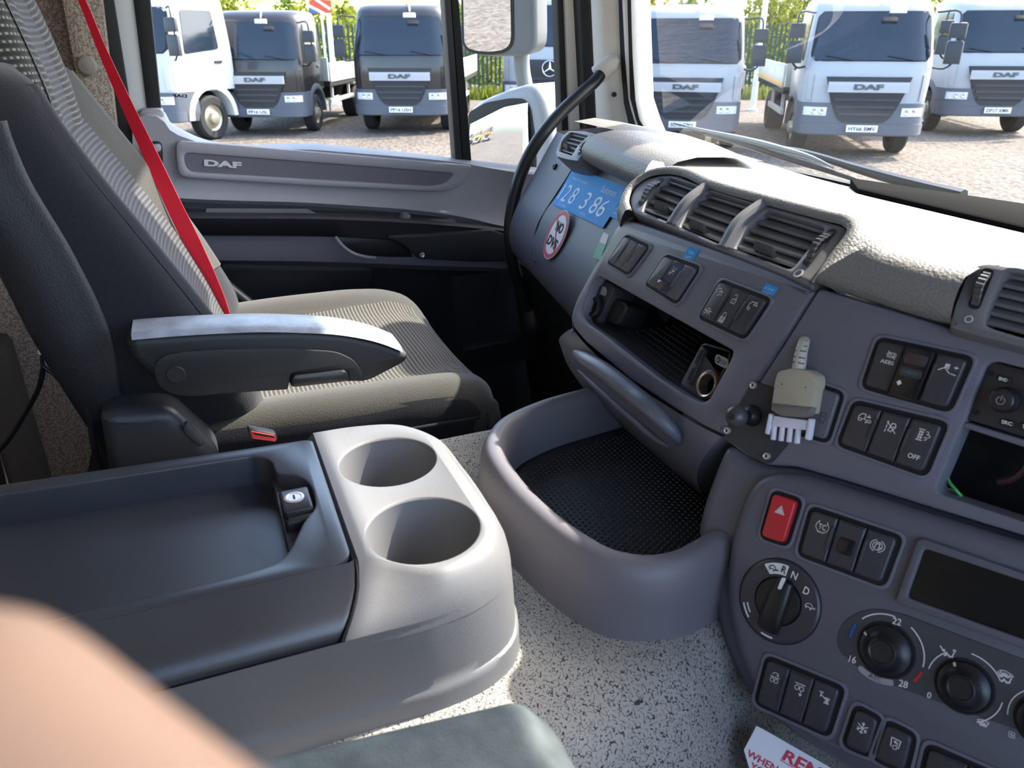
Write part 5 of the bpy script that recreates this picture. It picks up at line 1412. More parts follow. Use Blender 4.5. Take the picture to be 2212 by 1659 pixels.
# sloping side skirt of the lid
rows = []
for dx, z, dy in ((0.0, -0.3356, 0), (0.0075, -0.338, -0.001), (0.0205, -0.343, -0.004), (0.029, -0.3475, -0.008), (0.036, -0.352, -0.012), (0.0405, -0.357, -0.016), (0.0440, -0.3625, -0.020), (0.042, -0.366, -0.020)):
    xr, ye = -0.447 + dx, 0.0615 + dy
    P = [V((xr, -0.56, z)), V((xr, -0.2, z)), V((xr, ye - 0.004, z)), V((xr - 0.0015, ye, z)), V((xr - 0.02, ye, z)), V((-0.52, ye, z))]
    rows.append(P)
part(ld, 'lid_skirt', grid(rows), LIDM, smooth=50)
part(cs, 'lid_seam', plate([V((-0.640, 0.0610, ZC - 0.003)), V((-0.445, 0.0610, ZC - 0.003)), V((-0.445, 0.0645, ZC - 0.003)), V((-0.640, 0.0645, ZC - 0.003))], n_, 0.03), GAP)
part(cs, 'lid_seam', tube([V((-0.449, 0.0630, -0.3366)), V((-0.4395, 0.0620, -0.3387)), V((-0.4265, 0.0590, -0.3437)), V((-0.411, 0.0508, -0.3525)), V((-0.4025, 0.0425, -0.3628))], 0.0012, 6, 20), GAP)
# latch with key barrel
c = V((-0.541, 0.0345, -0.3475))
bx = fillet([c + V((a, b, 0.0135)) for a, b in ((-0.0165, -0.0115), (0.0165, -0.0115), (0.0165, 0.0115), (-0.0165, 0.0115))], 0.003, 3)
lt_o = part(cs, 'latch', plate(bx, n_, 0.0135, 0.002), BLACK)
bx = fillet([c + V((a, b, 0.0095)) for a, b in ((0.0150, -0.0120), (0.0250, -0.0110), (0.0250, 0.0110), (0.0150, 0.0120))], 0.002, 3)
part(lt_o, 'latch_tongue', plate(bx, n_, 0.0095, 0.003), BLACK)
part(lt_o, 'lock_barrel', lathe(c + V((-0.002, -0.001, 0.0135)), n_, [(0.0078, -0.001), (0.0078, 0.0006), (0.006, 0.001), (0.0055, 0.0006), (0.0002, 0.0006)], 24), STEEL)
part(lt_o, 'key_slot', poly_flat([c + V((x - 0.002, y - 0.001, 0.0143)) for x, y in ((-0.0032, -0.0008), (0.0032, -0.0008), (0.0032, 0.0008), (-0.0032, 0.0008))], n_, 0), GAP)

# ================================================================== floor tray in front of it
tr = thing('storage_tray', 'deep grey floor tray with studded rubber mat below the dash', 'tray', (-0.55, 0.35, ZT))
path = [(-0.742, 0.52), (-0.732, 0.44), (-0.724, 0.385), (-0.710, 0.315), (-0.684, 0.262), (-0.640, 0.232), (-0.58, 0.224), (-0.52, 0.228), (-0.466, 0.240), (-0.428, 0.258), (-0.410, 0.284), (-0.407, 0.312), (-0.416, 0.35), (-0.436, 0.42), (-0.45, 0.50), (-0.50, 0.53)]
PT = resample([V((x, y, 0)) for x, y in path], 90)
def off(P, c):
    out = []
    for i, p in enumerate(P):
        t = (P[min(i + 1, len(P) - 1)] - P[max(i - 1, 0)]).normalized()
        out.append(p + V((t.y, -t.x, 0)) * -c)
    return out
rows = []
for c_, z in ((-0.014, ZT), (-0.013, ZT + 0.004), (-0.010, -0.41), (-0.007, -0.388), (-0.001, -0.3775), (0.005, -0.3745), (0.011, -0.3755), (0.016, -0.380), (0.019, -0.39), (0.021, -0.432)):
    rows.append([V((p.x, p.y, z)) for p in off(PT, c_)])
# make sure the offset runs outwards for negative values
cen = V((-0.56, 0.40, 0))
if (rows[0][45] - cen).length < (rows[-1][45] - cen).length:
    rows = [[V((p.x, p.y, z)) for p in off(PT, -c_)] for c_, z in ((-0.014, ZT), (-0.013, ZT + 0.004), (-0.010, -0.41), (-0.007, -0.388), (-0.001, -0.3775), (0.005, -0.3745), (0.011, -0.3755), (0.016, -0.380), (0.019, -0.39), (0.021, -0.432))]
part(tr, 'wall', grid(rows), TRAYM, smooth=60)
inner = [V((p.x, p.y, -0.430)) for p in rows[-1]]
part(tr, 'tray_floor', poly_flat(inner, n_, 0), BLACK)
mat_loop = [V((p.x, p.y, -0.4275)) for p in inset(ccw(inner, n_), n_, 0.006)]
rm = part(tr, 'rubber_mat', plate(mat_loop, n_, 0.002, 0.0005, seg=1), MATM)
xs_ = [p.x for p in mat_loop]; ys_ = [p.y for p in mat_loop]
def inside(x, y, L):
    r = False
    for i in range(len(L)):
        a, b = L[i - 1], L[i]
        if (a.y > y) != (b.y > y) and x < (b.x - a.x) * (y - a.y) / (b.y - a.y) + a.x: r = not r
    return r
st_in = inset(ccw(mat_loop, n_), n_, 0.012)
bm = BM()
j = 0
y = min(ys_)
while y < max(ys_):
    x = min(xs_) + (j % 2) * 0.0031
    while x < max(xs_):
        if inside(x, y, st_in):
            vr_ = [[bm.verts.new((x + r * math.cos(k * math.pi / 3), y + r * math.sin(k * math.pi / 3), z)) for k in range(6)] for r, z in ((0.0019, -0.4276), (0.0015, -0.4266))]
            tp_ = bm.verts.new((x, y, -0.4262))
            ring(bm, vr_[0], vr_[1])
            for k in range(6): bm.faces.new((vr_[1][k], vr_[1][(k + 1) % 6], tp_))
        x += 0.0062
    y += 0.0054; j += 1
part(tr, 'mat_studs', bm, MATM, kind='stuff', smooth=60)

# ================================================================== passenger seat
def fabric(name, a, b_, stripes, dots, scale=1.0):
    """woven cloth with cross ribs, from the UV of the panel"""
    m, n, b = M_nodes(name, 0.9, 0.2)
    b.inputs['Sheen Weight'].default_value = 0.15
    tc = n.nodes.new('ShaderNodeTexCoord')
    sp = n.nodes.new('ShaderNodeSeparateXYZ'); n.links.new(tc.outputs['UV'], sp.inputs[0])
    nz = tex(n, 'ShaderNodeTexNoise', 900, 'Object', 2.0)
    wob = tex(n, 'ShaderNodeTexNoise', 9, 'UV', 2.0)
    v = mathn(n, 'ADD', sp.outputs[1], mathn(n, 'MULTIPLY', wob.outputs[0], 0.0012))
    s = mathn(n, 'SINE', mathn(n, 'MULTIPLY', v, 2 * math.pi / stripes))
    col = ramp(n, mathn(n, 'ADD', mathn(n, 'MULTIPLY', s, 0.5), 0.5), [(0.25, lin(a)), (0.55, lin(tuple((x + y) / 2 for x, y in zip(a, b_)))), (0.8, lin(b_))])
    if dots:
        u = mathn(n, 'SINE', mathn(n, 'MULTIPLY', sp.outputs[0], 2 * math.pi / dots))
        d = mathn(n, 'MULTIPLY', mathn(n, 'GREATER_THAN', u, 0.1), mathn(n, 'GREATER_THAN', s, 0.55))
        col = mixc(n, d, col, lin((128, 124, 114)))
    n.links.new(col, b.inputs['Base Color'])
    h = mathn(n, 'ADD', mathn(n, 'MULTIPLY', s, 0.7), nz.outputs[0])
    bumpn(n, b, h, 0.5, 0.0012)
    return m
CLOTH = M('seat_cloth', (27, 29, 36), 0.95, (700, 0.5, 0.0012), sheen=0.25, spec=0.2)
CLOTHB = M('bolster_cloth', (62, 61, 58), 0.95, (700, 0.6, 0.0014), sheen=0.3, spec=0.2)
VINYL = M('seat_vinyl', (27, 29, 37), 0.6, (500, 0.5, 0.0012))
STRIPE = fabric('striped_cloth', (50, 50, 54), (80, 80, 83), 0.0068, 0)
DOTS = fabric('dotted_cloth', (40, 40, 42), (60, 59, 58), 0.0075, 0.006)
DOTC = fabric('cushion_cloth', (52, 51, 49), (86, 82, 76), 0.0058, 0.0045)

def make_seat(xc, s, dy, label, rootname='seat'):
    """xc centre line, s = side of the armrest (+1 right), dy shift to the rear"""
    t = thing(rootname, label, 'seat', (xc, 0.05 + dy, -0.95))
    # z, front y at the bolster, rear y, half width
    st_ = [(-0.455, 0.030, -0.135, 0.205), (-0.40, 0.032, -0.145, 0.222), (-0.34, 0.012, -0.160, 0.228), (-0.29, -0.010, -0.172, 0.230), (-0.20, -0.056, -0.190, 0.228), (-0.12, -0.099, -0.222, 0.220), (-0.075, -0.122, -0.238, 0.205), (-0.045, -0.136, -0.250, 0.185)]
    N = 40
    def loop(z, yf, yb, hw, rnd=1.0):
        yy = yf - yb
        P = [(-hw + 0.03, yb), (-hw + 0.008, yb + 0.012), (-hw, yb + yy * 0.30), (-hw - 0.002, yb + yy * 0.65), (-hw + 0.004, yf - 0.012), (-hw + 0.020, yf + 0.003), (-hw + 0.040, yf - 0.002), (-hw + 0.075, yf - 0.022),
             (-0.07, yf - 0.034), (0.07, yf - 0.034), (hw - 0.075, yf - 0.022), (hw - 0.040, yf - 0.002), (hw - 0.020, yf + 0.003), (hw - 0.004, yf - 0.012), (hw + 0.002, yb + yy * 0.65), (hw, yb + yy * 0.30), (hw - 0.008, yb + 0.012), (hw - 0.03, yb)]
        return [V((xc + a, b + dy, z)) for a, b in P]
    rows = [loop(*q) for q in st_]
    # close over the shoulders
    z, yf, yb, hw = st_[-1]
    for k, (f, h) in enumerate(((0.93, 0.012), (0.78, 0.020), (0.5, 0.026))):
        rows.append([V((xc + (p.x - xc) * f, (yf + yb) / 2 + dy + (p.y - dy - (yf + yb) / 2) * f - 0.010, z + h)) for p in rows[len(st_) - 1]])
    bm = loft(rows, 72, True, closed=True, nv=44)
    part(t, 'backrest', bm, CLOTH, smooth=60)
    # rear vinyl shell, seen on the flank behind a seam
    def shell(side):
        R = []
        for z, yf, yb, hw in st_[:-1]:
            yy = yf - yb
            fr = {-0.455: 0.05, -0.40: 0.13, -0.34: 0.22, -0.29: 0.32, -0.20: 0.40, -0.12: 0.50, -0.075: 0.60}.get(z, 0.4)
            w_ = hw + 0.006
            R.append([V((xc + side * (w_ - 0.06), yb - 0.012 + dy, z)), V((xc + side * (w_ - 0.012), yb - 0.008 + dy, z)), V((xc + side * w_, yb + 0.012 + dy, z)), V((xc + side * (w_ + 0.001), yb + yy * fr * 0.8 + 0.008 + dy, z)), V((xc + side * (w_ - 0.001), yb + yy * fr + 0.010 + dy, z)), V((xc + side * (w_ - 0.012), yb + yy * fr + 0.013 + dy, z))])
        return loft(R, 26, True, nv=30)
    for sd_ in (-1, 1):
        part(t, 'back_shell', shell(sd_), VINYL, smooth=60)
    # bolster fronts, sunlight on the far one put into a lighter cloth
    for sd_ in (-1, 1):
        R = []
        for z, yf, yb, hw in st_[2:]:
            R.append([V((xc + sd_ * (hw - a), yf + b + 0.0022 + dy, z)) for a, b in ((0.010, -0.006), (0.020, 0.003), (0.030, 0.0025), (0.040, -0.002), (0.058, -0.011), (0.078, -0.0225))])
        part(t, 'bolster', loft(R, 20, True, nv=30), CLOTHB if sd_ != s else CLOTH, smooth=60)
    # striped centre panel running up into the head restraint
    R = []
    for z, yf, yb, hw in st_[1:]:
        e = min(hw - 0.073, 0.150)
        R.append([V((xc + e * q, yf - 0.0345 + 0.012 * abs(q) ** 3 + 0.003 + dy, z)) for q in (-1, -0.8, -0.4, 0, 0.4, 0.8, 1)])
    bm = loft(R, 24, True, nv=44)
    part(t, 'centre_panel', bm, STRIPE, smooth=60)
    # head restraint: front striped, flanks dotted
    hs = [(-0.105, -0.130, -0.225, 0.135), (-0.05, -0.136, -0.245, 0.140), (0.02, -0.150, -0.262, 0.142), (0.10, -0.172, -0.280, 0.140), (0.18, -0.198, -0.296, 0.128), (0.225, -0.218, -0.300, 0.100), (0.24, -0.245, -0.285, 0.050)]
    rows = []
    for z, yf, yb, hw in hs:
        P = [(-hw + 0.02, yb), (-hw, yb + 0.03), (-hw - 0.002, yf - 0.03), (-hw + 0.008, yf - 0.004), (-hw + 0.035, yf + 0.004), (0, yf - 0.004), (hw - 0.035, yf + 0.004), (hw - 0.008, yf - 0.004), (hw + 0.002, yf - 0.03), (hw, yb + 0.03), (hw - 0.02, yb)]
        rows.append([V((xc + a, b + dy, z)) for a, b in P])
    part(t, 'head_restraint', loft(rows, 60, True, closed=True, nv=36), DOTS, smooth=60)
    R = []
    for z, yf, yb, hw in hs[:-1]:
        R.append([V((xc + (hw - 0.028) * q, yf + 0.0045 - 0.008 * (1 - abs(q)) ** 2 + dy, z)) for q in (-1, -0.7, -0.3, 0.3, 0.7, 1)])
    part(t, 'head_panel', loft(R, 24, True, nv=30), STRIPE, smooth=60)
    p = V((xc + s * 0.125, -0.150 + dy, 0.062))
    part(t, 'restraint_guide', lathe(p, (0.3 * s, 1, -0.25), [(0.03, -0.02), (0.03, 0.0), (0.026, 0.008), (0.016, 0.011), (0.0005, 0.012)], 24), M('guide_grey', (120, 122, 128), 0.4))
    # cushion
    ck = [(-0.13, 0.212, -0.425, -0.44), (-0.05, 0.228, -0.415, -0.438), (0.06, 0.236, -0.410, -0.436), (0.16, 0.240, -0.410, -0.434), (0.235, 0.240, -0.412, -0.432), (0.285, 0.236, -0.418, -0.434), (0.318, 0.226, -0.430, -0.444), (0.338, 0.205, -0.452, -0.462)]
    rows = []
    for y, hw, zb, zc_ in ck:
        P = [(-hw + 0.01, -0.53), (-hw, -0.50), (-hw, -0.46), (-hw + 0.006, zb - 0.012), (-hw + 0.022, zb), (-hw + 0.05, zb - 0.001), (-hw + 0.085, zc_ + 0.004), (-0.07, zc_), (0.07, zc_), (hw - 0.085, zc_ + 0.004), (hw - 0.05, zb - 0.001), (hw - 0.022, zb), (hw - 0.006, zb - 0.012), (hw, -0.46), (hw, -0.50), (hw - 0.01, -0.53)]
        rows.append([V((xc + a, y + dy, b)) for a, b in P])
    y, hw, zb, zc_ = ck[-1]
    rows.append([V((xc + (p.x - xc) * 0.97, y + dy + 0.008, min(p.z, zc_ - 0.02))) for p in rows[-1]])
    rows.append([V((xc + (p.x - xc) * 0.95, y + dy + 0.004, -0.525)) for p in rows[-1]])
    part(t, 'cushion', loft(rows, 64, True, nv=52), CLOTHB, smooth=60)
    # dotted cushion insert
    R = []
    for y, hw, zb, zc_ in ck[:-1]:
        e = hw - 0.072
        R.append([V((xc + e * q, y + dy, zc_ + 0.0032 + (0.0055 if abs(q) == 1 else 0))) for q in (-1, -0.85, -0.4, 0, 0.4, 0.85, 1)])
    # turn it so that the ribs run across the seat
    part(t, 'cushion_panel', loft(R, 26, True, nv=44), DOTC, smooth=60)
    # flanks below the seam, their shade put in as a darker cloth
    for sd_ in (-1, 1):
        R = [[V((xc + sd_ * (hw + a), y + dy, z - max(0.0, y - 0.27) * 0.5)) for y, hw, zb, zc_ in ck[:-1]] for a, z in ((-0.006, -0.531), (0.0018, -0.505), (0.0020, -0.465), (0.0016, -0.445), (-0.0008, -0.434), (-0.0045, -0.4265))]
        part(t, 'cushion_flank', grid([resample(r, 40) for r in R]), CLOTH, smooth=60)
    P = [V((xc + s * 0.244, y + dy, z)) for y, z in ((-0.12, -0.472), (0.05, -0.466), (0.2, -0.460), (0.30, -0.462))]
    part(t, 'seam_piping', tube(P, 0.0022, 8, 30), CLOTH)
    # base below
    bm = box((xc - 0.19, -0.20 + dy, -0.95), (xc + 0.19, 0.26 + dy, -0.53), 0.02)
    part(t, 'seat_base', bm, BLACKM)
    return t
seat = make_seat(-1.10, 1, 0.0, 'passenger seat with striped backrest, dotted cushion and folding armrest')
# recliner cover on the inboard side
XS = -0.845
rc = fillet([UX(x, y, XS + 0.02) for x, y in ((214, 905), (236, 890), (350, 884), (378, 893), (408, 920), (478, 985), (470, 1040), (240, 1060))], [0.02, 0.02, 0.02, 0.03, 0.03, 0.02, 0, 0], 5)
part(seat, 'recliner_cover', plate(rc, V((1, 0, 0)), 0.06, 0.016, seg=4), M('recliner_plastic', (48, 52, 58), 0.4, (1500, 0.2, 0.0005)))
rb_ = fillet([UX(x, y, XS + 0.026) for x, y in ((396, 920), (404, 912), (438, 950), (440, 962), (430, 968), (398, 936))], 0.006, 3)
part(seat, 'recliner_button', plate(rb_, V((1, 0, 0)), 0.006, 0.002), M('recliner_button', (58, 64, 70), 0.35))
P = [UX(x, y, XS - 0.03) for x, y in ((186, 862), (194, 900), (200, 950), (214, 1010))]
part(seat, 'cover_piping', tube(P, 0.0035, 8, 20), VINYL)
# armrest: padded top, side cover, lever and pivot cap
XA = -0.795
ARM = M('armrest_dark', (20, 24, 28), 0.55, (1800, 0.2, 0.0005))
o_ = [(272, 742), (286, 728), (480, 716), (640, 715), (740, 722), (820, 740), (872, 758), (886, 770), (876, 786), (805, 823), (786, 828), (640, 830), (480, 846), (360, 840), (312, 800), (280, 772)]
L = fillet([UX(x, y, XA) for x, y in o_], [0.008, 0.008, 0.01, 0.01, 0.01, 0.01, 0.01, 0.004, 0.008, 0.008, 0.008, 0, 0, 0.01, 0.01, 0.01], 3)
ar = part(seat, 'armrest', plate(L, V((1, 0, 0)), 0.058, 0.009, seg=4), ARM)
# top face of the pad, sky sheen painted in as lighter blue-grey
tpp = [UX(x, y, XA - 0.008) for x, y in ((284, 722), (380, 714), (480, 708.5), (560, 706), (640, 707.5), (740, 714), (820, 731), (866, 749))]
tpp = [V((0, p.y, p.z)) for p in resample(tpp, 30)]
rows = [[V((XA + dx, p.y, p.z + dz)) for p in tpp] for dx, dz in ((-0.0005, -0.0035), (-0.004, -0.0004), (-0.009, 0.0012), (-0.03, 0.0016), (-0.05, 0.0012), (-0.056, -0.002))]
part(ar, 'sheen_top', grid(rows), M('armrest_sky_sheen', (124, 132, 146), 0.38, (900, 0.35, 0.0007), var=(40, 0.7, 1.15)), smooth=60)
co = [(331, 790), (352, 768), (400, 760), (479, 755), (623, 753), (728, 760), (767, 779), (784, 806), (788, 824), (757, 824), (752, 800), (628, 808), (622, 842), (470, 852), (412, 858), (364, 851), (338, 830)]
L = fillet([UX(x, y, XA + 0.003) for x, y in co], [0.008, 0.012, 0, 0, 0, 0.01, 0.01, 0, 0.002, 0.001, 0.002, 0.002, 0.002, 0, 0.02, 0.02, 0.02], 4)
part(ar, 'side_cover', plate(L, V((1, 0, 0)), 0.05, 0.0015), M('armrest_cover', (17, 19, 23), 0.65, (1800, 0.2, 0.0005)))
L = fillet([UX(x, y, XA + 0.008) for x, y in ((627, 840), (630, 812), (750, 800), (753, 826))], 0.006, 3)
part(ar, 'lever', plate(L, V((1, 0, 0)), 0.03, 0.004), BLACK)
c = UX(380, 809, XA + 0.003)
part(ar, 'pivot_cap', lathe(c, (1, 0, 0), [(0.0093, -0.001), (0.0093, 0.0005), (0.0085, 0.0012), (0.0005, 0.001)], 28), M('pivot_cap', (13, 15, 19), 0.6))
part(seat, 'armrest_bracket', tube([c + V((-0.09, 0, 0)), c + V((-0.02, 0, 0))], 0.016, 16, 4, smooth=False), BLACK)

# ================================================================== driver's seat, only its armrest comes into view
dseat = make_seat(0.06, -1, -0.13, "driver's seat of which only the dark armrest shows at bottom", 'seat')
XB = -0.262
def ua(px, py, x): return UX(px, py, x)
tp = [(420, 1690), (545, 1638), (680, 1592), (820, 1556), (960, 1530), (1090, 1513), (1140, 1508), (1170, 1514)]
far = resample([ua(x, y, XB) for x, y in tp], 30)
yE = far[-1].y
rows = []
zt = sum(p.z for p in far) / len(far)
sec = [(0.000, -0.030), (-0.003, -0.012), (-0.0005, -0.003), (0.006, 0.0), (0.03, 0.0006), (0.058, 0.0), (0.066, -0.004), (0.069, -0.012), (0.068, -0.030)]
path_y = [-0.22 + k * (yE + 0.22) / 24 for k in range(25)]
for k, y in enumerate(path_y):
    e = max(0.0, (y - (yE - 0.018)) / 0.018)
    z0 = far[0].z + (far[-1].z - far[0].z) * ((y - far[0].y) / (far[-1].y - far[0].y))
    rows.append([V((XB + dx + (0.034 - dx) * 0.25 * e * e, y, z0 + 0.006 + dz - 0.012 * e * e)) for dx, dz in sec])
rows.append([V((XB + dx + (0.034 - dx) * 0.4, yE + 0.006, rows[-1][4].z - 0.018 + min(dz, -0.006))) for dx, dz in sec])
rows.append([V((XB + dx + (0.034 - dx) * 0.5, yE - 0.004, rows[-1][4].z - 0.035)) for dx, dz in sec])
part(dseat, 'armrest', loft(rows, 40, True, closed=True, caps=True, nv=50), M('armrest_worn', (66, 74, 76), 0.6, (700, 0.3, 0.0008), var=(60, 0.7, 1.2)), smooth=60)
part(dseat, 'armrest_bracket', tube([V((-0.225, -0.17, -0.33)), V((-0.16, -0.17, -0.33))], 0.016, 14, 4, smooth=False), BLACK)

# ================================================================== belt, buckle, bits beside the seat
def ribbon(P, nrm, wds, n=40, th=0.0012):
    P = resample(P, n); rows = []
    W = []
    for k in range(n):
        x = k / (n - 1) * (len(wds) - 1); i = min(int(x), len(wds) - 2)
        W.append(wds[i] + (wds[i + 1] - wds[i]) * (x - i))
    A, B = [], []
    for k in range(n):
        t = (P[min(k + 1, n - 1)] - P[max(k - 1, 0)]).normalized()
        a = t.cross(V(nrm)).normalized()
        u = V(nrm).normalized()
        rows.append([P[k] - a * W[k] / 2 + u * th, P[k] + a * W[k] / 2 + u * th, P[k] + a * W[k] / 2, P[k] - a * W[k] / 2])
    return grid(rows, closed=True, caps=True)
sb = thing('seat_belt', 'red seat belt running down beside the passenger seat', 'seat belt', (-1.36, 0.02, -0.45))
P = [UX(118, -110, -1.50), UX(172, -10, -1.47), UX(222, 110, -1.42), UX(276, 230, -1.36), UX(330, 345, -1.30), UX(378, 448, -1.262), UX(420, 535, -1.245), UX(450, 610, -1.24), UX(478, 700, -1.24), UX(486, 740, -1.24)]
part(sb, 'webbing', ribbon(P, (1, -0.35, 0.25), [0.010, 0.011, 0.013, 0.016, 0.019, 0.022, 0.024, 0.026, 0.034, 0.036], 60), RED)
bk = thing('belt_buckle', 'black seat belt buckle with red release button', 'buckle', UX(566, 940, -0.80))
c = UX(566, 939, -0.775)
bk_n = V((0.55, 0.1, 0.83)).normalized()
bp_ = Plane(c, (0, 1, -0.16), bk_n.cross(V((0, 1, -0.16))) * 1.0)
if bp_.n.dot(bk_n) < 0: bp_.n = -bp_.n
Q = [UX(x, y, -0.775) for x, y in ((540, 948), (600, 955), (598, 938), (534, 926))]
nn = newell(ccw(Q, V((1, 0, 0)))).normalized()
part(bk, 'casing', plate(fillet(Q, 0.004, 3), nn, 0.010, 0.002), BLACK)
Q2 = [bil(Q, a, b) + nn * 0.002 for a, b in ((0.1, 0.12), (0.93, 0.1), (0.93, 0.86), (0.08, 0.86))]
part(bk, 'release_button', plate(fillet(Q2, 0.002, 3), nn, 0.002, 0.0006), M('buckle_red', (196, 30, 44), 0.45))
Q3 = [bil(Q, a, b) + nn * 0.0026 for a, b in ((0.22, 0.60), (0.9, 0.58), (0.9, 0.84), (0.14, 0.84))]
part(bk, 'slot', poly_flat(Q3, nn, 0.0), GAP)
# black strut between seat and door
solo('strut', tube([UX(452, 590, -1.40), UX(520, 645, -1.40), UX(610, 715, -1.40), UX(660, 760, -1.40)], 0.0125, 14, 20), M('strut_black', (34, 40, 44), 0.35), 'black round strut between the seat and the door pocket', 'strut')
# white-tipped cable end hanging behind the seat
ce = thing('cable', 'thin black cable with white tip behind the passenger seat', 'cable', UX(92, 760, -0.90))
P = [UX(92, 742, -0.92), UX(94, 760, -0.92), UX(90, 800, -0.92), UX(100, 800, -0.92), UX(130, 830, -0.91), UX(180, 880, -0.90)]
part(ce, 'tip', tube([UX(93, 741, -0.92), UX(91, 764, -0.92)], 0.0042, 10, 4, smooth=False), WHITEP)
part(ce, 'lead', tube([UX(91, 764, -0.92), UX(94, 792, -0.92), UX(112, 806, -0.918), UX(150, 846, -0.91), UX(196, 888, -0.90)], 0.0022, 8, 24), BLACK)
part(ce, 'loop', tube([UX(94, 792, -0.92), UX(86, 830, -0.93), UX(50, 900, -0.95), UX(10, 960, -0.96), UX(-20, 990, -0.96)], 0.003, 8, 24), BLACK)
# dark storage step beside the seat under the rear wall
bm = box((-1.60, -0.60, -0.95), (-0.86, -0.36, -0.50), 0.02)
solo('storage_box', bm, M('storage_box', (30, 30, 32), 0.8), 'dark storage box against the rear wall behind the passenger seat', 'box')
# sill moulding on the floor between seat and door
rows = [[UX(x, y, xx) for x, y in ((1000, 745 + d), (1080, 728 + d), (1165, 712 + d), (1260, 700 + d))] for d, xx in ((0, -1.50), (6, -1.47), (14, -1.46), (60, -1.46))]
part(door, 'kick_strip', grid([resample(r, 16) for r in rows]), DOORD, smooth=60)

# ================================================================== torn notice on the tunnel flank
nt_ = thing('notice_card', 'white notice card with red capitals at the bottom edge', 'card', UZ(1690, 1620, -0.60))
NP = Plane(UZ(1690, 1620, -0.50), (0.55, 0.83, 0.05), (-0.62, 0.30, 0.72))
L = [(1607, 1620), (1634, 1568), (1642, 1572), (1645, 1573), (1790, 1656), (1880, 1706), (1820, 1800), (1650, 1760), (1622, 1672)]
part(nt_, 'sheet', plate(NP.pts(L), NP.n, 0.0008), PAPER)
part(nt_, 'lettering', text_bm('REMOVE', NP.pts([(1688, 1640), (1850, 1740), (1868, 1706), (1700, 1619)]), NP.n, 0.0004, 0.03), REDP, smooth=0)
part(nt_, 'underline', strokes([[(0, 0), (1, 0)]], NP.pts([(1685, 1641), (1852, 1744), (1860, 1720), (1700, 1619)]), NP.n, 0.0006, 0.0004), REDP, smooth=0)
part(nt_, 'lettering', text_bm('WHEN NOT', NP.pts([(1612, 1632), (1730, 1704), (1738, 1688), (1618, 1618)]), NP.n, 0.0004, 0.02), REDP, smooth=0)
part(nt_, 'lettering', text_bm('YOU', NP.pts([(1619, 1660), (1660, 1686), (1667, 1670), (1624, 1645)]), NP.n, 0.0004, 0.02), REDP, smooth=0)
# ================================================================== wiper and door mirrors (outside the glass)
wp = thing('wiper', 'black windscreen wiper lying along the foot of the windscreen', 'wiper', UY(1700, 335, 0.93))
def wy(px, py, k=0.0):
    p = UY(px, py, 0.93)
    for _ in range(6):
        p = UY(px, py, wsy(p.x, p.z) + 0.012 + k)
    return p
WB = M('wiper_black', (38, 42, 44), 0.35)
part(wp, 'blade', tube([wy(1520, 288), wy(1600, 310), wy(1700, 343), wy(1780, 367), wy(1845, 388)], [0.003, 0.0045, 0.005, 0.0045, 0.003], 8, 30), WB)
part(wp, 'blade_spine', tube([wy(1455, 266), wy(1530, 284), wy(1620, 304), wy(1690, 322), wy(1760, 343), wy(1800, 362)], [0.0015, 0.003, 0.005, 0.006, 0.005, 0.002], 8, 30), M('wiper_satin', (110, 122, 128), 0.3))
part(wp, 'arm', tube([wy(1660, 318, 0.01), wy(1700, 323, 0.012), wy(1780, 342, 0.012), wy(1850, 364, 0.012), wy(1960, 395, 0.012), wy(2080, 425, 0.012)], [0.004, 0.006, 0.006, 0.008, 0.009, 0.01], 8, 30), WB)

mir = thing('door_mirror', 'grey two-part door mirror outside the quarter window', 'mirror', UX(1080, 350, -1.95))
MP = Plane(UX(1060, 60, -1.95), (0.83, 0.56, 0), (0.0, -0.16, 1))
MP2 = Plane(UX(1080, 290, -1.93), (0.86, 0.51, 0), (0.0, 0.0, 1))
MIRG = M('mirror_glass', (235, 238, 240), 0.01, metal=1.0)
MHS = M('mirror_housing', (104, 108, 110), 0.45)
def ext(l, pl, w=0.0): return [pl.at(x, y, w) for x, y in l]
hs_ = [(986, -260), (998, 95), (1008, 112), (1030, 121), (1060, 124), (1110, 124), (1142, 119), (1154, 104), (1156, 80), (1150, -260)]
part(mir, 'upper_housing', plate(fillet(ext(hs_, MP, 0.0), 0.02, 4), MP.n, 0.055, 0.015, seg=4), MHS)
gl_ = [(994, -250), (1003, 92), (1011, 104), (1030, 110), (1060, 112), (1086, 108), (1100, 98), (1104, 82), (1098, -250)]
part(mir, 'upper_glass_gasket', plate(fillet(ext([(988, -255), (999, 96), (1010, 111), (1030, 117), (1060, 119), (1090, 115), (1106, 101), (1110, 82), (1104, -255)], MP, 0.002), 0.02, 4), MP.n, 0.004), RUBBER)
part(mir, 'upper_glass', plate(fillet(ext(gl_, MP, 0.004), 0.02, 4), MP.n, 0.003), MIRG)
part(mir, 'stem', tube([MP.at(1126, 110, -0.05), MP.at(1128, 150, -0.05), MP.at(1136, 195, -0.05)], 0.020, 16, 10), M('mirror_stem', (120, 124, 122), 0.35))
hs_ = [(1008, 238), (1040, 214), (1090, 194), (1130, 182), (1154, 182), (1172, 212), (1184, 258), (1190, 310), (1190, 420), (1010, 420)]
part(mir, 'lower_housing', plate(fillet(ext(hs_, MP2, 0.0), 0.015, 4), MP2.n, 0.13, 0.025, seg=4), M('mirror_silver', (140, 144, 148), 0.35))
part(mir, 'lower_glass_gasket', plate(fillet(ext([(1012, 243), (1048, 222), (1100, 212), (1132, 213), (1146, 232), (1154, 285), (1158, 345), (1156, 405), (1013, 405)], MP2, 0.002), 0.012, 4), MP2.n, 0.004), RUBBER)
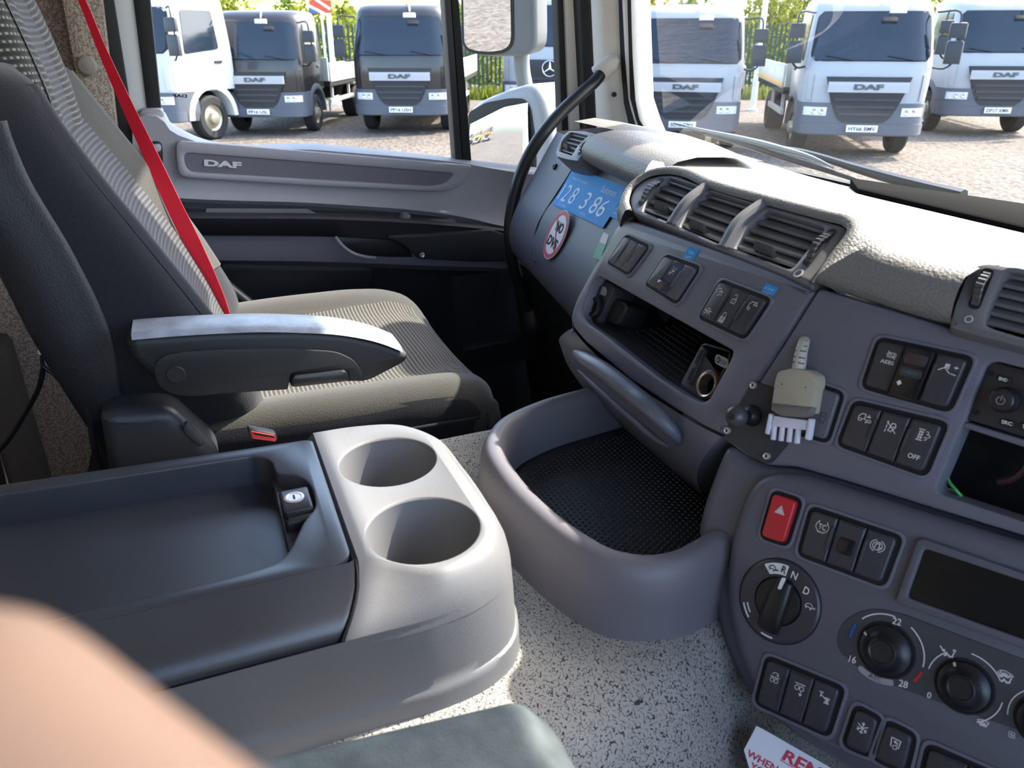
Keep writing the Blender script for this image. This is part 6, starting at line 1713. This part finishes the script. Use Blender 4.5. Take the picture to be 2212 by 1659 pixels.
# convex lower glass
gq = [(1016, 400), (1150, 400), (1140, 222), (1016, 246)]
Q = ext(gq, MP2, 0.005)
rows = []
for i in range(15):
    t_ = i / 14
    r = []
    for j in range(15):
        s_ = j / 14
        top = 0.86 + 0.14 * min(1, s_ * 1.6)
        p = bil(Q, s_, t_ * (top if 1 else 1))
        r.append(p + MP2.n * (0.006 * (1 - (2 * s_ - 1) ** 2) + 0.006 * (1 - (2 * t_ - 1) ** 2)))
    rows.append(r)
part(mir, 'lower_glass', grid(rows), MIRG, smooth=80)
part(mir, 'bracket', tube([MP2.at(1180, 330, -0.05), MP2.at(1230, 340, -0.05) + V((0.1, 0.05, 0)), V((-1.68, 0.78, -0.28))], 0.018, 12, 8), TRIMD)

# ================================================================== parked trucks
WSG = M('truck_glass', (26, 36, 46), 0.08, spec=0.5)
BUMP = M('bumper_grey', (78, 82, 92), 0.5)
GRIL = M('grille_dark', (30, 32, 38), 0.5)
GRIS = M('grille_slat', (46, 50, 57), 0.45)
BAR = M('grille_bar', (168, 170, 174), 0.35)
TYRE = M('tyre', (30, 30, 32), 0.85)
HUB = M('wheel_hub', (176, 170, 150), 0.35, metal=0.6)
LAMP = M('lamp_lens', (206, 210, 214), 0.12, spec=0.7)
PLATE = M('plate_white', (228, 228, 226), 0.5)
MBL = M('truck_mirror_black', (28, 30, 36), 0.4)
ALU = M('bed_aluminium', (160, 166, 160), 0.45)
WBED = M('bed_white', (190, 190, 186), 0.5)
AMB = M('amber_lens', (230, 110, 30), 0.3)
SEATD = M('truck_seat_dark', (20, 26, 36), 0.8)
def make_truck(label, px, py, t, yaw, scale, paint, plate_txt, bed='white', bar=True, star=False, papers=True, stripe=False, group='trucks parked in the yard', pos=None, detail=True, fwd=None, tail=-6.4):
    root = thing('parked_truck', label, 'truck', (0, 0, 0), group=group)
    BASE[root.name] = V((0, 0, 0))
    LV = [(0.93, 1.03, 0.0), (1.25, 1.04, 0.01), (1.55, 1.04, -0.01), (1.62, 1.035, -0.03), (2.0, 1.0, -0.13), (2.38, 0.955, -0.25), (2.48, 0.94, -0.29), (2.58, 0.90, -0.40), (2.63, 0.80, -0.60), (2.645, 0.5, -0.85)]
    def lvl(z):
        for a, b in zip(LV, LV[1:]):
            if z <= b[0]:
                u = max(0, (z - a[0]) / (b[0] - a[0])); return a[1] + (b[1] - a[1]) * u, a[2] + (b[2] - a[2]) * u
        return LV[-1][1], LV[-1][2]
    def fy_(q, f): return f - 0.20 * abs(q) ** 6
    rows = []
    for z, hw, f in LV:
        P = [V((-hw * 0.97, -1.8, z)), V((-hw, -1.7, z))] + [V((q * hw, fy_(q, f), z)) for q in (-1, -0.985, -0.95, -0.9, -0.8, -0.6, -0.3, 0, 0.3, 0.6, 0.8, 0.9, 0.95, 0.985, 1)] + [V((hw, -1.7, z)), V((hw * 0.97, -1.8, z))]
        rows.append(P)
    bm = grid(rows, closed=True)
    bm.faces.new([bm.verts.new(p) for p in rows[-1]])
    part(root, 'cab', bm, paint, smooth=50)
    def patch(name, f0, z0, z1, off, mat, nz=8, nx=16, lab=None, par=None, th=0.0):
        """f0(z) -> (qmin, qmax) in metres across the front"""
        rs_ = []
        for i in range(nz + 1):
            z = z0 + (z1 - z0) * i / nz
            hw, f = lvl(max(z, 0.93))
            a, b = f0(z)
            rs_.append([V((a + (b - a) * j / nx, fy_((a + (b - a) * j / nx) / hw, f) + off, z)) for j in range(nx + 1)])
        if th:
            # rim that runs back to the body
            bm = grid(rs_)
            lp_ = rs_[0] + [r[-1] for r in rs_[1:]] + list(reversed(rs_[-1]))[1:] + [r[0] for r in reversed(rs_[1:-1])]
            grid([lp_, [p - V((0, th, 0)) for p in lp_]], bm, closed=True)
        else: bm = grid(rs_)
        return part(par or root, name, bm, mat, smooth=50, label=lab)
    # windscreen
    def wsf(z):
        hw, f = lvl(z); u = (z - 1.63) / 0.75
        e = 0.93 * hw
        c_ = 0.06 * max(0, 1 - u * 8) ** 2 + 0.05 * max(0, 1 - (1 - u) * 8) ** 2
        return (-e + c_, e - c_)
    patch('windscreen_seal', lambda z: tuple(x * 1.03 for x in wsf(z)), 1.615, 2.40, 0.006, RUBBER, 10)
    wsp = patch('windscreen', wsf, 1.635, 2.38, 0.024, WSG, 10)
    if detail:
        # dark seat backs and dash seen through the glass edge are left to the glass; papers lie behind it
        if papers:
            for (xx, w_, h_) in ((-0.62, 0.16, 0.09), (-0.80, 0.08, 0.07)):
                hw, f = lvl(1.74)
                part(wsp, 'paper', grid([[V((xx + w_ * j, fy_((xx + w_ * j) / hw, lvl(z)[1]) + 0.02, z)) for j in (0, 0.5, 1)] for z in (1.70, 1.70 + h_)]), PAPER)
        for sx in (-1, 1):
            P = [V((sx * 0.5 + 0.45 * k / 6 - 0.2, 0, 1.635 + 0.012 * k)) for k in range(7)]
            part(root, 'wiper', tube([V((p.x, fy_(p.x / 1.03, lvl(p.z)[1]) + 0.035, p.z)) for p in P], 0.012, 6), MBL)
    # lower front
    patch('bumper', lambda z: (-1.05 + 0.05 * max(0, (0.55 - z) * 4), 1.05 - 0.05 * max(0, (0.55 - z) * 4)), 0.40, 0.94, 0.05, BUMP, 10, 24, th=0.5)
    patch('bumper_step', lambda z: (-1.06, 1.06), 0.42, 0.60, 0.085, BUMP, 5, 24, th=0.15)
    def gf(z):
        u = (z - 0.62) / 0.74
        e = 0.33 + 0.36 * max(0.0, u) ** 0.55
        return (-e, e)
    gr_ = patch('grille', gf, 0.62, 1.37, 0.062, GRIL, 12, 20, th=0.06)
    for z in (0.74, 0.86, 0.98):
        a, b = gf(z)
        patch('grille_slat', lambda q, a=a, b=b: (a * 0.93, b * 0.93), z, z + 0.045, 0.085, GRIS, 2, 16, par=gr_, th=0.02)
    if bar:
        br = patch('grille_bar', lambda z: (-0.66, 0.66), 1.12, 1.29, 0.10, BAR, 5, 18, par=gr_, th=0.03)
        Q = [V((0.24, 0.125, 1.165)), V((-0.24, 0.125, 1.165)), V((-0.24, 0.125, 1.255)), V((0.24, 0.125, 1.255))]
        part(gr_, 'badge', text_bm('DAF', Q, V((0, 1, 0)), 0.0, 0.05), M('badge_dark', (70, 74, 82), 0.4), smooth=0)
    if star:
        cst = V((0, 0.13, 1.20))
        part(gr_, 'star_ring', tube([cst + V((0.155 * math.cos(k * math.pi / 18), 0, 0.155 * math.sin(k * math.pi / 18))) for k in range(37)], 0.016, 8, caps=False), CHROME)
        for k in range(3):
            a = math.pi / 2 + k * 2 * math.pi / 3
            part(gr_, 'star_point', tube([cst, cst + V((0.15 * math.cos(a), 0, 0.15 * math.sin(a)))], [0.028, 0.006], 6, smooth=False), CHROME)
    for sx in (-1, 1):
        a, b = sorted((sx * 0.62, sx * 0.99))
        hl_p = patch('headlamp', lambda z, a=a, b=b: (a, b), 0.73, 0.87, 0.062, LAMP, 4, 8, th=0.03)
        if detail:
            for xx in (0.70, 0.82):
                hw, f = lvl(0.95)
                part(hl_p, 'bulb', lathe(V((sx * xx, fy_(xx / hw, f) + 0.066, 0.80)), (0, 1, 0), [(0.05, 0), (0.04, 0.006), (0.001, -0.004)], 12), CHROME)
        # side deflector line beside the grille
        a, b = sorted((sx * 0.90, sx * 0.985))
        patch('corner_vane', lambda z, a=a, b=b: (a, b), 0.98, 1.40, 0.02, paint, 5, 4, th=0.02)
        # mirrors
        for z0, h_ in ((1.98, 0.24), (1.58, 0.36)):
            mb = box((sx * 1.28 - 0.13, -0.10, z0), (sx * 1.28 + 0.13, 0.0, z0 + h_), 0.035)
            part(root, 'mirror_head', mb, MBL)
        part(root, 'mirror_arm', tube([V((sx * 0.98, -0.3, 2.38)), V((sx * 1.28, -0.08, 2.36)), V((sx * 1.30, -0.06, 2.2)), V((sx * 1.30, -0.06, 1.6)), V((sx * 1.24, -0.08, 1.53)), V((sx * 1.02, -0.3, 1.52))], 0.018, 6, 20), MBL)
        # side glass, door handle, arch, wheel
        Q = [V((sx * 1.04, -0.50, 1.60)), V((sx * 1.04, -1.42, 1.68)), V((sx * 0.965, -1.42, 2.36)), V((sx * 0.965, -0.62, 2.36))]
        part(root, 'side_window', plate(fillet([p + V((sx * 0.012, 0, 0)) for p in Q], 0.06, 4), V((sx, 0, 0.1)), 0.01), WSG)
        part(root, 'door_handle', box((sx * 1.05 - 0.015, -1.45, 1.42), (sx * 1.05 + 0.015, -1.25, 1.47), 0.01), MBL)
        wc = V((sx * 0.90, -1.05, 0.42))
        wh = part(root, 'wheel', lathe(wc - V((sx * 0.14, 0, 0)), (sx, 0, 0), [(0.24, 0.0), (0.38, 0.0), (0.42, 0.03), (0.42, 0.23), (0.38, 0.27), (0.26, 0.265), (0.25, 0.22)], 28, caps=False), TYRE)
        part(wh, 'hub', lathe(wc - V((sx * 0.14, 0, 0)), (sx, 0, 0), [(0.255, 0.23), (0.22, 0.20), (0.12, 0.22), (0.11, 0.30), (0.06, 0.32), (0.001, 0.32)], 20, caps=False), HUB)
        ap_ = []
        for k in range(13):
            a = math.pi * k / 12
            ap_.append(wc + V((0, 0.56 * math.cos(a), 0.54 * math.sin(a))))
        rs_ = [[p + V((sx * d, 0, 0)) * 1 + (p - wc).normalized() * e for p in ap_] for d, e in ((-0.12, 0.0), (0.16, 0.0), (0.17, 0.03), (0.15, 0.12), (-0.1, 0.13))]
        part(root, 'wheel_arch', grid(rs_), BUMP if paint.name != 'truck_white_a' else M('arch_white', (214, 218, 220), 0.4), smooth=50)
        part(root, 'lower_door', plate([V((sx * 1.03, -0.22, 0.60)), V((sx * 1.03, -0.55, 0.60)), V((sx * 1.03, -0.55, 0.96)), V((sx * 1.03, -0.22, 0.96))], V((sx, 0, 0)), 0.03), BUMP)
    # plate
    Q = [V((0.26, 0.145, 0.47)), V((-0.26, 0.145, 0.47)), V((-0.26, 0.145, 0.585)), V((0.26, 0.145, 0.585))]
    pl_ = part(root, 'number_plate', plate(Q, V((0, 1, 0)), 0.02, 0.003), PLATE)
    if plate_txt:
        part(pl_, 'lettering', text_bm(plate_txt, qrect(Q, 0.07, 0.2, 0.93, 0.8), V((0, 1, 0)), 0.002, 0.02), BLACKM, smooth=0)
    # chassis, rear wheels and load bed
    part(root, 'chassis', box((-0.45, tail, 0.55), (0.45, -0.6, 0.90)), BLACKM)
    for sx in ((-1, 1) if tail < -6 else ()):
        wc = V((sx * 0.86, -4.9, 0.42))
        wh = part(root, 'wheel', lathe(wc - V((sx * 0.2, 0, 0)), (sx, 0, 0), [(0.24, 0.0), (0.38, 0.0), (0.42, 0.03), (0.42, 0.33), (0.38, 0.37), (0.26, 0.365), (0.25, 0.3)], 24, caps=False), TYRE)
    if bed:
        bmx = WBED if bed == 'white' else ALU
        part(root, 'bed_floor', box((-1.12, -6.6, 0.95), (1.12, -1.95, 1.08)), BLACKM)
        part(root, 'headboard', box((-1.10, -2.0, 1.08), (1.10, -1.93, 1.62), 0.01), ALU)
        for sx in (-1, 1):
            for k in range(3):
                y0 = -2.02 - k * 1.53
                sb_ = part(root, 'side_board', box((sx * 1.12 - 0.02, y0 - 1.50, 1.06), (sx * 1.12 + 0.02, y0, 1.50), 0.008), bmx)
            if stripe:
                part(root, 'reflective_strip', box((sx * 1.145 - 0.003, -6.6, 1.10), (sx * 1.145 + 0.003, -2.02, 1.15)), M('strip_amber', (222, 160, 40), 0.4))
            part(root, 'side_rail', box((sx * 1.08 - 0.03, -4.2, 0.56), (sx * 1.08 + 0.03, -2.0, 0.66)), WBED)
            for yy in (-2.3, -3.9):
                part(root, 'rail_post', box((sx * 1.05 - 0.03, yy - 0.03, 0.6), (sx * 1.05 + 0.03, yy + 0.03, 0.96)), WBED)
    part(root, 'roof_marker', tube([V((-0.14, -0.42, 2.62)), V((-0.26, -0.1, 2.60)), V((-0.28, 0.02, 2.48))], 0.018, 6, 8), WBED)
    part(root, 'kerb_mirror', box((-0.40, -0.02, 2.36), (-0.14, 0.06, 2.45), 0.02), M('kerb_mirror', (210, 206, 198), 0.4))
    # place it
    if pos is None:
        p = UT(px, py, t)
    else: p = V(pos)
    if fwd is None:
        h = V((-p.x, -p.y, 0)).normalized()
        rt = V((-h.y, h.x, 0))            # the viewer's right is CR-like
        if rt.dot(CR) < 0: rt = -rt
        fw = h * math.cos(math.radians(yaw)) - rt * math.sin(math.radians(yaw))
    else: fw = V(fwd).normalized()
    root.location = (p.x, p.y, 0.0)
    root.rotation_euler = (0, 0, math.atan2(-fw.x, fw.y))
    root.scale = (scale, scale, scale)
    return root
TW = M('truck_white', (158, 160, 163), 0.3)
TWA = M('truck_white_a', (186, 188, 190), 0.3)
TG = M('truck_grey', (40, 38, 39), 0.25, coat=0.3)
make_truck('white truck at far left seen side-on past the door frame', 283, 222, 15.5, 48, 1.05, TWA, None, bed=None, bar=False, papers=False, tail=-1.9)
make_truck('dark grey truck behind the red belt reflection, leftmost of two', 562, 235, 16.8, 21, 0.95, TG, 'PP16 USL', bed='white')
make_truck('dark grey truck nearest the window divider bar', 868, 232, 17.0, 10, 1.0, TG, 'PP16 USH', bed='white')
make_truck('white truck with round star badge seen through the quarter window', 1188, 213, 18.0, 6, 1.1, TW, '14 WVK', bed='white', bar=False, star=True, papers=False)
make_truck('white truck nearest the cream pillar through the windscreen', 1475, 258, 14.4, 2, 0.96, TW, 'SO16 GMX', bed='white')
make_truck('white tipper truck in the middle of the windscreen with low bed', 1859, 269, 13.6, -13, 1.0, TW, 'HY66 BMV', bed='alu', stripe=True)
make_truck('white truck at the right edge of the windscreen', 2150, 232, 16.6, -24, 1.04, TW, 'DP17 XMK', bed='alu')
# the row behind, seen only in the mirror
for k, (c_, lb_) in enumerate(((TW, 'white truck in the mirror, left of the yellow one'), (M('truck_yellow', (232, 178, 30), 0.35), 'yellow truck reflected in the mirror'), (M('truck_orange', (222, 84, 24), 0.35), 'orange truck reflected in the mirror'))):
    make_truck(lb_, 0, 0, 0, 0, 1.0, c_, None, bed=None, bar=False, papers=False, pos=(-9.5 + k * 3.2 - 6, -26, 0), fwd=(0.25, 1, 0), detail=False)

# ================================================================== fence, poles, shrubs, roof, hillside
FG = M('fence_green', (30, 58, 50), 0.5)
fn = thing('palisade_fence', 'dark green steel palisade fence behind the parked trucks', 'fence', (0, 0, -LIFT))
BASE[fn.name] = V((0, 0, -LIFT))
PA, PB_ = UT(240, 200, 27.0), UT(2420, 200, 27.0)
PA.z = PB_.z = -LIFT
dv = (PB_ - PA); LN = dv.length; dv.normalize(); nv_ = V((dv.y, -dv.x, 0))
if nv_.dot(PA) > 0: nv_ = -nv_
bm = plate([V((-0.035, 0, 0.05)), V((0.035, 0, 0.05)), V((0.035, 0, 2.3)), V((0.0, 0, 2.42)), V((-0.035, 0, 2.3))], V((0, -1, 0)), 0.012)
pme = to_mesh(bm, 'pale', 0); pme.materials.append(FG)
ang = math.atan2(dv.y, dv.x)
for k in range(240):
    o = bpy.data.objects.new('pale', pme)
    COL.objects.link(o); o.parent = fn
    p = PA + dv * (LN * (k + 0.5) / 240)
    o.location = p - V((0, 0, -LIFT)); o.location.z = 0
    o.rotation_euler = (0, 0, ang)
for z in (0.45, 1.95):
    P = [PA + V((0, 0, z)) - nv_ * 0.04, PB_ + V((0, 0, z)) - nv_ * 0.04]
    part(fn, 'rail', tube(P, 0.03, 4, smooth=False), FG)
def leafmat(name, c1, c2):
    m, n, b = M_nodes(name, 0.7, 0.2)
    t = tex(n, 'ShaderNodeTexNoise', 2.5, 'Object', 4.0)
    n.links.new(ramp(n, t.outputs[0], [(0.35, lin(c1)), (0.65, lin(c2))]), b.inputs['Base Color'])
    b.inputs['Subsurface Weight'].default_value = 0.0
    tr = n.nodes.new('ShaderNodeBsdfTranslucent'); tr.inputs[0].default_value = (*lin(c2), 1)
    mx = n.nodes.new('ShaderNodeMixShader'); mx.inputs[0].default_value = 0.35
    out = n.nodes['Material Output']
    n.links.new(b.outputs[0], mx.inputs[1]); n.links.new(tr.outputs[0], mx.inputs[2]); n.links.new(mx.outputs[0], out.inputs[0])
    return m
LY = leafmat('leaves_yellow_green', (82, 94, 30), (138, 144, 58))
LG = leafmat('leaves_green', (54, 76, 30), (98, 116, 50))
BARK = M('bark', (88, 74, 60), 0.9)
def shrub(label, px, t, h, wd, mat, n=1500, seed=0):
    p = UT(px, 200, t)
    rnd = random.Random(seed)
    r = thing('shrub', label, 'shrub', (p.x, p.y, -LIFT), group='shrubs behind the fence')
    bm = BM()
    for k in range(n):
        a = rnd.uniform(0, 2 * math.pi); u = rnd.random() ** 0.6; z = rnd.uniform(0.05, 1.0)
        rad = wd * u * (0.55 + 0.6 * math.sin(math.pi * min(1, z * 0.85 + 0.1))) * (0.8 + 0.3 * math.sin(3 * a + seed))
        c = V((p.x + rad * math.cos(a), p.y + rad * math.sin(a), -LIFT + h * z * (1 - 0.25 * u * u)))
        d1 = V((rnd.gauss(0, 1), rnd.gauss(0, 1), rnd.gauss(0, 1))).normalized(); d2 = d1.orthogonal().normalized()
        s = rnd.uniform(0.07, 0.15)
        bm.faces.new([bm.verts.new(c + d1 * s * x + d2 * s * 0.55 * y) for x, y in ((-1, 0), (0, -1), (1, 0), (0, 1))])
    part(r, 'foliage', bm, mat, smooth=0, kind='stuff')
    part(r, 'stem', tube([V((p.x, p.y, -LIFT)), V((p.x + 0.1, p.y, -LIFT + h * 0.5)), V((p.x - 0.1, p.y + 0.1, -LIFT + h * 0.85))], [0.08, 0.05, 0.02], 6, 8), BARK)
sp_ = [(425, 30, 3.0, 1.7, LG), (520, 29.5, 3.6, 1.9, LY), (640, 30, 3.2, 1.8, LG), (700, 29, 3.4, 1.8, LY), (760, 30, 3.1, 1.6, LY), (985, 30, 3.2, 1.8, LG), (1060, 29, 2.8, 1.8, LY), (1370, 29.5, 4.2, 2.0, LY), (1480, 30, 3.4, 2.2, LG), (1640, 29, 3.9, 1.9, LY), (1690, 30, 4.4, 1.8, LY), (1750, 30, 3.6, 1.8, LG), (2020, 29, 4.4, 1.9, LY), (2100, 30, 4.0, 2.0, LY), (2190, 29.5, 4.4, 2.0, LG)]
ords = ['first', 'second', 'third', 'fourth', 'fifth', 'sixth', 'seventh', 'eighth', 'ninth', 'tenth', 'eleventh', 'twelfth', 'thirteenth', 'fourteenth', 'fifteenth']
for k, (px, t, h, wd, mt_) in enumerate(sp_):
    shrub('%s shrub behind the fence, %s counting from the left' % ('yellow-green' if mt_ is LY else 'green', ords[k]), px, t + 2.6, h * 1.05, wd * 0.82, mt_, 1500, k + 3)
# grass verge at the foot of the fence
bm = BM()
rnd = random.Random(3)
for k in range(7000):
    u = rnd.random()
    p = PA + dv * (LN * u) + nv_ * rnd.uniform(0.12, 1.1)
    h = rnd.uniform(0.15, 0.55)
    q = V((rnd.gauss(0, 0.1), rnd.gauss(0, 0.1), h))
    s = V((rnd.gauss(0, 1), rnd.gauss(0, 1), 0)).normalized() * 0.05
    bm.faces.new([bm.verts.new(x) for x in (p - s, p + s, p + q)])
solo('grass', bm, LY, 'tall yellow-green grass along the foot of the fence', 'grass', 0, kind='stuff')
# lamp and sign poles
for px, t, lb_ in ((720, 24, 'white pole between the two dark grey trucks'), (1636, 22, 'white pole beside the truck nearest the pillar'), (446, 22, 'white pole between the far left truck and its neighbour')):
    p = UT(px, 150, t)
    po = thing('pole', lb_, 'pole', (p.x, p.y, -LIFT), group='white poles in the yard')
    part(po, 'shaft', tube([V((p.x, p.y, -LIFT)), V((p.x, p.y, 1.0)), V((p.x, p.y, 3.0))], [0.09, 0.07, 0.06], 10, smooth=False), M('pole_white', (226, 226, 226), 0.5))
    part(po, 'base_flange', lathe(V((p.x, p.y, -LIFT)), (0, 0, 1), [(0.16, 0), (0.16, 0.05), (0.09, 0.06)], 12), M('pole_white', (226, 226, 226), 0.5))
# small flag board fixed on a post behind the left dark truck
p = UT(692, 14, 21.0)
fb = thing('flag_board', 'small red, white and blue flag board above the left dark truck', 'sign', (p.x, p.y, -LIFT))
fq = [p + dv * x + V((0, 0, z)) for x, z in ((-0.3, -0.16), (0.3, -0.16), (0.3, 0.16), (-0.3, 0.16))]
part(fb, 'board', plate(fq, nv_, 0.02), M('flag_red', (206, 80, 40), 0.5))
part(fb, 'blue_corner', poly_flat([bil(fq, 0, 0.0), bil(fq, 0.45, 0.0), bil(fq, 0, 0.45)], nv_, 0.003), M('flag_blue', (60, 96, 170), 0.5))
part(fb, 'white_band', strokes([[(0.0, 0.55), (0.6, 0.0)], [(0.35, 1.0), (0.9, 0.35)]], fq, nv_, 0.07, 0.004), PAPER)
part(fb, 'post', tube([V((p.x, p.y, -LIFT)) - nv_ * 0.04, p - nv_ * 0.04], 0.03, 8, smooth=False), M('pole_white', (226, 226, 226), 0.5))
# building with a slated roof far behind on the right
p = UT(1700, 60, 45)
bd = thing('building', 'low building with grey slated roof behind the fence', 'building', (p.x, p.y, -LIFT))
def bl(u, d, z): return V((p.x, p.y, -LIFT)) + dv * u + nv_ * -d + V((0, 0, z))
bm = BM()
for Q in ([bl(-7, 0, 0), bl(5, 0, 0), bl(5, 0, 3.0), bl(-7, 0, 3.0)], [bl(-7, 8, 0), bl(-7, 0, 0), bl(-7, 0, 3.0), bl(-7, 8, 3.0)], [bl(5, 0, 0), bl(5, 8, 0), bl(5, 8, 3.0), bl(5, 0, 3.0)]):
    bm.faces.new([bm.verts.new(x) for x in Q])
part(bd, 'wall', bm, M('render_wall', (176, 168, 156), 0.9))
SL = M('slate', (150, 142, 136), 0.8)
for k in range(10):
    z0, d0 = 2.9 + k * 0.26, -0.4 + k * 0.45
    part(bd, 'slate_course', plate([bl(-7.4, d0, z0), bl(5.4, d0, z0), bl(5.4, d0 + 0.5, z0 + 0.27), bl(-7.4, d0 + 0.5, z0 + 0.27)], V((0, 0, 1)) - nv_ * -0.5, 0.05), SL)
for u in (-4, 0.5):
    part(bd, 'window', plate([bl(u, -0.02, 1.0), bl(u + 1.4, -0.02, 1.0), bl(u + 1.4, -0.02, 2.2), bl(u, -0.02, 2.2)], nv_, 0.04), WSG)
# hillside far left
rows = []
A_, B_ = UT(-200, 60, 70), UT(900, 60, 70)
for k in range(8):
    u = k / 7
    rows.append([V((a.x, a.y, -LIFT)) + V((a.x, a.y, 0)).normalized() * (u * 50) + V((0, 0, 0.2 + 12 * u ** 0.8 + 0.5 * math.sin(j * 1.3 + k))) for j, a in enumerate([A_.lerp(B_, q / 9) for q in range(10)])])
m, n, b = M_nodes('hill_grass', 0.9)
t = tex(n, 'ShaderNodeTexNoise', 0.3, 'Object', 5.0)
n.links.new(ramp(n, t.outputs[0], [(0.4, lin((120, 140, 60))), (0.62, lin((178, 186, 96)))]), b.inputs['Base Color'])
struct('hillside', grid(rows), m, label='sunlit green hillside beyond the yard')

# ================================================================== the photographer's hand, one fingertip in front of the lens
def H(x, y, z): return CR * x + CU * y + CF * z
def tip(px, py, t): return UT(px, py, t)
hand = thing('person', 'blurred fingertip of the person taking the photograph, bottom left corner', 'person', H(0.15, -0.34, -0.10))
bm = BM()
i0, i1 = tip(-85, 1628, 0.042), tip(310, 1990, 0.040)
ex = (i0 - i1).normalized()
tube([i0 + ex * 0.0087, i0 + ex * 0.0078, i0 + ex * 0.0055, i0 + ex * 0.003, i0, i0.lerp(i1, 0.5), i1, H(0.006, -0.042, 0.036), H(0.030, -0.056, 0.028)], [0.0012, 0.0036, 0.0060, 0.0075, 0.0081, 0.0083, 0.0086, 0.0092, 0.010], 18, bm=bm)
tube([H(0.032, -0.062, 0.010), H(0.006, -0.050, 0.000), H(-0.012, -0.044, 0.006), H(-0.022, -0.046, 0.010)], [0.010, 0.0092, 0.0085, 0.006], 14, 24, bm=bm)
tube([H(0.036, -0.070, -0.008), H(0.012, -0.060, -0.018), H(-0.006, -0.056, -0.012), H(-0.014, -0.058, -0.006)], [0.0098, 0.009, 0.0082, 0.006], 14, 24, bm=bm)
tube([H(0.044, -0.082, -0.022), H(0.024, -0.074, -0.032), H(0.010, -0.072, -0.028), H(0.004, -0.074, -0.022)], [0.009, 0.008, 0.0074, 0.0055], 14, 24, bm=bm)
tube([H(0.068, -0.088, 0.020), H(0.055, -0.078, 0.042), H(0.040, -0.076, 0.058), H(0.030, -0.080, 0.068)], [0.013, 0.011, 0.0095, 0.007], 14, 24, bm=bm)
# palm: a flattened block of overlapping lobes from the knuckles to the wrist
for a in (H(0.030, -0.056, 0.028), H(0.032, -0.062, 0.010), H(0.036, -0.070, -0.008), H(0.044, -0.082, -0.022)):
    tube([a, a.lerp(H(0.085, -0.115, 0.004), 0.5), H(0.085, -0.115, 0.004)], [0.0115, 0.0155, 0.018], 14, 14, bm=bm)
tube([H(0.070, -0.095, 0.014), H(0.085, -0.115, 0.004), H(0.102, -0.150, -0.010), H(0.135, -0.25, -0.06), H(0.16, -0.34, -0.10)], [0.018, 0.021, 0.023, 0.030, 0.036], 20, 30, bm=bm)
SKIN = M('skin', (184, 146, 122), 0.5, (300, 0.15, 0.0006), spec=0.35)
SKIN.node_tree.nodes['Principled BSDF'].inputs['Subsurface Weight'].default_value = 0.15
SKIN.node_tree.nodes['Principled BSDF'].inputs['Subsurface Radius'].default_value = (0.004, 0.0015, 0.0008)
ho = part(hand, 'hand', bm, SKIN, smooth=80)
rmod = ho.modifiers.new('remesh', 'REMESH'); rmod.mode = 'VOXEL'; rmod.voxel_size = 0.0014; rmod.use_smooth_shade = True
smod = ho.modifiers.new('smooth', 'SMOOTH'); smod.iterations = 6; smod.factor = 0.5
part(hand, 'sleeve', tube([H(0.140, -0.262, -0.066), H(0.16, -0.34, -0.10), H(0.19, -0.45, -0.16)], [0.038, 0.044, 0.05], 20, 12), M('sleeve_navy', (34, 40, 58), 0.9))
